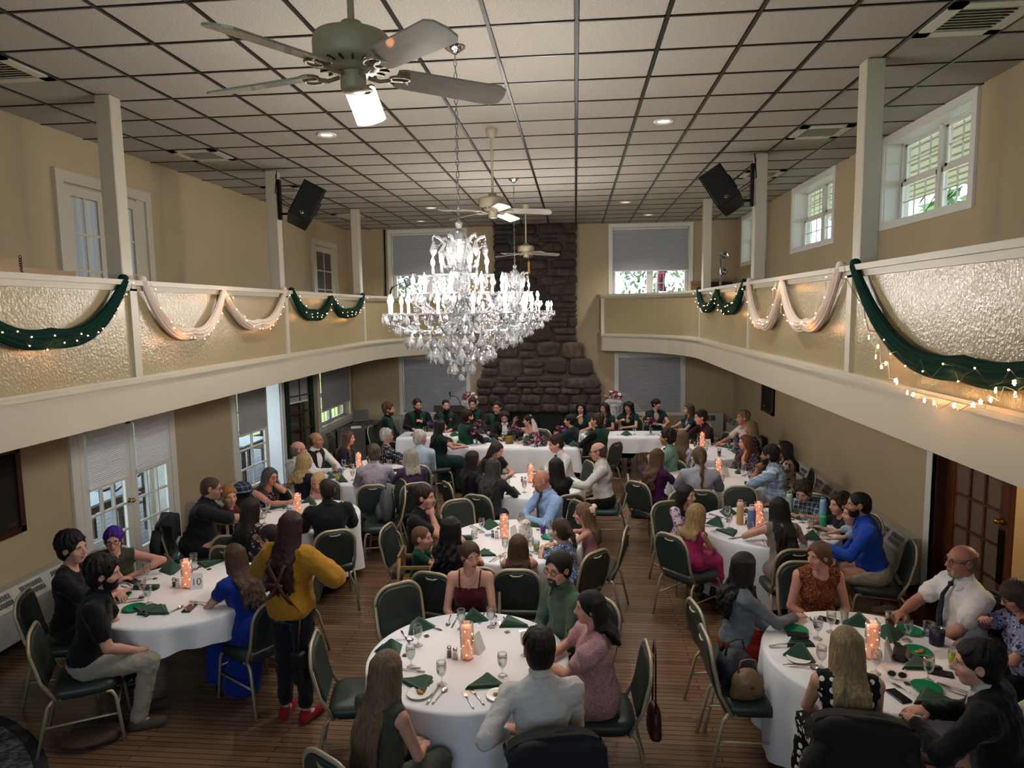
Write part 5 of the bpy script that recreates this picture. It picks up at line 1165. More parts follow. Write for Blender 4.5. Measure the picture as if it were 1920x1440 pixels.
    if shm:
        for q in 'RL':
            d = toe[q] - an[q]; a0 = an[q] + np.array([0, -.035 * sc, -.04]); a0[2] = an[q][2] - .045; b0 = toe[q].copy(); b0[2] = a0[2]
            child('shoe', [('c', a0, b0, .042 * sc, .038 * sc, 0), ('c', an[q] + [0, -.02, -.03], an[q] + [0, -.01, -.005 if g('flats') else .015], .042 * sc, .042 * sc, .02), ('p', (0, 0, -1), (0, 0, an[q][2] - .082))] + ([('s', an[q] + np.array([0, .045, .01]), (.035, .07, .045), None, 0)] if g('flats') else []), max(hC * .8, .01), shm)
    # ---------------- hair
    hair, hc = g('hair', ('short', '#2a1c14')); hm = hairm(hc); hh = LODR[lod]; th = {'buzz': .004, 'short': .013, 'thick': .022, 'balding': .007}.get(hair, .013)
    cap = [('e', hd(0, -.014, .04), tuple((np.array([.077, .1, .086]) + th * (.6 if hair in ('short', 'thick') else 1)) * hsz), HR, 0), ('e', hd(0, -.045, -.02), tuple((np.array([.07, .066, .07]) + th * .8) * hsz), HR, .03 * hsz)]
    fcut = [('s', hd(0, .104, -.045), tuple(np.array([.073, .09, .127]) * hsz), HR, 0), ('s', hd(0, .03, -.12), tuple(np.array([.1, .075, .1]) * hsz), HR, 0)]
    ears = [('s', hd(q * .088, .012, -.02), tuple(np.array([.022, .034, .045]) * hsz), HR, 0) for q in (-1, 1)]
    nape = ('p', HR @ np.array([0, -.35, -1.]), hd(0, -.06, -.085)); rg_ = random.Random(g('seed', 1) + int(s['x'] * 100))
    if hair in ('short', 'buzz', 'thick'):
        P = cap + fcut + ears + [nape]; hh = hh * (.74, .8, 1)[lod]
        if hair != 'buzz':
            nt = {0: 26, 1: 16, 2: 9}[lod]; wv = .004 if hair == 'short' else .011; tk_ = th * (.55 if hair == 'short' else .8)
            for k in range(nt):
                a = 2 * PI * k / nt + rg_.uniform(-.1, .1); fr_ = math.cos(a); lim = (.42 if fr_ > .55 else (.05 if fr_ > -.3 else -.5)) + rg_.uniform(-.08, .1); ph = rg_.uniform(0, 6.28); pts = []
                for q in range(7):
                    t = q / 6; e_ = 1.45 + (lim - 1.45) * t; aa = a + wv * 14 * math.sin(t * 5 + ph) * t; ce, se = math.cos(e_), math.sin(e_); up_ = 1 + (.05 * math.sin(t * PI) if fr_ > .3 else 0)
                    pts.append(hd(ce * math.sin(aa) * (.079 + tk_), -.014 + (ce * math.cos(aa) * (.102 + tk_) - .03 * (1 - t)), .04 + se * (.088 + tk_) * up_ + wv * math.sin(t * 6 + ph)))
                for q in range(6): P.insert(2, ('c', pts[q], pts[q + 1], (.0165 - .001 * q) * hsz, (.0155 - .001 * q) * hsz, .003))
        child('hair', P, hh, hm)
    elif hair == 'balding':
        child('hair', cap + fcut + ears + [nape, ('p', HR @ np.array([0, .25, 1.]), hd(0, -.02, .048)), ], hh, hm)
    elif hair == 'bald': pass
    else:
        hl = g('hlen', .34) * sc; wav = {'long': .004, 'wavy': .016, 'curly': .026, 'bob': .004}.get(hair, .004); P = list(cap)
        if g('bangs'): fcut = [('s', hd(0, .11, -.07), tuple(np.array([.07, .085, .108]) * hsz), HR, 0), fcut[1]]
        if hair in ('long', 'wavy', 'curly', 'bob'):
            n = (22, 15, 11)[lod]; span = 118 if not g('behind') else 84
            for k in range(n):
                a = R_(-span + 2 * span * k / (n - 1)); sa, ca = math.sin(a), math.cos(a); ln = hl * rg_.uniform(.78, 1.06); ph = rg_.uniform(0, 6.28); pts = [hd(sa * .077, -.012 - ca * .085, .06), hd(sa * .088, -.02 - ca * .088, -.03), hd(sa * .092, -.03 - ca * .085, -.11)]
                m_ = 7; base = pts[-1]
                for q in range(1, m_ + 1):
                    t = q / m_; ft = RT2.T @ (base - hip) / sc; zz = ft[2] - t * ln / sc; xx = ft[0] * (1 + g('hsp', .12) * t) ; prof = .12 * G if zz < .44 else .12 * G - (zz - .44) * .55
                    if ca > .0: yy = min(ft[1] - .02 * t, -prof - .012)
                    else: yy = max(ft[1], prof * .95) if abs(ft[0]) < .15 and zz < .47 else ft[1] + .05 * t
                    yy = ft[1] + (yy - ft[1]) * min(1, t * 2.2)
                    pts.append(T2(xx + wav * math.sin(q * 2.1 + ph), yy + wav * math.cos(q * 1.9 + ph), zz))
                r0 = (.021, .027, .034)[lod] * sc ** .5
                for q in range(len(pts) - 1):
                    f0, f1 = q / (len(pts) - 1), (q + 1) / (len(pts) - 1); kk = 1.15 if hair == 'curly' else 1.0
                    P.append(('c', pts[q], pts[q + 1], r0 * (1 - .45 * f0) * kk, r0 * (1 - .45 * f1) * kk, .008))
        if hair in ('pony', 'braid'):
            b0 = hd(0, -.11, .05 if hair == 'pony' else -.06); P.append(('e', b0, (.026, .026, .026), None, .01)); pr = b0; m_ = 9
            for q in range(1, m_ + 1):
                t = q / m_; nx = b0 + np.array([0, -.05 * math.sin(min(t * 3, 1.57)) + (.015 * math.sin(q * 3.14) if hair == 'braid' else 0), 0]) + (RT2 @ np.array([.012 * math.sin(q * 2.2), 0, -hl * t])); rr_ = .03 * (1 - .5 * t) * (1 + (.25 if hair == 'braid' and q % 2 else 0)); P.append(('c', pr, nx, rr_, rr_, .004)); pr = nx
        if hair == 'bun': P.append(('e', hd(0, -.125, .03), tuple(np.array([.048, .04, .045]) * hsz), HR, .01))
        if hair in ('pony', 'bun', 'braid'): P += fcut + ears + [] if hair != 'none' else []
        else: P += fcut
        child('hair', P, hh, hm)
    if g('beard'):
        bl = g('blen', .0); P = [('e', hd(0, .02, -.038), tuple(np.array([.0655, .0785, .082]) * hsz), HR, 0), ('e', hd(0, .056, -.095 - bl * .5), tuple(np.array([.037, .033, .027 + bl]) * hsz), HR, .03), ('p', HR @ np.array([0, .55, 1.]), hd(0, .092, -.036 if not g('goatee') else -.05)), ('s', hd(0, .108, -.061), tuple(np.array([.022, .02, .008]) * hsz), HR, 0), ('p', HR @ np.array([0, -1., -.0]), hd(0, .0, 0))]
        if g('goatee'): P.append(('p', (HR @ np.array([1., 0, 0])), hd(.036, 0, 0))); P.append(('p', (HR @ np.array([-1., 0, 0])), hd(-.036, 0, 0)))
        child('beard', P, hh * .8, hairm(g('beard')))
    if g('mustache'): mb = MB().tube([hd(-.03, .095, -.05), hd(0, .107, -.043), hd(.03, .095, -.05)], [.004, .008, .004], n=6); mb.build('mustache', hairm(g('mustache')), ob)
    if g('glasses'):
        mb = MB()
        for q in (-1, 1):
            mb.tube([hd(q * .033 + .023 * math.cos(a), .103 - .006 * abs(math.cos(a)), .008 + .019 * math.sin(a)) for a in [2 * PI * i / 14 for i in range(14)]], .0024, n=5, closed=True); mb.tube([hd(q * .056, .098, .012), hd(q * .078, .06, .012), hd(q * .086, -.01, .01)], .0022, n=4)
        mb.tube([hd(-.01, .106, .012), hd(.01, .106, .012)], .0024, n=5); mb.build('glasses', M('glasses_' + g('glasses').strip('#'), g('glasses'), .3, metal=.3), ob)
    if g('headsun'):
        mb = MB(); 
        for q in (-1, 1): mb.ico(hd(q * .034, .06, .118), .028, (1, .5, .8))
        mb.build('sunglasses', m_black, ob)
    yf = lambda z: .112 * G + .028 + (.012 * G if z < .3 else 0) - max(0, z - .42) * .75
    if g('tie'):
        tm_ = g('tie'); zs = [.525, .49, .43, .36, .29, .21, .15]; ws = [.018, .016, .024, .03, .036, .042, .004]; mb = MB()
        mb.tube([T2(0, yf(z) + .006, z) for z in zs], [.006] * 7, n=8, ry=[x * sc for x in ws], up=tuple(RT2 @ np.array([0, 1., 0]))); mb.build('necktie', tm_, ob)
        MB().box((0, 0, 0), (.036, .028, .03), bev=.006, mtx=Matrix.Translation(T2(0, yf(.51) + .006, .51))).build('tie_knot', tm_, ob)
    if g('bow'):
        mb = MB()
        for q in (-1, 1): mb.lathe([(.006, 0), (.022, .045), (.018, .05), (.0, .05)], n=8, mtx=Matrix.Translation(T2(0, yf(.52) + .012, .52)) @ Matrix.Rotation(q * PI / 2, 4, 'Y'))
        mb.ico(T2(0, yf(.52) + .012, .52), .011); mb.build('bow_tie', g('bow'), ob)
    if g('flower'): MB().ico(T2(-.09, yf(.4) - .008, .41), .026, (1, .6, 1)).build('boutonniere', g('flower'), ob)
    if g('watch'): q = g('watch'); a_ = el[q] + (wr[q] - el[q]) * .93; b_ = el[q] + (wr[q] - el[q]) * .99; MB().tube([a_, b_], rwr + .006, n=12).build('wristwatch', m_black, ob)
    if g('necklace'): mb = MB().tube([T2(.055 * math.cos(a), yf(.46) - .02 - .0 + .03 * max(0, -math.sin(a)) * .3, .475 + .05 * math.sin(a)) for a in [PI + PI * i / 12 for i in range(13)]], .002, n=4).ico(T2(0, yf(.42) + .004, .425), .009); mb.build('necklace', m_brass, ob)
    if g('hairbow'):
        mb = MB(); c = hd(0, -.115, .06)
        for q in (-1, 1): mb.lathe([(.008, 0), (.036, .055), (.03, .06), (.0, .058)], n=8, mtx=Matrix.Translation(c) @ Matrix.Rotation(q * PI / 2.2, 4, 'Y')); mb.tube([c, c + np.array([q * .03, -.015, -.06])], [.008, .016], n=6)
        mb.build('hair_bow', g('hairbow'), ob)
    if g('veil'):
        def vf(u, v):
            a = R_(-100 + 200 * u); tp = min(1, v * 4); b0 = hd(math.sin(a) * (.03 + .075 * tp), -.05 - math.cos(a) * (.03 + .085 * tp), .135 - .05 * tp); return (b0[0] + math.sin(a) * .15 * v ** .8, b0[1] - math.cos(a) * .13 * v + .014 * math.sin(u * 40) * v, b0[2] - .60 * v)
        MB().grid(vf, 28, 14).build('veil', g('veil'), ob, fix=False)
    if g('bag'):                                  # leather camera harness and hanging camera
        m_ = M('brown_leather', '#4a2614', .45); mb = MB(); bs = lambda z, x: T2(x, -(.112 * G + .058), z)
        mb.tube([T2(.10, .05, .52), T2(.1, -.06, .515), bs(.42, .07), bs(.3, .02), bs(.2, -.03), T2(-.17, -.1, .1)], [.004] * 6, n=6, ry=.018, up=(0, 1, 0)); mb.tube([T2(-.10, .05, .52), T2(-.1, -.06, .515), bs(.42, -.07), bs(.3, .0), bs(.2, .06), T2(.15, -.1, .02)], [.004] * 6, n=6, ry=.018, up=(0, 1, 0)); mb.tube([T2(-.19, -.02, .27), bs(.265, -.1), bs(.262, .06)], [.004] * 3, n=6, ry=.02, up=(0, 1, 0))
        mb.build('leather_harness', m_, ob); MB().tube([T2(.15, -.1, .02), T2(.15, -.14, -.25)], .008, n=5).build('camera_strap', m_, ob)
        MB().box((0, 0, 0), (.1, .08, .14), bev=.015, mtx=Matrix.Translation(T2(.15, -.15, -.33))).box((0, 0, -.12), (.07, .07, .14), bev=.02, mtx=Matrix.Translation(T2(.15, -.15, -.33))).build('camera', m_black, ob)
    HEADS.append(tuple(Matrix.Translation((s['x'], s['y'], 0)) @ Matrix.Rotation(R_(s['face'] - 90), 4, 'Z') @ Vector(HC)))
    return ob
# ================================================================== chairs and tables
def chair_master():
    t = thing('banquet_chair', 'green padded banquet chair', 'chair')
    def seatf(u, v):
        a = u * 2 * PI; c, s = math.cos(a), math.sin(a); p = .35; x = math.copysign(abs(c) ** p, c) * .222; y = math.copysign(abs(s) ** p, s) * .215
        k = [(0, .405), (1.0, .405), (1.0, .445), (.95, .47), (.75, .482), (0, .485)][min(int(v * 5 + .001), 5)]; return (x * k[0] * (1 + .03 * (y < 0) * -1), y * k[0] + .01, k[1])
    MB().grid(seatf, 24, 5, wrapu=True).build('seat', m_green, t)
    n = 7
    def outline(w, z0, z1, r):
        pts = [(-w * .90, z0), (w * .90, z0), (w, z0 + .12), (w, z1 - r)]
        for k in range(n + 1): a = PI / 2 * k / n; pts.append((w - r + r * math.cos(PI / 2 * k / n) , z1 - r + r * math.sin(a)))
        for k in range(n + 1): a = PI / 2 * k / n; pts.append((-w + r - r * math.sin(a), z1 - r + r * math.cos(a)))
        pts.append((-w, z0 + .12)); return pts
    lean = lambda z: -.205 - (z - .45) * .22 - .02 * math.sin((z - .45) / .45 * PI)
    o = outline(.195, .51, .885, .13); vs_ = []; m = len(o)
    cz = .7
    for s, d in ((.93, .026), (1, .014), (1, -.014), (.93, -.022)):
        for x, z in o: zz = cz + (z - cz) * s; vs_.append((x * s, lean(zz) + d, zz))
    fs_ = [(r * m + k, r * m + (k + 1) % m, (r + 1) * m + (k + 1) % m, (r + 1) * m + k) for r in range(3) for k in range(m)] + [tuple(range(m)), tuple(3 * m + k for k in range(m))]
    MB().add(vs_, fs_, False).build('backrest', m_green, t)
    o2 = outline(.208, .44, .90, .14); path = [(.2, lean(.40) + .03, .40)] + [(x, lean(z), z) for x, z in o2[2:-1]] + [(-.208, lean(.56), .56), (-.2, lean(.40) + .03, .40)]
    MB().tube(path, .0125, n=8, ry=.016, up=(0, 1, 0)).build('back_frame', m_frame, t)
    for sx in (-1, 1):
        MB().tube([(sx * .2, -.17, .425), (sx * .205, -.215, .37), (sx * .225, -.30, 0)], .0125, n=7).build('leg', m_frame, t)
        MB().tube([(sx * .2, -.14, .41), (sx * .205, .14, .41), (sx * .207, .19, .395), (sx * .21, .212, .35), (sx * .225, .25, 0)], .0125, n=7).build('leg', m_frame, t)
        MB().tube([(sx * .212, -.245, .22), (sx * .216, .225, .22)], .008, n=6).build('stretcher', m_frame, t)
    MB().tube([(-.21, .222, .28), (.21, .222, .28)], .008, n=6).build('stretcher', m_frame, t)
    MB().tube([(-.06, lean(.86) - .015, .862), (-.03, lean(.85) - .03, .852), (.03, lean(.85) - .03, .852), (.06, lean(.86) - .015, .862)], .008, n=6).build('hand_grip', m_frame, t)
    return t
CH0 = chair_master(); _used = [False]
def chair(x, y, face, label):
    if not _used[0]: c = CH0; _used[0] = True
    else: c = dup(CH0)
    c.location = (x, y, 0); c.rotation_euler = (0, 0, R_(face - 90)); c['label'] = label; c['group'] = 'green banquet chairs'; return c

TABLES = {}
def round_table(key, x, y, desc, R=.70, drop=.62, ph=0.):
    TABLES[key] = (x, y, R, desc)
    t = thing('round_table', 'folding round table under the cloth, ' + desc, 'table', (x, y, 0), ph, group='round banquet tables')
    MB().lathe([(.0, .725), (R - .012, .725), (R - .004, .738), (R - .012, .75), (.0, .75)], n=40).build('table_top', M('table_laminate', '#5b4a3a', .5), t)
    for sx in (-1, 1):
        for sy in (-1, 1): MB().tube([(sx * .36, sy * .22, .725), (sx * .40, sy * .26, 0)], .014, n=6).build('leg', m_blackm, t)
        MB().tube([(sx * .39, -.24, .3), (sx * .39, .24, .3)], .01, n=6).build('brace', m_blackm, t)
    n = 112; nr = random.Random(hash(key) % 97 if False else sum(map(ord, key))); nf = nr.choice((9, 10, 11)); p0 = nr.uniform(0, 6)
    rings = [(.0005, .757, 0), (R * .5, .757, 0), (R * .97, .757, 0), (R + .004, .754, 0), (R + .012, .74, 0)] + [(R + .014 + .03 * (k / 7), .735 - drop * k / 7, (k / 7) ** .8) for k in range(1, 8)]; vs_ = []
    for r, z, a in rings:
        for k in range(n):
            th = 2 * PI * k / n; rr = r + a * (( .03) * math.sin(nf * th + p0 + .7 * math.sin(2 * th)) + .018 * math.sin(2 * nf * th + 1.3)) - a * .02
            vs_.append((rr * math.cos(th), rr * math.sin(th), z + (.018 * a * math.cos(4 * th + p0) if a else 0)))
    fs_ = [(i * n + k, i * n + (k + 1) % n, (i + 1) * n + (k + 1) % n, (i + 1) * n + k) for i in range(len(rings) - 1) for k in range(n)]
    o = MB().add(vs_, fs_, True).build('tablecloth', m_cloth, None, (x, y, 0)); tag(o, 'white cloth draped over ' + desc, 'tablecloth', 'white round tablecloths')
TD = dict(T1='front centre table', T2='left front table', T3='right front table', T4='table with the toy owl', T5='left middle table', T6='far left round table', T7='table facing the bride', T8='table with water bottles', T9='second right-hand table from back', T10='far right round table')
for k, (x, y, R, d) in dict(T1=(-.76, 4.49, .69, .66), T2=(-3.42, 5.46, .73, .2), T3=(2.02, 4.66, .71, .62), T4=(-.66, 6.92, .71, .64), T5=(-3.30, 7.66, .71, .62), T6=(-3.18, 9.78, .71, .62), T7=(-.60, 9.2, .71, .62), T8=(2.08, 7.5, .73, .62), T9=(1.98, 9.62, .71, .62), T10=(2.14, 11.55, .71, .6)).items(): round_table(k, x, y, 'the ' + TD[k] if False else TD[k], R, d)
def long_table(x0, x1, y0, y1, desc, drop, back):
    cx, cy = (x0 + x1) / 2, (y0 + y1) / 2; a, b_ = (x1 - x0) / 2, (y1 - y0) / 2
    t = thing('long_table', 'folding banquet table under white cloth, ' + desc, 'table', (cx, cy, 0), group='head tables')
    MB().bb((-a, -b_, .72), (a, b_, .75)).build('table_top', M('table_laminate', '#5b4a3a', .5), t)
    for sx in (-1, 1):
        for sy in (-1, 1): MB().tube([(sx * (a - .25), sy * (b_ - .1), .72), (sx * (a - .2), sy * (b_ - .1), 0)], .014, n=6).build('leg', m_blackm, t)
    def f(u, v):
        # closed plan outline, u around, v from centre out and down
        q = u * 4; s = int(q) % 4; r = q - int(q)
        px, py = ((-1 + 2 * r, -1), (1, -1 + 2 * r), (1 - 2 * r, 1), (-1, 1 - 2 * r))[s]
        if v <= .2: k = v / .2; return (px * a * k, py * b_ * k, .757)
        w = (v - .2) / .8; fl = .02 * w * math.sin(u * 2 * PI * 17) + .012 * w * math.sin(u * 2 * PI * 29)
        return (px * (a + .008 + .03 * w + fl), py * (b_ + .008 + .03 * w + fl), .755 - drop * w + .01 * w * math.sin(u * 40))
    o = MB().grid(f, 144, 10, wrapu=True).build('tablecloth', m_cloth, None, (cx, cy, 0)); tag(o, 'white cloth on ' + desc, 'tablecloth', 'head table cloths')
long_table(-2.28, .05, 11.72, 12.34, 'the couple\'s front head table', .42, 0)
long_table(-3.42, -1.45, 12.62, 13.28, 'the left rear head table', .44, 0)
long_table(.08, 1.90, 12.72, 13.42, 'the right rear head table', .28, 0)

# ================================================================== people
def cm(h): return M('cloth_' + h.strip('#'), h, .88, bump=(9, .8, .03), spec=.2, sheen=.08)
BLK, NVY, WHT, GRN = '#131416', '#161a28', '#c9c6c2', '#12332a'
m_dots = pattern('polka_dots', 'dots', '#0d0d0f', ['#d8d4cc'], 19); m_flor = pattern('dark_floral', 'floral', '#17161a', ['#8f7d78', '#5c3d46'], 26); m_pink = pattern('pink_floral', 'floral', '#a77f84', ['#6f434d', '#c4a5a6'], 78)
m_orng = pattern('orange_floral', 'floral', '#5a2414', ['#1d1210', '#a05a2c', '#7b6a3a'], 44); m_blfl = pattern('blue_floral', 'floral', '#3e4c68', ['#a9b1bf', '#6d7c98'], 38); m_wbfl = pattern('pale_blue_floral', 'floral', '#b4bcc8', ['#42588c', '#6d82ad'], 20)
m_lav = pattern('lavender_floral', 'floral', '#7d84a6', ['#2c2c48', '#a9aec4'], 26); m_brnf = pattern('brown_floral', 'floral', '#b8a698', ['#5e3426', '#8b5a44'], 17); m_dotw = pattern('small_dots', 'dots', '#17171d', ['#bdbcc2'], 34); m_whfl = pattern('white_floral', 'floral', '#b9a8b4', ['#4b3a5a', '#8a6f86'], 30)
m_plaid = pattern('blue_plaid', 'plaid', '#b9c4cf', [(0, '#5f7f9c', .35), (2, '#5f7f9c', .35), (0, '#2f4a68', .1), (2, '#2f4a68', .1)], 11); m_plaidn = pattern('navy_plaid', 'plaid', '#232d42', [(0, '#8d97a8', .12), (2, '#8d97a8', .12)], 16); m_plaidb = pattern('boy_plaid', 'plaid', '#2a3848', [(0, '#9aa6ae', .22), (2, '#9aa6ae', .22)], 20)
m_denim = M('denim_jacket', '#60676e', .8, noise=(12, .25), bump=(14, .4, .015)); m_satin = M('ivory_satin', '#cfcac0', .35, sheen=.3, bump=(7, .3, .02)); m_gvest = cm('#123a2c')
m_veil = bpy.data.materials.new('veil_tulle'); m_veil.use_nodes = True; _n = m_veil.node_tree; _p = _n.nodes['Principled BSDF']; _p.inputs['Base Color'].default_value = (.8, .8, .82, 1); _p.inputs['Alpha'].default_value = .42; _p.inputs['Roughness'].default_value = .8
PEOPLE = []
def P(px, py, face, short, label, **k): k.update(hx=px, hy_=py, face=face, short=short, label=label); PEOPLE.append(k)
TR = ('trousers', cm('#16171b')); KH = ('trousers', cm('#8f8677')); NV = ('trousers', cm('#161a26'))
# ---- left front table
P(-4.15, 5.12, 22, 'man in black tee', 'man in black tee with wavy dark hair at the left front table', tab='T2', hair=('thick', '#15100d'), top=('tee', cm('#0e0f12')), slv='short', bot=TR, armR='tablein', armL='tablein', hy=-25)
P(-4.06, 5.52, 312, 'person with purple hair', 'person with purple hair and glasses in a sleeveless olive shirt', tab='T2', sex='f', g=1.1, hair=('short', '#3d1a8c'), top=('shirt', cm('#2f332a')), slv='none', collar=1, bot=TR, lean=24, armL=((.16, .30, .80), (1.2, .2, .2), 'rest'), armR='tablein', glasses='#1a1418', hy=-12, hp=-8)
P(-3.58, 4.72, 30, 'man in black polo', 'man in black polo and khaki trousers with his back to the camera at left', tab='T2', hair=('thick', '#1c1411'), top=('polo_shirt', cm('#0f1013')), slv='short', collar=1, bot=KH, lean=12, armR='lap2', armL='lap2', hy=-8, beard='#1c1411', feet=-.08, shoe=cm('#4c443c'))
P(-2.84, 5.12, 148, 'woman in royal blue dress', 'woman in royal blue dress with long brown hair, back turned, at left', tab='T2', sex='f', hair=('wavy', '#4a3527'), hlen=.36, top=('dress', cm('#0c2672')), slv='cap', low=.98, armR='table', armL='tablein', behind=1)
P(-2.14, 4.83, 78, 'woman in mustard sweater', 'standing woman in mustard sweater and brown leather camera harness, back turned', sex='f', g=1.15, stand=1, sc=.955, hair=('wavy', '#2a1110'), hlen=.40, top=('sweater', cm('#94691c')), slv='half', bot=('cropped', cm('#10141a')), armR=((.22, .28, 1.06), (1, -.4, -.3), 'grip'), armL=((.22, .28, 1.06), (1, -.4, -.3), 'grip'), lean=2, bag=1, shoe=cm('#7c1220'), flats=1, hy=8, hp=12, behind=1)
P(-2.66, 5.66, 184, 'dark-haired woman behind mustard sweater', 'dark-haired woman with glasses mostly hidden behind the mustard sweater', tab='T2', sex='f', hair=('bun', '#181311'), top=('dress', pattern('cream_floral', 'floral', '#8f8c7c', ['#3f5142', '#b3a99a'], 16)), slv='short', low=.6, glasses='#6b4a3a', armR='lap')
# ---- left middle table
P(-4.02, 7.05, 22, 'bearded man in dark shirt', 'big man in dark shirt with glasses and grey beard reaching over the table', tab='T5', g=1.28, hair=('buzz', '#4e3c31'), top=('shirt', cm('#15181e')), slv='half', collar=1, bot=TR, lean=14, armR='reach', armL='table', glasses='#5b2d28', beard='#8b7d74', goatee=1, skin='pink', hp=6)
P(-4.02, 7.52, 345, 'red-haired toddler', 'red-haired toddler in maroon shirt in a high chair', sex='c', sc=.56, seat=.58, hair=('short', '#a3683c'), top=('tee', cm('#3a1420')), slv='short', bot=TR, armR='lap', armL='lap', skin='pink', high=1, hy=-25)
P(-3.27, 6.52, 76, 'long-haired woman in grey floral', 'woman with long dark hair in sleeveless grey floral dress, back turned', tab='T5', sex='f', g=1.05, hair=('long', '#1f1714'), hlen=.36, top=('dress', m_flor), slv='none', armR='table', armL='table', hy=-15)
P(-3.76, 7.96, 335, 'grey-haired woman in black floral', 'grey-haired woman in black floral top reaching across the left middle table', tab='T5', sex='f', g=1.15, hair=('long', '#4e4a48'), hlen=.36, top=('blouse', m_flor), slv='none', bot=TR, lean=22, armR='reach', armL='chin', glasses='#5e2a2c', skin='pink')
P(-3.30, 8.42, 278, 'curly blonde toddler', 'curly blonde toddler in pale pink at the left middle table', sex='c', sc=.52, seat=.56, hair=('curly', '#c2a273'), hlen=.10, top=('tee', cm('#b58a85')), slv='short', bot=('trousers', cm('#9c7a78')), armR='lap', armL='lap', hp=15, tab='T5')
P(-2.69, 7.02, 118, 'broad man in black shirt', 'broad man in black shirt with short dark hair, back turned, left middle table', tab='T5', g=1.3, hair=('buzz', '#2a1e18'), top=('shirt', cm('#121315')), slv='half', collar=1, bot=('trousers', cm('#4b4b4e')), lean=10, armR='table', armL='table', shoe=cm('#1a1a1d'))
# ---- far left table
P(-3.93, 9.24, 52, 'bald man in white shirt', 'bald man in white shirt, back turned, at the far left round table', tab='T6', hair=('balding', '#7b6a5e'), top=('shirt', cm('#bdbab6')), slv='long', collar=1, bot=TR, armR='table', armL='table', skin='pink', hy=-25)
P(-3.91, 9.88, 338, 'man in bow tie and vest', 'man in black vest, bow tie and white shirt at far left table', tab='T6', hair=('balding', '#4a3428'), top=('shirt', cm('#c6c4c2')), slv='long', collar=1, bot=TR, armR='tablein', armL='table', vest=cm('#141517'), bow=cm('#0e0e10'), skin='tan', hy=15)
P(-3.62, 8.76, 62, 'woman with wavy blonde hair', 'woman with wavy blonde hair and navy top, back turned, far left table', tab='T6', sex='f', hair=('curly', '#ab9468'), hlen=.20, top=('blouse', cm('#171b2b')), slv='short', bot=NV, armR='table', armL='table', hy=-25)
P(-3.57, 10.36, 350, 'woman in navy dress', 'woman in navy dress with long light brown hair at far left table', tab='T6', sex='f', hair=('wavy', '#55402f'), hlen=.30, top=('dress', cm('#10142a')), slv='short', armR='lap', armL='lap', hy=10)
P(-3.00, 10.60, 15, 'white-haired woman in dotted blouse', 'short white-haired woman in black blouse with white dots', tab='T6', sex='f', hair=('thick', '#b5b2ae'), top=('blouse', m_dotw), slv='half', bot=TR, armR='table', armL='lap', skin='pink', glasses='#5c3f38')
P(-2.80, 9.08, 102, 'man in lavender shirt', 'man in pale lavender shirt with greying hair, back turned', tab='T6', hair=('short', '#5d5048'), top=('shirt', cm('#9a929f')), slv='long', collar=1, bot=TR, armR='table', armL='table', lean=8)
P(-2.26, 9.06, 112, 'woman in purple cardigan', 'silver-haired woman in purple cardigan, back turned, far left table', tab='T6', sex='f', hair=('bob', '#a89c8e'), hlen=.13, top=('cardigan', cm('#453150')), slv='long', bot=TR, armR='lap', armL='table')
P(-2.38, 10.12, 95, 'white-haired man in light blue', 'white-haired man in light blue shirt, turned toward the head table', tab='T6', hair=('short', '#c0bab2'), top=('shirt', cm('#98a9b8')), slv='long', collar=1, bot=TR, armR='lap', armL='table', skin='pink', hy=-45)
# ---- table with the toy owl
P(-1.58, 6.86, 352, 'man touching his mouth', 'man in black shirt touching his mouth at the table with the owl', tab='T4', hair=('short', '#2f2018'), top=('shirt', cm('#101216')), slv='short', collar=1, bot=TR, armR='chin', armL='table', lean=8, skin='pink')
P(-1.52, 6.58, 5, 'baby in green', 'baby in green shirt sitting in a wooden high chair', sex='c', sc=.52, seat=.5, hair=('buzz', '#6b4a33'), top=('tee', cm('#123b2b')), slv='short', bot=TR, armR='lap', armL='lap', high=1, hy=-10)
P(-1.13, 6.0, 74, 'woman with long black curls', 'woman with long black curly hair, back turned, at the owl table', tab='T4', sex='f', hair=('curly', '#0d0b0b'), hlen=.44, top=('blouse', cm('#2a2024')), slv='none', bot=TR, armR='table', armL='table')
P(-.39, 7.52, 212, 'bald man in light blue shirt', 'bald man in light blue shirt and dark tie facing the toy owl', tab='T4', g=1.1, hair=('bald', '#5b4030'), top=('shirt', cm('#7f9cc0')), slv='long', collar=1, bot=TR, tie=cm('#33302f'), armR='tablein', armL='tablein', lean=12, hp=14, hy=-12, skin='red', beard='#7d5a48', goatee=1)
P(.08, 7.06, 168, 'girl with a hair bow', 'girl with cream hair bow and long hair in a dusty pink dress', tab='T4', sex='c', sc=.71, hair=('long', '#6f553d'), hlen=.30, top=('dress', cm('#94666a')), slv='none', armR='kid', armL='kid', lean=12, hairbow=cm('#cbb59c'), behind=1, seat=.478)
P(-.14, 6.48, 138, 'girl with ponytail', 'girl with brown ponytail in blue floral dress at the owl table', tab='T4', sex='c', sc=.68, hair=('pony', '#3c2a1e'), hlen=.26, top=('dress', m_blfl), slv='short', armR='kid', armL='kid', lean=14, seat=.478)
P(-.53, 6.15, 92, 'curly little girl in pink', 'little girl with curly brown hair in pink dress, back turned', tab='T4', sex='c', sc=.58, hair=('curly', '#4a3226'), hlen=.13, top=('dress', cm('#a2757a')), slv='short', armR='kid', armL='kid', lean=10, seat=.50)
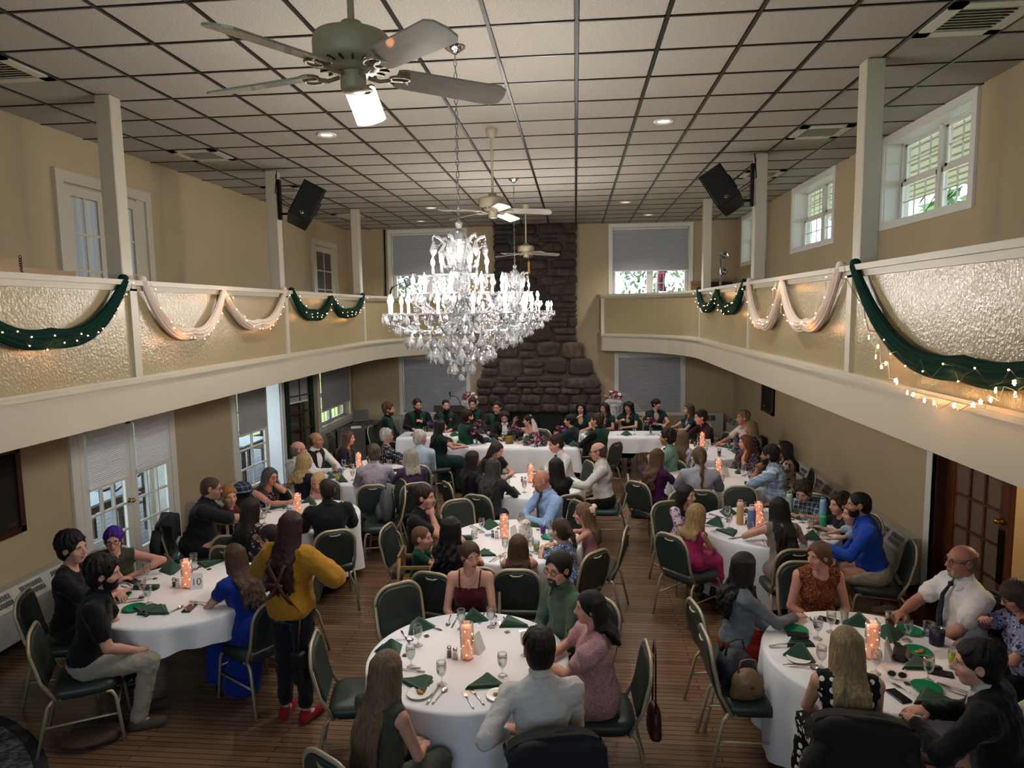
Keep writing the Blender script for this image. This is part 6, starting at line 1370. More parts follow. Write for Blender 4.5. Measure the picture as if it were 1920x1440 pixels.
# ---- front centre table
P(-.85, 5.28, 272, 'woman in burgundy dress', 'woman in burgundy strap dress and round glasses facing the camera', tab='T1', sex='f', hair=('bun', '#4a3226'), top=('dress', cm('#3c0a16')), slv='strap', armR='lap', armL='lap', glasses='#b8a27a', necklace=1, hy=28, hp=2, lean=8)
P(-.13, 5.0, 214, 'man in sage green shirt', 'man in sage green shirt with glasses, moustache and tied dark hair', tab='T1', hair=('bun', '#16100e'), top=('shirt', cm('#44584a')), slv='long', collar=1, bot=TR, armR='lap', armL='lap', glasses='#2a2420', mustache='#1b1310', beard='#2a1c16', goatee=1, hy=20, lean=8)
P(.10, 4.33, 182, 'woman in pink floral dress', 'laughing woman in pink floral dress with dark curly hair', tab='T1', sex='f', g=1.12, hair=('curly', '#120e0e'), hlen=.14, top=('dress', m_pink), slv='short', puff=1, low=.5, armR='tablein', armL='tablein', hy=8, lean=4, watch='R', behind=1)
P(-.24, 3.72, 104, 'man in white shirt', 'man in white shirt with short dark hair, back turned, nearest the camera', tab='T1', hair=('short', '#211813'), top=('shirt', cm('#b4b0ad')), slv='long', collar=1, bot=TR, armR='lap', armL='side', lean=10)
P(-1.05, 3.52, 58, 'long-haired blonde in olive', 'woman with very long straight blonde hair in olive top, front centre', tab='T1', sex='f', hair=('long', '#6f5b45'), hlen=.46, top=('top', cm('#3a3c2f')), slv='none', bot=('trousers', cm('#3a4034')), armR='lap', armL='lap', lean=8, hy=10)
# ---- table facing the bride
P(-1.38, 8.94, 32, 'dark-haired woman in navy', 'woman with long straight dark hair in navy at the table before the bride', tab='T7', sex='f', hair=('long', '#1d1513'), hlen=.36, top=('blouse', cm('#12151f')), slv='half', bot=TR, armR='table', armL='table')
P(-1.05, 8.50, 68, 'person with long grey hair', 'person with long grey hair in charcoal shirt, back turned', tab='T7', sex='f', g=1.12, hair=('wavy', '#3d3836'), hlen=.34, top=('shirt', cm('#26282a')), slv='long', bot=TR, armR='table', armL='table', lean=8)
P(-1.13, 9.60, 318, 'woman looking down in black', 'brown-haired woman in black top looking down at her hands', tab='T7', sex='f', hair=('long', '#33241d'), hlen=.24, top=('blouse', cm('#0f0f12')), slv='cap', vneck=1, bot=TR, armR='lap', armL='tablein', hp=18, hy=20, behind=1)
P(-.27, 8.58, 118, 'dark-haired woman behind bald man', 'woman with long dark hair in navy directly behind the bald man', tab='T7', sex='f', hair=('long', '#181110'), hlen=.36, top=('blouse', cm('#11131b')), slv='short', bot=TR, armR='table', armL='table')
P(-.30, 9.84, 203, 'young man in white shirt', 'young man in white shirt and green tie at the table before the bride', tab='T7', hair=('short', '#2c1d15'), top=('shirt', cm('#bcbab8')), slv='long', collar=1, bot=TR, tie=cm('#0d4a44'), armR='tablein', armL='table', lean=10, hp=10)
P(.29, 9.22, 178, 'older man in white shirt', 'balding man with glasses in white shirt beside the open aisle', tab='T7', g=1.1, hair=('balding', '#4d3f36'), top=('shirt', cm('#bab6b1')), slv='long', bot=('trousers', cm('#0f1013')), collar=1, armR='lap', armL='table', glasses='#3c332e', lean=4, hp=8)
# ---- head tables
GM = dict(top=('shirt', cm('#0c0d0f')), slv='long', collar=1, vest=m_gvest, bot=TR); BM = dict(sex='f', top=('dress', cm('#0d2427')), slv='cap', vneck=1)
P(-3.67, 13.06, 2, 'groomsman at left end', 'groomsman in green vest at the left end, turned right in profile', hair=('thick', '#5a3b24'), armR='lap', armL='lap', beard='#5a3520', **GM)
P(-3.22, 13.62, 282, 'big-bearded groomsman', 'groomsman with a big reddish beard and green vest', hair=('short', '#3a2418'), armR='table', armL='hold', beard='#5a2c1a', blen=.03, g=1.2, flower=m_fr, hy=20, tab='L', **GM)
P(-2.66, 13.72, 282, 'shaven-headed groomsman', 'groomsman with shaven head and black beard before the lectern', hair=('buzz', '#1a1412'), armR='table', armL='table', beard='#130f0d', flower=m_fr, hy=10, tab='L', **GM)
P(-2.12, 13.80, 272, 'groomsman before left column', 'clean-shaven groomsman sitting before the left flower column', hair=('short', '#33241a'), armR='table', armL='table', tab='L', hp=8, **GM)
P(-1.58, 13.56, 262, 'groomsman in red glasses', 'groomsman in red glasses with slicked hair beside the groom', hair=('short', '#2c1d16'), armR='table', armL='table', glasses='#6b1a24', tab='L', skin='fair', **GM)
P(-1.97, 12.23, 38, 'groomsman seen from behind', 'bearded groomsman in green vest seen from behind, left of the groom', hair=('short', '#23180f'), armR='table', armL='table', beard='#3a2418', **GM)
P(-2.36, 11.56, 22, 'bridesmaid with long dark waves', 'bridesmaid with long dark wavy hair at the couple\'s table, left corner', hair=('wavy', '#1f1512'), hlen=.42, armR='table', armL='table', low=.95, **BM)
P(-1.31, 12.78, 272, 'groom', 'long-haired groom in black suit and white tie looking down', hair=('long', '#2a1b14'), hlen=.18, top=('shirt', cm('#c9c7c4')), slv='long', collar=1, bot=TR, jacket=cm('#0b0b0d'), bow=cm('#cfcdc9'), armR='table', armL='tablein', hp=24, lean=8, sc=.91, tab='H', flower=m_fc)
P(-.86, 12.72, 238, 'bride', 'bride in white off-shoulder gown and veil beside the groom', sex='f', hair=('bun', '#150f0d'), top=('offsh', m_satin), slv='none', armR='wave', armL='table', veil=m_veil, hy=-42, tab='H', sc=.87, lean=10)
P(-.11, 12.22, 152, 'bridesmaid with hair up', 'bridesmaid with dark hair pinned up, back turned, right of the bride', hair=('bun', '#120d0c'), armR='table', armL='hold', hy=20, **BM)
P(.10, 13.68, 262, 'pale bridesmaid by the bride', 'pale bridesmaid with long black hair pursing her lips', hair=('long', '#100c0c'), hlen=.26, armR='clasp', armL='table', behind=1, tab='R', **BM)
P(.56, 13.68, 255, 'bridesmaid smiling left', 'smiling bridesmaid with dark hair swept over one shoulder', hair=('wavy', '#1b1210'), hlen=.26, armR='table', armL='tablein', hy=-20, tab='R', skin='tan', **BM)
P(1.05, 13.86, 250, 'bridesmaid with curly bangs', 'bridesmaid with long curly hair and bangs before the right column', hair=('curly', '#1d1412'), hlen=.30, bangs=1, armR='hold', armL='tablein', tab='R', hy=-10, glasses='#2a2020', **BM)
P(1.65, 14.10, 278, 'bridesmaid looking right', 'bridesmaid with straight bangs looking right before the grey shade', hair=('bun', '#231714'), bangs=1, armR='tablein', armL='table', hy=38, tab='R', g=1.1, **BM)
P(.36, 11.83, 142, 'groomsman at right end', 'groomsman in green vest seated at the right end of the couple\'s table', hair=('short', '#3a2a1f'), armR='table', armL='table', hy=15, flower=m_fr, **GM)
P(2.19, 13.47, 196, 'bridesmaid at right end', 'light-haired bridesmaid in teal at the far right end', hair=('bob', '#57402f'), hlen=.10, armR='table', armL='table', **dict(BM, top=('dress', cm('#0e3038'))))
# ---- far right table
P(2.20, 12.16, 196, 'man in maroon shirt', 'man in dark maroon shirt resting his cheek on his hand', tab='T10', hair=('short', '#20150f'), top=('shirt', cm('#241116')), slv='long', collar=1, bot=TR, armR='chin', armL='table', lean=14)
P(2.92, 12.06, 192, 'blond young man in white tee', 'blond young man in white tee shirt by the right wall', tab='T10', hair=('short', '#8a6a48'), top=('tee', cm('#b9b8b6')), slv='short', bot=TR, armR='table', armL='table', skin='pink')
P(2.86, 11.40, 164, 'blonde woman in plaid', 'blonde woman in dark plaid shirt with raised hands', tab='T10', sex='f', hair=('long', '#977c54'), hlen=.26, top=('shirt', m_plaidn), slv='long', bot=NV, armR='clasp', armL='clasp')
P(1.36, 10.60, 160, 'man in mint shirt', 'dark-haired man in mint green shirt turned left in profile', tab='T10', hair=('thick', '#1c1310'), top=('shirt', cm('#5f8070')), slv='long', collar=1, bot=TR, tie=cm('#2a2c30'), armR='lap', armL='hold', skin='tan')
P(1.66, 10.74, 62, 'woman in pale floral dress', 'woman with wavy light brown hair in pale blue floral dress', tab='T10', sex='f', hair=('wavy', '#6d5540'), hlen=.30, top=('dress', m_wbfl), slv='none', armR='table', armL='table')
# ---- second table from the back on the right
P(1.10, 9.11, 46, 'woman in magenta top', 'woman in magenta top with long light brown hair, back turned', tab='T9', sex='f', g=1.1, hair=('wavy', '#5a3f2f'), hlen=.34, top=('top', cm('#3f0f3c')), slv='long', bot=TR, armR='table', armL='table', lean=8)
P(1.59, 8.90, 84, 'man with long tail of hair', 'man in light grey shirt with a long thin tail of hair', tab='T9', g=1.1, hair=('pony', '#5f4a38'), hlen=.42, top=('shirt', cm('#8f8f96')), slv='half', collar=1, bot=TR, armR='table', armL='table', lean=8, skin='pink', hy=12)
P(2.46, 10.12, 212, 'auburn-haired woman', 'auburn-haired woman in dark dotted blouse looking left', tab='T9', sex='f', g=1.1, hair=('bob', '#6a3f26'), hlen=.17, top=('blouse', pattern('tiny_floral', 'floral', '#15151c', ['#7e7a78', '#6b3c44'], 44)), slv='half', vneck=1, bot=('skirt', cm('#123f7c')), armR='lap', armL='lap', hy=-20)
P(2.53, 9.00, 150, 'man in blue plaid shirt', 'man in pale blue plaid shirt with hands clasped to his chin', tab='T9', g=1.15, hair=('short', '#1f1712'), top=('shirt', m_plaid), slv='half', collar=1, bot=TR, armR='clasp', armL='clasp', lean=12, beard='#241912', skin='olive')
P(2.90, 9.68, 172, 'woman with sunglasses on her head', 'woman with sunglasses on her dark hair in brown floral blouse', tab='T9', sex='f', g=1.12, hair=('long', '#2c2624'), hlen=.26, top=('blouse', m_brnf), slv='half', bot=TR, armR='lap', armL='table', headsun=1)
# ---- table with water bottles
P(1.23, 7.66, 296, 'dark-haired girl', 'dark-haired girl in white floral dress looking over her shoulder', tab='T8', sex='c', sc=.76, hair=('long', '#1b1311'), hlen=.14, top=('dress', m_whfl), slv='short', armR='lap', armL='lap', hy=28, seat=.48)
P(1.27, 7.08, 42, 'blonde girl in pink', 'blonde girl in bright pink dress, back turned, at bottle table', tab='T8', sex='c', sc=.70, hair=('long', '#a3855c'), hlen=.20, top=('dress', cm('#9c2858')), slv='none', armR='lap', armL='lap', lean=8, seat=.48)
P(2.0, 6.90, 92, 'long-haired woman at bottle table', 'woman with long dark hair, back turned, at the table with bottles', tab='T8', sex='f', hair=('wavy', '#171110'), hlen=.46, top=('dress', cm('#6d6259')), slv='none', armR='table', armL=((.12, .40, .90), (1, -.2, -.5), 'grip'), lean=16, low=.7)
P(2.60, 7.98, 232, 'boy in plaid shirt', 'small boy in dark plaid shirt looking down at the table', tab='T8', sex='c', sc=.72, hair=('thick', '#33221a'), top=('shirt', m_plaidb), slv='short', collar=1, bot=KH, armR='kid', armL='kid', hp=22, lean=10, seat=.478)
P(2.86, 7.54, 190, 'boy in navy shirt', 'boy in navy shirt in profile beside the man in blue', tab='T8', sex='c', sc=.68, hair=('thick', '#3d2819'), top=('tee', cm('#12161f')), slv='short', bot=KH, armR='kid', armL='kid', seat=.478)
P(2.72, 6.90, 172, 'toddler on a lap', 'toddler in pale blue on the lap of the man in blue', sex='c', sc=.55, seat=.60, hair=('short', '#8b6a45'), top=('tee', cm('#7f93a6')), slv='short', bot=KH, armR='kid', armL='kid', nochair=1)
P(2.74, 6.68, 166, 'man in bright blue shirt', 'man in bright blue dress shirt with short dark hair at the right', tab='T8', g=1.12, hair=('buzz', '#1a1310'), top=('shirt', cm('#143a92')), slv='long', collar=1, bot=KH, armR='lap2', armL='table', lean=12, beard='#1a1310', skin='tan')
# ---- right front table
P(1.27, 5.14, 10, 'woman in denim jacket', 'woman in pale denim jacket and red trousers with long dark hair', tab='T3', sex='f', hair=('wavy', '#171010'), hlen=.30, top=('jacket', m_denim), slv='long', collar=1, bot=('trousers', cm('#8c1f12')), armR='table', armL='lap', hy=20, hem=.04)
P(1.90, 5.46, 268, 'woman in orange floral dress', 'woman with braided hair in sleeveless orange floral dress looking left', tab='T3', sex='f', g=1.08, hair=('braid', '#5f4230'), hlen=.24, top=('dress', m_orng), slv='none', armR='lap', armL='lap', lean=18, hy=-62, skin='pink')
P(2.84, 5.20, 186, 'bald man in tie', 'bald man in white short-sleeved shirt, dark tie and glasses', tab='T3', g=1.22, hair=('balding', '#6d5a4e'), top=('shirt', cm('#c4c1be')), slv='short', collar=1, bot=('trousers', cm('#11131c')), tie=cm('#141827'), armR='table', armL='lap2', glasses='#2a2422', skin='red', lean=2, beard='#a98d80', goatee=1)
P(2.95, 4.72, 170, 'woman in lavender floral', 'woman with short brown hair and glasses in lavender floral top', tab='T3', sex='f', g=1.12, hair=('bob', '#3e2d26'), hlen=.06, bangs=1, top=('blouse', m_lav), slv='short', bot=TR, armR='hold', armL='table', glasses='#2a2226', hp=22, lean=10, skin='pink')
P(1.58, 3.97, 82, 'blonde in polka dots', 'blonde woman in black polka dot dress, back turned, right front', tab='T3', sex='f', g=1.1, hair=('long', '#8f7958'), hlen=.36, top=('dress', m_dots), slv='none', low=.8, armR='lap2', armL='lap2', lean=8)
P(2.17, 3.76, 140, 'man in dark suit', 'dark-haired man in black suit jacket, back turned, bottom right corner', tab='T3', hair=('short', '#15100e'), top=('shirt', cm('#a9a7a4')), slv='long', collar=1, bot=TR, jacket=cm('#0d0e12'), armR='table', armL='table', lean=14, hy=20)
P(2.62, 3.86, 165, 'person in cream shirt', 'person in cream long-sleeved shirt at the right edge of the picture', tab='T3', hair=('short', '#3a2c22'), top=('shirt', cm('#b9b19a')), slv='long', collar=1, bot=KH, armR='table', armL='table', lean=12)
def head_off(k):
    sc = k.get('sc', 1.); l = R_(k.get('lean', 4)); return (math.sin(l) * .66 * sc + .02 * sc) if not k.get('stand') else .03
ADJ = [(-0.01, 0.038, 0), (-0.071, 0.101, 0), (0.044, -0.041, 0), (0.01, 0.16, 20), (-0.037, 0.053, 0), (-0.066, 0.015, 3.9), (-0.07, 0.108, 0), (-0.027, -0.056, 0), (-0.04, 0.009, 0), (0.028, 0.04, 0), (-0.029, -0.015, 0), (-0.028, 0.071, 0), (0.021, -0.065, 0), (0.052, -0.01, 0), (-0.005, -0.065, 0), (0.018, -0.06, 3.5), (0.069, -0.075, -9.5), (0.054, -0.113, 0), (0.013, -0.039, 0), (-0.015, -0.05, 0), (0.005, -0.037, 0), (-0.02, -0.138, 0), (-0.01, -0.024, 0), (-0.027, 0.032, 0), (0.001, -0.074, 0), (-0.014, 0.029, 0), (-0.009, -0.034, 0), (-0.021, 0.037, 0), (-0.014, -0.069, 0), (-0.014, 0.059, 0), (0.022, -0.019, 0), (0, -0.001, 0), (-0, -0.031, 0), (-0.005, 0.001, 0), (0.018, 0.009, 9), (-0.036, 0.012, 0), (0.047, -0.048, 6.2), (0.017, -0.057, 0), (-0.022, 0.048, 0), (-0.035, 0.089, 0), (0.015, -0.097, 0), (-0.01, 0.09, 0), (0.027, -0.254, 0), (0.008, -0.079, 0), (0.028, -0.034, 0), (-0.036, -0.043, 0), (-0.01, -0.328, 0), (0.002, -0.118, 0), (-0.002, -0.057, 0), (0.01, -0.066, 0), (0.008, -0.025, 0), (-0.002, 0.112, 0), (0.004, -0.095, 0), (-0, -0.02, 0), (-0.016, -0.032, 4), (-0.037, -0.042, 0), (-0.058, 0.011, 1.6), (-0.009, -0.438, 0), (-0.041, -0.261, 0), (-0.017, 0.012, 0), (-0.002, -0.039, 0), (-0.017, -0.021, 5.7), (-0.021, 0.019, 0), (-0.016, -0.02, 0), (-0.021, -0.073, 0), (-0.041, -0.092, 0), (0.043, 0.057, 8), (-0.001, -0.019, 0), (-0.032, -0.072, 0), (0.082, 0.106, 0), (-0.012, 0.07, 0), (0.005, 0.035, 0), (0.062, 0.046, 0), (0.026, 0.015, 0), (0.07, 0.066, 0), (-0.011, 0, 0), (-0.023, -0.038, 0), (0.078, -0.102, 0)]
for i, k in enumerate(PEOPLE):
    if k.get('sex') == 'f' and 'sc' not in k: k['sc'] = .925
    f = R_(k['face']); d = head_off(k); k['x'] = k['hx'] - math.cos(f) * d; k['y'] = k['hy_'] - math.sin(f) * d; k['seed'] = i
    if k.get('tab') in TABLES:       # nobody sits inside a table
        tx, ty, R, _ = TABLES[k['tab']]; dx, dy = k['x'] - tx, k['y'] - ty; q = math.hypot(dx, dy); mn = R + (.16 if k.get('sex') != 'c' else .10)
        if q < mn: k['x'], k['y'] = tx + dx / q * mn, ty + dy / q * mn
    if i < len(ADJ): k['x'] += ADJ[i][0]; k['y'] += ADJ[i][1]; k['lean'] = k.get('lean', 4) + ADJ[i][2]
    dist = k['y']; k['lod'] = 0 if dist < 6.2 else (1 if dist < 9.4 else 2)
    build_person(k)
    if not (k.get('stand') or k.get('high') or k.get('nochair')):
        k['chair'] = chair(k['x'] - math.cos(f) * .02, k['y'] - math.sin(f) * .02, k['face'], 'green padded chair under the ' + k['short'])
# ---- empty chairs
EMPTY = [(-1.82, 4.41, 12, 'T1', 'empty green chair left of the blonde, front centre table'), (-1.48, 5.35, 310, 'T1', 'empty green chair at upper left of front centre table'),
         (-3.52, 6.46, 272, 'T2', 'empty green chair on the far side of left front table'), (-1.42, 7.88, 300, 'T4', 'empty green chair at far left of the owl table'),
         (-2.20, 8.40, 196, 'T5', 'green chair holding a grey backpack'), (-2.36, 8.86, 215, 'T5', 'empty green chair behind the backpack chair'), (2.05, 8.62, 268, 'T8', 'empty green chair on far side of the bottle table'),
         (1.30, 8.40, 300, 'T8', 'empty green chair at upper left of the bottle table'), (.90, 4.66, 2, 'T3', 'green chair holding handbags, right front table'), (2.44, 3.30, 100, 'T3', 'empty green chair in the bottom right corner')]
for x, y, f, tb, lb in EMPTY: chair(x + math.cos(R_(f)) * .29, y + math.sin(R_(f)) * .29, f, lb)
# ================================================================== things on the tables
ZT = .757
def proto(name, cat, group, *parts):
    """thing with parts built once; later ones are copies that share its meshes"""
    return dict(name=name, cat=cat, group=group, parts=parts)
def napkin_mesh(kind):
    mb = MB()
    if kind == 0:      # standing pyramid fold
        pk = (0, .01, .1); L_, R__, F_, B_ = (-.12, .05, 0), (.12, .05, 0), (0, -.115, .004), (0, .085, 0)
        m1, m2 = (-.05, -.045, .03), (.05, -.045, .03)
        mb.add([pk, L_, R__, F_, (-.012, -.05, .052), (.012, -.05, .052), (-.1, .075, 0), (.1, .075, 0), (0, .03, .09)], [(0, 1, 3, 4), (0, 5, 3, 2), (0, 4, 3, 5), (1, 0, 8, 6), (2, 7, 8, 0), (6, 8, 7), (1, 6, 7, 2, 3)])
    elif kind == 1:    # low folded triangle
        for z, s in ((0, 1.), (.008, .96), (.017, .9)): mb.prism([(-.13 * s, -.05), (.13 * s, -.045), (.02, .12 * s)], 2, z, z + .007)
        mb.add([(-.08, -.03, .024), (.09, -.03, .024), (.01, .06, .05), (.01, .1, .024)], [(0, 1, 2), (1, 3, 2), (0, 2, 3)])
    else:              # rolled napkin
        mb.tube([(0, -.11, .018), (.008, 0, .02), (0, .11, .018)], [.026, .022, .027], n=9); mb.add([(-.03, -.1, .002), (.05, -.08, .002), (.05, .1, .002), (-.02, .11, .002)], [(0, 1, 2, 3)])
    me = mb.mesh('folded_cloth', m_napkin); fixn(me); return me
NAP = [napkin_mesh(k) for k in range(3)]
hem_me = MB().tube([(-.115, .048, .003), (-.006, -.106, .008), (.0, -.05, .058), (.006, -.106, .008), (.115, .048, .003)], .003, n=4).mesh('hem', m_napkin)
gob_me = MB().lathe([(.0005, .004), (.030, .004), (.033, .002), (.033, .0), (.031, .006), (.006, .012), (.005, .045), (.012, .056), (.026, .075), (.033, .10), (.034, .125), (.031, .158), (.0295, .158), (.032, .125), (.031, .10), (.024, .078), (.010, .062), (.0005, .06)], n=18).mesh('bowl_and_stem', m_stem)
wat_me = MB().lathe([(.0005, .063), (.010, .064), (.023, .08), (.0295, .1), (.0302, .118), (.0005, .118)], n=18).mesh('water', m_water)
def fork_mesh():
    mb = MB(); mb.tube([(0, -.10, .004), (0, -.06, .005), (0, .0, .009), (0, .045, .006)], [.006, .0045, .003, .004], n=6, ry=.0022, up=(1, 0, 0))
    mb.prism([(-.011, .055), (-.006, .043), (.006, .043), (.011, .055), (.011, .066), (-.011, .066)], 2, .004, .007)
    for k in range(4): mb.bb((-.011 + k * .0063, .065, .004), (-.011 + k * .0063 + .003, .1, .0065))
    return mb.mesh('fork', m_steel)
def knife_mesh(): return MB().tube([(0, -.115, .005), (0, -.06, .005), (0, -.01, .004)], [.007, .006, .0045], n=6, ry=.003, up=(1, 0, 0)).prism([(-.005, -.01), (.005, -.01), (.009, .05), (.006, .11), (0, .118), (-.005, .1)], 2, .003, .005).mesh('knife', m_steel)
def spoon_mesh():
    mb = MB().tube([(0, -.09, .004), (0, -.05, .005), (0, .02, .008), (0, .05, .005)], [.006, .0045, .003, .003], n=6, ry=.0022, up=(1, 0, 0))
    mb.grid(lambda u, v: (math.cos(u * 2 * PI) * .018 * v, .072 + math.sin(u * 2 * PI) * .027 * v, .003 + .006 * v * v), 12, 4, wrapu=True); return mb.mesh('spoon', m_steel)
FORK, KNIFE, SPOON = fork_mesh(), knife_mesh(), spoon_mesh()
choc_me = MB().box((0, 0, .004), (.034, .034, .008), bev=.002).mesh('wrapper', M('gold_wrapper', '#6d5a2c', .3, metal=.6)); lab_me = MB().box((0, 0, .0085), (.022, .03, .001)).mesh('paper_band', M('black_wrapper', '#141210', .4))
gpl_me = MB().lathe([(.0005, .004), (.055, .004), (.06, .008), (.085, .016), (.088, .018), (.084, .019), (.06, .012), (.0005, .009)], n=28).mesh('plate', m_gplate)
cpl_me = MB().lathe([(.0005, .003), (.05, .003), (.055, .006), (.078, .012), (.08, .014), (.077, .015), (.055, .01), (.0005, .008)], n=28).mesh('plate', m_china)
pho_me = MB().box((0, 0, .006), (.075, .15, .011), bev=.005).mesh('phone', m_black); scr_me = MB().box((0, 0, .0122), (.068, .14, .001)).mesh('screen', M('phone_screen', '#1b1d22', .08))
def put(name, label, cat, loc, rz, group, *pm):
    """pm: (part name, mesh); one mesh alone becomes the thing itself"""
    if len(pm) == 1:
        o = link(name, pm[0][1], None, loc, (0, 0, rz)); return tag(o, label, cat, group)
    t = thing(name, label, cat, loc, rz, group)
    for n_, me in pm: link(n_, me, t)
    return t
def seat_frame(tk, ang): tx, ty, R, d = TABLES[tk]; e = Vector((math.cos(ang), math.sin(ang))); f = -e; r = Vector((f.y, -f.x)); return Vector((tx, ty)), e, r, math.atan2(f.y, f.x) - PI / 2, R
def on_table(tk, ang, rad, side): c, e, r, rz, R = seat_frame(tk, ang); p = c + e * (R * rad) + r * side; return (p.x, p.y, ZT), rz
SEATS = {k: [] for k in TABLES}
for k in PEOPLE:
    if k.get('tab') in TABLES: tx, ty, R, _ = TABLES[k['tab']]; SEATS[k['tab']].append((math.atan2(k['y'] - ty, k['x'] - tx), 'the ' + k['short'], k))
for x, y, f, tb, lb in EMPTY: tx, ty, R, _ = TABLES[tb]; SEATS[tb].append((math.atan2(y - ty, x - tx), 'the ' + lb.split(',')[0].replace('padded ', '').replace('on the far side of', 'beyond').replace('at upper left of front centre table', 'by front centre table'), None))
EXPL = {
    'T1': dict(N0=[(-1.20, 4.88), (-1.32, 4.51), (-0.81, 5.06)], N1=[(-0.49, 4.99), (-1.03, 4.10), (-0.59, 4.13)], G=[(-1.14, 4.61), (-1.12, 4.31), (-0.87, 4.11), (-0.49, 4.24), (-0.65, 4.93), (-0.87, 4.88), (-0.36, 4.52)], F=[(-1.13, 4.93), (-1.09, 4.90), (-1.15, 4.28), (-1.11, 4.26), (-0.67, 3.94), (-0.62, 3.98), (-0.74, 5.06), (-0.54, 5.01), (-0.33, 4.93)], K=[(-1.26, 4.72), (-0.90, 3.99), (-0.94, 5.00), (-0.60, 5.02)], S=[(-1.29, 4.68), (-0.86, 3.97), (-0.99, 5.02), (-0.64, 5.05)], C=[(-1.11, 4.75), (-1.20, 4.46), (-0.95, 4.13), (-0.49, 4.13), (-0.52, 4.85)], W=[(-0.99, 3.99), (-0.49, 4.00)]),
    'T3': dict(N0=[(1.52, 4.64), (2.12, 5.16), (2.26, 4.97)], N1=[(1.58, 4.84), (2.14, 4.14), (2.26, 4.54)], G=[(1.86, 5.00), (1.73, 4.89), (1.61, 4.47), (1.94, 4.43), (2.35, 4.90), (2.23, 4.36)], F=[(1.44, 4.78), (1.45, 4.73), (2.04, 4.22), (2.35, 4.27), (2.35, 4.24)], K=[(1.78, 5.20), (1.49, 4.51)], S=[(1.79, 5.15), (1.49, 4.47), (2.30, 4.24), (2.27, 5.16)], C=[(2.08, 4.31), (2.38, 4.53)], W=[]),
    'T2': dict(N0=[(-3.81, 5.89)], N1=[(-3.53, 6.09), (-3.50, 5.04), (-3.40, 5.02)], N2=[(-3.78, 5.48)], G=[(-3.90, 5.67), (-3.60, 5.93), (-3.71, 5.32), (-3.57, 5.18)], F=[(-3.15, 5.20), (-3.13, 5.22), (-3.95, 5.47), (-3.94, 5.51)], K=[(-3.24, 5.09), (-3.75, 5.19), (-3.61, 6.04)], S=[(-3.27, 5.05), (-3.76, 5.25), (-3.59, 6.08)], C=[(-3.84, 5.69), (-3.46, 5.94)], W=[]),
}
q = random.Random(21); ORD = ['', 'second ', 'third ', 'fourth ', 'fifth ', 'sixth ']
KIND = dict(N0=('napkin', 'green napkin folded upright ', 'napkin', 'green napkins'), N1=('napkin', 'green napkin folded flat ', 'napkin', 'green napkins'), N2=('napkin', 'rolled green napkin ', 'napkin', 'green napkins'), G=('water_goblet', 'clear stemmed water goblet ', 'glass', 'water goblets'), F=('fork', 'silver fork ', 'fork', 'forks at the settings'), K=('knife', 'silver knife ', 'knife', 'knives at the settings'), S=('spoon', 'silver spoon ', 'spoon', 'spoons at the settings'), C=('wrapped_chocolate', 'gold wrapped chocolate ', 'chocolate', 'wrapped chocolates'), W=('bread_plate', 'white bread plate ', 'plate', 'bread plates'))
cookie_me = MB().ico((.01, 0, .016), .022, (1.2, .8, .4), 9, 5).ico((-.012, .012, .016), .018, (1, .9, .45), 9, 5).mesh('cookie', M('cookie', '#a5793f', .8, noise=(60, .4)))
PARTS = dict(N0=[('folded_cloth', NAP[0]), ('hem', hem_me)], N1=[('folded_cloth', NAP[1])], N2=[('folded_cloth', NAP[2])], G=[('bowl_and_stem', gob_me), ('water', wat_me)], F=[('fork', FORK)], K=[('knife', KNIFE)], S=[('spoon', SPOON)], C=[('wrapper', choc_me), ('paper_band', lab_me)], W=[('plate', cpl_me), ('cookie', cookie_me)])
CNT = {}
def setting(kd, x, y, who, rz, z=ZT):
    n_, lb, ct, gr = KIND[kd]; i = CNT.get((kd, who), 0); CNT[(kd, who)] = i + 1
    return put(n_, ORD[min(i, 5)] + lb + 'before ' + who, ct, (x, y, z), rz, gr, *PARTS[kd])
for tk, seats in SEATS.items():
    seats.sort(key=lambda a: a[0]); last = -9; tx, ty, R, _ = TABLES[tk]; far = ty > 8.6
    if tk in EXPL:
        for kd, ps in EXPL[tk].items():
            for x, y in ps:
                an_ = math.atan2(y - ty, x - tx); o = min(seats, key=lambda s_: abs((s_[0] - an_ + PI) % (2 * PI) - PI)); rz = o[0] + PI / 2 + q.uniform(-.25, .25)
                if kd[0] == 'N': rz += q.uniform(-.6, .6)
                rr_ = math.hypot(x - tx, y - ty); lim = R - (.10 if kd[0] == 'N' or kd in 'FKSW' else .045); f_ = min(1, lim / rr_)
                setting(kd, tx + (x - tx) * f_, ty + (y - ty) * f_, o[1], rz)
        continue
    for ang, who, k in seats:
        if ang - last < .42: continue
        last = ang; kind = 'N0' if q.random() < .7 else q.choice(('N1', 'N2'))
        p, rz = on_table(tk, ang, .74, q.uniform(-.05, .05)); setting(kind, p[0], p[1], who, rz + q.uniform(-.6, .6)); p, rz = on_table(tk, ang, .56, .15); setting('G', p[0], p[1], who, 0)
        if far:
            if q.random() < .5: p, rz = on_table(tk, ang, .78, -.14); setting('F', p[0], p[1], who, rz)
            continue
        for kd, sd in (('F', -.155), ('F', -.12), ('K', .125), ('S', .155)): p, rz = on_table(tk, ang, .78, sd + q.uniform(-.006, .006)); setting(kd, p[0], p[1], who, rz + q.uniform(-.12, .12))
        p, rz = on_table(tk, ang, .56, -.06); setting('C', p[0], p[1], who, rz + q.uniform(-.8, .8))
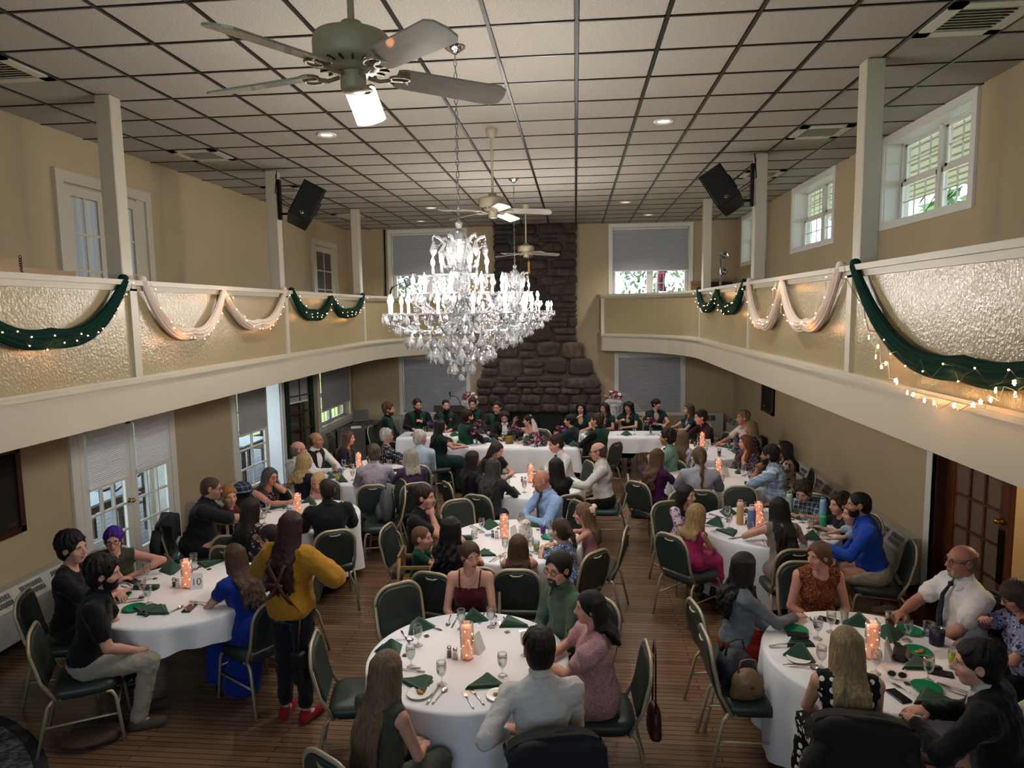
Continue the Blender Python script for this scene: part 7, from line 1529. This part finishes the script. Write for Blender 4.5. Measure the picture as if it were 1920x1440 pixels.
# ---- centrepieces: glass cylinder with peach fabric, given emission for the LED glow inside
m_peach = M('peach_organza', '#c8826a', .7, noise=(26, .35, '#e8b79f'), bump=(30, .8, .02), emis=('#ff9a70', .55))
m_led = M('warm_led', '#fff0d0', .4, emis=('#ffd9a0', 14.0))
cyl_me = MB().lathe([(.0005, 0), (.046, 0), (.048, .004), (.048, .25), (.0455, .25), (.0455, .006), (.0005, .006)], n=24).mesh('glass_cylinder', m_stem)
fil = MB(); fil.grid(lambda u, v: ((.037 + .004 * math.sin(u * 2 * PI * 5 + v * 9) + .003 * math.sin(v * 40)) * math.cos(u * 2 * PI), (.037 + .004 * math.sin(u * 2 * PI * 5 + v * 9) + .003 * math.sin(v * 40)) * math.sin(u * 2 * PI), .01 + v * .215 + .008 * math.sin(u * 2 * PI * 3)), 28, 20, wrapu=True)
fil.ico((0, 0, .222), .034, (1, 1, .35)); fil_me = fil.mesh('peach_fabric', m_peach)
led_me = MB()
for k in range(16): a = k * 2.4; led_me.ico((.0425 * math.cos(a), .0425 * math.sin(a), .015 + (k * .013)), .0028, n=5, m=3)
led_me = led_me.mesh('led_string', m_led)
sh_me = MB().lathe([(.0005, 0), (.018, 0), (.02, .004), (.017, .055), (.0155, .06), (.0005, .06)], n=8, smooth=False).mesh('shaker_glass', m_stem); shc_me = MB().lathe([(.0165, .058), (.0165, .075), (.012, .08), (.0005, .082)], n=12).mesh('cap', m_chrome)
salt_me = MB().lathe([(.0005, .004), (.0165, .004), (.015, .04), (.0005, .04)], n=8).mesh('salt', M('salt', '#d9d7d2', .8)); pep_me = MB().lathe([(.0005, .004), (.0165, .004), (.015, .045), (.0005, .045)], n=8).mesh('pepper', M('pepper', '#4b3a2c', .9))
card_me = MB().prism([(-.05, 0), (.0, .0), (.004, .13), (.0, .13)], 0, -.05, .05).mesh('card', M('number_card', '#cfccc6', .6))
def digits(txt, parent, loc, rot, size, m_):
    cu = bpy.data.curves.new('numeral', 'FONT'); cu.body = txt; cu.size = size; cu.align_x = 'CENTER'; cu.extrude = .0004; cu.materials.append(m_)
    tmp = bpy.data.objects.new('numeral_curve', cu); COL.objects.link(tmp); bpy.context.view_layer.update(); me = bpy.data.meshes.new_from_object(tmp); bpy.data.objects.remove(tmp)
    return link('numeral', me, parent, loc, rot)
NUM = dict(T2='10', T10='5', T1='9', T4='7', T5='8', T3='11', T7='2', T8='6', T9='4', T6='3'); m_ink = M('grey_ink', '#4a4f58', .6)
CP = dict(T1=(.0, -.03), T2=(-.01, .07), T3=(-.02, -.02), T4=(-.1, .06), T5=(-.03, .06), T6=(-.16, .30), T7=(-.03, .13), T8=(-.08, .06), T9=(.03, .12), T10=(.03, .34))
for tk, (ox, oy) in CP.items():
    tx, ty, R, d = TABLES[tk]; x, y = tx + ox, ty + oy
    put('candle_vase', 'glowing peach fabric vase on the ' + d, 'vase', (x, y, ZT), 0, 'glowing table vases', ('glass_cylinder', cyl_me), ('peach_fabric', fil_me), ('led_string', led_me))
    put('salt_shaker', 'glass salt shaker on the ' + d, 'shaker', (x - .08, y - .02, ZT), 0, 'salt shakers', ('shaker_glass', sh_me), ('salt', salt_me), ('cap', shc_me))
    put('pepper_shaker', 'glass pepper shaker on the ' + d, 'shaker', (x - .125, y - .0, ZT), 0, 'pepper shakers', ('shaker_glass', sh_me), ('pepper', pep_me), ('cap', shc_me))
    rz = {'T2': .35, 'T10': .1, 'T1': 1.25}.get(tk, q.uniform(.3, 1.2)); t = thing('table_number', 'white table number card on the ' + d, 'table number', (x + (.09 if tk != 'T1' else .05), y + (-.0 if tk != 'T1' else .1), ZT), rz, 'table number cards'); link('card', card_me, t)
    if tk in ('T2', 'T10'): digits(NUM[tk], t, (0, -.0385, .035), (R_(90 - 21), 0, 0), .085, m_ink)
    ld = bpy.data.lights.new('vase_glow', 'POINT'); ld.energy = .8; ld.shadow_soft_size = .05; ld.color = lin('#ffa070'); lo = bpy.data.objects.new('vase_glow', ld); COL.objects.link(lo); lo.location = (x, y, ZT + .34); lo['kind'] = 'helper'
# ---- individual pieces
def tumbler(loc, col, lvl, label, ice=False, r=.033, h=.13, name='tumbler'):
    t = thing(name, label, 'glass', loc); MB().lathe([(.0005, 0), (r * .82, 0), (r, h), (r - .002, h), (r * .8, .006), (.0005, .006)], n=18).build('glass', m_stem, t, fix=False)
    MB().lathe([(.0005, .007), (r * .79, .007), (r * (.8 + .17 * lvl), h * lvl), (.0005, h * lvl)], n=18).build('drink', M('drink_' + col.strip('#'), col, .1, spec=.5), t, fix=False)
    if ice:
        for k in range(3): MB().box((.008 * (k - 1), .006 * (k % 2), h * lvl + .006 * k), (.018, .018, .018), rz=k, bev=.003).build('ice_cube', m_stem, t)
    return t
T3 = Vector((2.02, 4.66)); 
def at3(x, y): return (x, y, ZT)
tumbler(at3(2.30, 5.06), '#5c2410', .55, 'tumbler of iced tea on the right front table', True, .035, .14); tumbler(at3(2.54, 4.99), '#7c8388', .12, 'empty clear plastic cup before the bald man in tie', False, .04, .1)
t = thing('mug', 'large dark blue mug with clear lid and handle', 'mug', at3(2.53, 4.86)); MB().lathe([(.0005, 0), (.045, 0), (.047, .01), (.05, .11), (.047, .112), (.0005, .10)], n=20).build('body', M('navy_mug', '#15142e', .35), t, fix=False); MB().lathe([(.05, .11), (.052, .125), (.0005, .128)], n=20).build('lid', m_stem, t, fix=False); MB().tube([(.05, 0, .09), (.085, 0, .085), (.085, 0, .035), (.05, 0, .025)], .007, n=6).build('handle', m_stem, t)
tumbler(at3(2.47, 4.53), '#9aa52a', .8, 'goblet of lime green drink beside the handwritten note', False, .034, .12)
tumbler(at3(2.02, 5.17), '#8a8d90', .1, 'empty clear tumbler at the back of right front table', False, .03, .1)
def plate(loc, me, label, food=None):
    t = thing('plate', label, 'plate', loc); link('plate', me, t)
    if food:
        for k in range(food): mb = MB().ico((0, 0, 0), .024, (1.2, .8, .35), 9, 5); o = mb.build('cookie', M('cookie', '#a5793f', .8, noise=(60, .4)), t, (.0 + .03 * (k % 2), .02 * k - .02, .014)); o.rotation_euler = (0, 0, k)
plate(at3(1.61, 5.00), gpl_me, 'green plastic plate before the woman in denim'); plate(at3(2.43, 5.04), gpl_me, 'green plastic plate behind the goblet, right front table'); plate(at3(2.34, 4.73), gpl_me, 'green plastic plate holding two cookies', 2); plate(at3(2.17, 4.26), gpl_me, 'green plastic plate nearest the camera, right front table')
plate((-3.90, 5.30, ZT), gpl_me, 'green plastic plate before the man in black tee'); plate((-3.62, 5.07, ZT), gpl_me, 'green plastic plate before the man in black polo'); plate((-.29, 7.0, ZT), gpl_me, 'green plastic plate beside the girl with hair bow'); plate((-2.72, 9.55, ZT), gpl_me, 'green plastic plate on the far left table'); plate((1.50, 4.58, ZT), cpl_me, 'white bread plate under a napkin by the handbag chair')
for loc, rz, lb in (((1.57, 4.83, ZT + .05), 1.4, 'phone lying on a napkin by the denim jacket woman'), ((1.91, 5.19, ZT), 1.0, 'black phone behind the goblet, right front table'), ((1.96, 4.16, ZT), .3, 'black phone beside the nearest green plate'), ((2.35, 4.45, ZT), 1.2, 'phone in a dark green case on right front table'), ((-4.0, 5.62, ZT), 1.1, 'black phone before the person with purple hair'), ((-3.16, 5.10, ZT), .1, 'dark grey phone near the royal blue dress')):
    put('phone', lb, 'phone', loc, rz, 'phones on the tables', ('phone', pho_me), ('screen', scr_me))
t = thing('eyeglasses_case', 'soft black zip pouch on the right front table', 'pouch', at3(2.20, 4.66), -.5); MB().box((0, 0, .025), (.1, .2, .05), bev=.022).build('body', M('black_nylon', '#0d0d10', .5, bump=(40, .4, .01)), t); MB().box((-.03, .07, .052), (.05, .05, .008), rz=.4).build('clear_wrapper', m_chrome, t)
t = thing('sunglasses', 'cream framed sunglasses on the right front table', 'sunglasses', at3(2.05, 4.38), -.3)
mb = MB()
for s in (-1, 1): mb.tube([(.03 * s + .026 * math.cos(a), 0, .026 + .022 * math.sin(a)) for a in [2 * PI * i / 12 for i in range(12)]], .003, n=5, closed=True); mb.tube([(s * .056, 0, .03), (s * .06, .12, .012)], .003, n=5)
mb.build('frame', M('cream_plastic', '#c9bfa8', .3), t)
for s in (-1, 1): MB().lathe([(.0005, 0), (.025, 0)], n=12).build('lens', m_black, t, (.03 * s, 0, .026), (R_(90), 0, 0))
t = thing('handwritten_note', 'handwritten white note on the right front table', 'note', at3(2.50, 4.72), .2); MB().box((0, 0, .002), (.15, .11, .001)).build('paper', m_white, t)
for k in range(6): MB().tube([(-.065 + .01 * i, .04 - k * .016 + .002 * math.sin(i * 2.3 + k), .0032) for i in range(13 - (k * 3) % 4)], .0007, n=3).build('ink_line', m_ink, t)
# toy owl and neighbours
m_owl = M('white_plush', '#c9c6bc', .95, bump=(60, .8, .02), sheen=.4); t = thing('toy_owl', 'white plush toy owl with dark spots sitting by the vase', 'toy', (-.53, 6.90, ZT), R_(20))
V, Q = field_mesh([('e', (0, 0, .085), (.06, .055, .09), None, 0), ('e', (0, -.01, .185), (.05, .047, .045), None, .03), ('e', (-.058, 0, .09), (.018, .04, .06), None, .01), ('e', (.058, 0, .09), (.018, .04, .06), None, .01), ('c', (0, .04, .03), (0, .085, .015), .02, .025, .02)], .007); link('body', np_mesh('body', [(V, Q, 0)], [m_owl]), t)
for k in range(16): a = k * 2.4; MB().ico((.058 * math.cos(a) * (1 - abs(k - 8) * .012), .054 * math.sin(a), .03 + k * .007), .008, (1, 1, .6), 6, 4).build('dark_spot', m_blackm, t)
for s in (-1, 1): MB().ico((s * .02, -.052, .195), .008, (1, 1, 1), 8, 5).build('eye', m_black, t); MB().ico((s * .025, -.045, .01), .018, (1, 1.3, .5), 8, 5).build('foot', m_owl, t)
MB().lathe([(.008, 0), (.0005, .02)], n=8).build('beak', M('beak_tan', '#8a7040', .5), t, (0, -.056, .182), (R_(100), 0, 0))
t = thing('crayon_box', 'small purple cup beside the toy owl', 'cup', (-.36, 7.14, ZT)); MB().lathe([(.0005, 0), (.026, 0), (.032, .085), (.029, .085), (.024, .005), (.0005, .005)], n=16).build('cup', M('purple_plastic', '#4a1c7a', .35), t, fix=False); MB().tube([(0, 0, .06), (.02, .01, .13)], .004, n=5).build('straw', m_white, t)
tumbler((-.40, 6.58, ZT), '#9aa53c', .6, 'cup of pale lime drink beside the curly little girl', False, .036, .11, 'cup'); tumbler((-1.02, 6.52, ZT), '#8a5a4a', .4, 'short tumbler before the long black curls', False, .03, .09)
t = thing('blue_card', 'small light blue card beside the owl table vase', 'card', (-.93, 7.05, ZT), .2); MB().box((0, 0, .002), (.1, .07, .003)).build('card', M('sky_blue_card', '#2b7fa6', .5), t); MB().box((0, 0, .0038), (.05, .008, .0004)).build('ink', m_ink, t)
# water bottles
def bottle(loc, col, r, h, label, lidc='#c9a9a0'):
    t = thing('water_bottle', label, 'bottle', loc, group='insulated water bottles'); MB().lathe([(.0005, 0), (r * .95, 0), (r, .01), (r, h * .86), (r * .9, h * .9), (.0005, h * .9)], n=20).build('body', M('bottle_' + col.strip('#'), col, .4), t, fix=False)
    MB().lathe([(r * .93, h * .88), (r * .93, h * .96), (r * .8, h), (.0005, h)], n=16).build('lid', M('lid_' + lidc.strip('#'), lidc, .5), t, fix=False); MB().tube([(-r * .6, 0, h), (-r * .5, 0, h + .025), (r * .5, 0, h + .025), (r * .6, 0, h)], .006, n=6).build('handle', M('lid_' + lidc.strip('#'), lidc, .5), t)
bottle((1.80, 7.55, ZT), '#b08a5c', .038, .25, 'tan water bottle left of the peach vase'); bottle((1.88, 7.37, ZT), '#5d6096', .042, .25, 'lavender water bottle in front of the peach vase'); bottle((2.42, 7.86, ZT), '#6f8a7a', .038, .27, 'sage green water bottle behind the long-haired woman', '#8fa396'); bottle((2.72, 7.66, ZT), '#6f8db0', .037, .26, 'pale blue water bottle beside the boy in navy', '#7f9bbd'); bottle((2.62, 7.36, ZT), '#1c7a4e', .036, .17, 'short green patterned water bottle at the right edge', '#2aa06a')
# drinks on far tables
tumbler((-3.38, 9.25, ZT), '#a9a83a', .7, 'glass of lemonade on the far left table'); t = thing('plastic_bottle', 'small clear water bottle with blue label, far left table', 'bottle', (-3.45, 9.62, ZT)); MB().lathe([(.0005, 0), (.03, 0), (.032, .1), (.03, .14), (.012, .17), (.012, .185), (.0005, .185)], n=14).build('bottle', m_stem, t, fix=False); MB().lathe([(.0325, .05), (.0325, .1)], n=14).build('label_band', M('blue_label', '#2f6fae', .4), t, fix=False)
tumbler((2.02, 11.18, ZT), '#a8b03a', .6, 'glass of lime drink on the far right table'); tumbler((2.30, 11.10, ZT), '#3a140c', .6, 'glass of dark cola on the far right table')
# ---- head table: bouquets, goblets, napkins
def bouquet(loc, label, r, n, seed, vase=True):
    t = thing('bouquet', label, 'flowers', loc, group='head table bouquets')
    if vase: MB().lathe([(.0005, 0), (.03, 0), (.034, .01), (.024, .08), (.035, .13), (.032, .13), (.02, .08), (.0005, .01)], n=14).build('vase', m_stem, t, fix=False); MB().tube([(0, 0, .02), (0, 0, .16)], .012, n=6).build('stems', M('flower_leaf', '#23402a', .7), t)
    flowers(t, (0, 0, (.2 if vase else .06)), r, n, [m_fm, m_fd, m_fl, m_fp], seed, sq=(1.1, 1, .9), size=.036)
for k, (x, y, lb) in enumerate(((-1.78, 12.0, 'magenta bouquet in a vase left of the groom'), (-1.12, 12.25, 'magenta bouquet in a vase before the groom'), (-.28, 12.2, 'magenta bouquet in a vase right of the bride'), (-2.75, 12.92, 'magenta bouquet on the left rear head table, left one'), (-1.85, 12.95, 'magenta bouquet on the left rear head table, right one'), (.42, 13.0, 'magenta bouquet on the right rear head table, left one'), (1.42, 13.05, 'magenta bouquet on the right rear head table, right one'))): bouquet((x, y, ZT), lb, .115, 20, 30 + k)
bouquet((-.72, 11.95, ZT), 'large low burgundy centrepiece on the couple\'s table', .19, 46, 77, False)
HT = [(-2.1, 11.92, 'left corner of the couple\'s table'), (-1.5, 12.2, 'groomsman\'s side of the couple\'s table'), (-.05, 11.92, 'right corner of the couple\'s table'), (-3.1, 12.85, 'left end of the left rear head table'), (-2.35, 12.85, 'middle of the left rear head table'), (-1.62, 12.85, 'right end of the left rear head table'), (.25, 12.95, 'left end of the right rear head table'), (.95, 12.95, 'middle of the right rear head table'), (1.72, 12.92, 'right end of the right rear head table')]
for x, y, w in HT:
    put('napkin', 'green napkin folded upright at ' + w, 'napkin', (x, y, ZT), q.uniform(-.5, .5), 'green napkins', ('folded_cloth', NAP[0]), ('hem', hem_me)); put('water_goblet', 'water goblet at ' + w, 'glass', (x + .16, y + .08, ZT), 0, 'water goblets', ('bowl_and_stem', gob_me), ('water', wat_me))
    put('fork', 'silver fork at ' + w, 'fork', (x - .16, y + .05, ZT), PI, 'forks', ('fork', FORK)); put('knife', 'silver knife at ' + w, 'knife', (x + .1, y + .05, ZT), PI, 'knives', ('knife', KNIFE))
t = thing('gift_bag', 'small gold and black gift bag before the groom', 'bag', (-1.2, 12.08, ZT), .2); MB().box((0, 0, .07), (.14, .07, .14)).build('body', M('gold_black_paper', '#8c6a1e', .5, noise=(9, 1, '#14110c')), t); MB().tube([(-.03, 0, .14), (-.02, 0, .18), (.02, 0, .18), (.03, 0, .14)], .003, n=4).build('handle', m_black, t)
# ---- high chairs
m_pine = M('pine_wood', '#8a6a43', .55, noise=(4, .2), stretch=(6, 6, 1))
def highchair(x, y, face, label, zs):
    t = thing('high_chair', label, 'high chair', (x, y, 0), R_(face - 90), group='wooden high chairs')
    for sx in (-1, 1):
        for sy in (-1, 1): MB().tube([(sx * .17, sy * .15, zs + .28 if sy < 0 else zs + .2), (sx * .21, sy * .2, 0)], .018, n=6).build('leg', m_pine, t)
        MB().bb((sx * .17 - .012, -.17, zs + .17), (sx * .17 + .012, .17, zs + .2)).build('arm_rail', m_pine, t)
    MB().bb((-.16, -.15, zs - .03), (.16, .16, zs)).build('seat', m_pine, t); MB().bb((-.17, -.17, zs + .18), (.17, -.15, zs + .3)).build('back_rail', m_pine, t); MB().bb((-.17, .15, zs + .17), (.17, .17, zs + .2)).build('front_bar', m_pine, t)
for k in PEOPLE:
    if k.get('high'): highchair(k['x'], k['y'], k['face'], 'wooden high chair under the ' + k['short'], k['seat'])
# ---- bags, coats and what hangs on chairs
def chair_of(short): return next(k for k in PEOPLE if k['short'] == short)
def drape(k, m_, label, zt=.93, low=.36):
    f = R_(k['face']); t = thing('draped_jacket', label, 'jacket', (k['x'], k['y'], 0), f - PI / 2)
    def fn(u, v):
        x = (u - .5) * .5; s = v * 1.75; edge = abs(u - .5) * 2; top = zt - .05 * edge ** 4
        if s < .3: return (x * .92, -.225 + .015, top - .25 + s * .25 / .3)
        if s < .5: a = (s - .3) / .2 * PI; return (x, -.275 - math.cos(a) * -.045 * -1 - .02, top + .025 * math.sin(a))
        w = (s - .5) / 1.25; return (x * (1 + .18 * w), -.345 - .06 * w + .014 * math.sin(u * 19) * w, top - w * (zt - low) + .02 * math.sin(u * 7))
    o = MB().grid(fn, 22, 24).build('cloth', m_, t, fix=False); md = o.modifiers.new('thickness', 'SOLIDIFY'); md.thickness = .018
    for sx in (-1, 1): MB().tube([(sx * .2, -.35, .84), (sx * .27, -.37, .7), (sx * .27, -.38, .45)], [.05, .055, .045], n=9).build('sleeve', m_, t)
drape(chair_of('man in white shirt'), M('navy_suit_wool', '#0b0d14', .9, bump=(12, .4, .02)), 'navy suit jacket draped over the chair nearest the camera', .96); drape(chair_of('blonde in polka dots'), M('black_jacket', '#08080a', .9, bump=(12, .4, .02)), 'black jacket draped over the polka dot woman\'s chair', .95); drape(chair_of('bearded man in dark shirt'), M('dark_coat', '#14161b', .9, bump=(12, .4, .02)), 'dark coat hanging on the bearded man\'s chair', .93); drape(chair_of('bald man in tie'), M('black_jacket', '#08080a', .9), 'black jacket hanging on the bald man\'s chair', .93)
def handbag(loc, rz, m_, label, s=(.24, .1, .2), hook=None, name='handbag'):
    t = thing(name, label, 'bag', loc, rz); V, Q = field_mesh([('e', (0, 0, s[2] * .42), (s[0] * .55, s[1] * .62, s[2] * .5), None, 0), ('c', (-s[0] * .42, 0, .03), (s[0] * .42, 0, .03), .04, .04, .03), ('p', (0, 0, -1), (0, 0, .004))], .012); link('body', np_mesh('body', [(V, Q, 0)], [m_]), t)
    hk = hook or .16; MB().tube([(-s[0] * .35, 0, s[2] * .75), (-s[0] * .25, 0, s[2] + hk * .8), (0, 0, s[2] + hk), (s[0] * .25, 0, s[2] + hk * .8), (s[0] * .35, 0, s[2] * .75)], .007, n=6).build('strap', m_, t); MB().box((0, -s[1] * .6, s[2] * .5), (.03, .012, .02), bev=.003).build('clasp', m_brass, t)
handbag((1.12, 4.76, .487), .5, M('navy_bag', '#11161f', .6, bump=(14, .6, .02)), 'navy cloth handbag on the right front chair', (.26, .2, .26), .05); handbag((1.16, 4.56, .487), .2, M('tan_bag', '#6d5138', .5, bump=(14, .6, .02)), 'tan handbag with chain trim beside the navy bag', (.2, .14, .22), .05)
k = chair_of('woman in pink floral dress'); f = R_(k['face']); handbag((k['x'] - math.cos(f) * .38, k['y'] - math.sin(f) * .38 + .12, .22), f + PI / 2, M('brown_purse', '#3c1a10', .45), 'brown leather purse hanging from the pink dress woman\'s chair', (.22, .08, .24), .44)
k = chair_of('woman in royal blue dress'); f = R_(k['face']); t = thing('camera_strap_bag', 'black strap bag hung over the royal blue dress woman\'s chair', 'bag', (k['x'], k['y'], 0), f - PI / 2); MB().tube([(0, -.2, .75), (0, -.29, .91), (.0, -.345, .88), (.02, -.36, .6), (.04, -.36, .45)], .006, n=6, ry=.02, up=(0, 1, 0)).build('strap', m_black, t); MB().box((.08, -.38, .42), (.26, .1, .18), bev=.03).build('pouch', m_black, t); MB().box((.005, -.355, .68), (.035, .008, .045)).build('buckle', m_chrome, t)
x, y, f = EMPTY[4][0], EMPTY[4][1], R_(EMPTY[4][2]); cx, cy = x + math.cos(f) * .29, y + math.sin(f) * .29; t = thing('backpack', 'grey backpack standing on an empty green chair', 'backpack', (cx - math.cos(f) * .04, cy - math.sin(f) * .04, .487), f - PI / 2)
m_bp = M('grey_backpack', '#45474b', .8, bump=(18, .5, .015)); V, Q = field_mesh([('e', (0, -.02, .2), (.16, .09, .24), None, 0), ('e', (0, .07, .12), (.12, .05, .12), None, .02), ('p', (0, 0, -1), (0, 0, .003))], .012); link('body', np_mesh('body', [(V, Q, 0)], [m_bp]), t); MB().tube([(-.04, -.02, .42), (-.03, -.02, .47), (.03, -.02, .47), (.04, -.02, .42)], .008, n=6).build('top_handle', m_black, t)
for sx in (-1, 1): MB().tube([(sx * .07, -.1, .4), (sx * .09, -.13, .25), (sx * .11, -.1, .06)], .016, n=6).build('strap', m_black, t)
t = thing('floor_bag', 'brown and black bag lying under the khaki trousers man\'s chair', 'bag', (-3.62, 4.44, 0), .3); V, Q = field_mesh([('e', (0, 0, .05), (.2, .13, .055), None, 0), ('e', (.14, .03, .05), (.1, .1, .06), None, .03), ('p', (0, 0, -1), (0, 0, .002))], .012); link('body', np_mesh('body', [(V, Q, 0)], [M('brown_bag', '#38241a', .6)]), t); MB().tube([(-.15, 0, .08), (-.1, .1, .11), (.1, .1, .11), (.15, 0, .09)], .009, n=6).build('strap', m_black, t)
k = chair_of('grey-haired woman in black floral'); f = R_(k['face']); t = thing('sun_hat', 'dark plaid cap hung on the chair behind the red-haired toddler', 'hat', (k['x'] - math.cos(f) * .3, k['y'] - math.sin(f) * .3, .895), f - PI / 2); MB().lathe([(.115, 0), (.12, .02), (.1, .08), (.05, .11), (.0005, .115)], n=18).build('crown', m_plaidn, t, fix=False); MB().lathe([(.11, .0), (.15, -.012), (.152, -.008), (.11, .008)], n=18).build('brim', m_plaidn, t, fix=False)
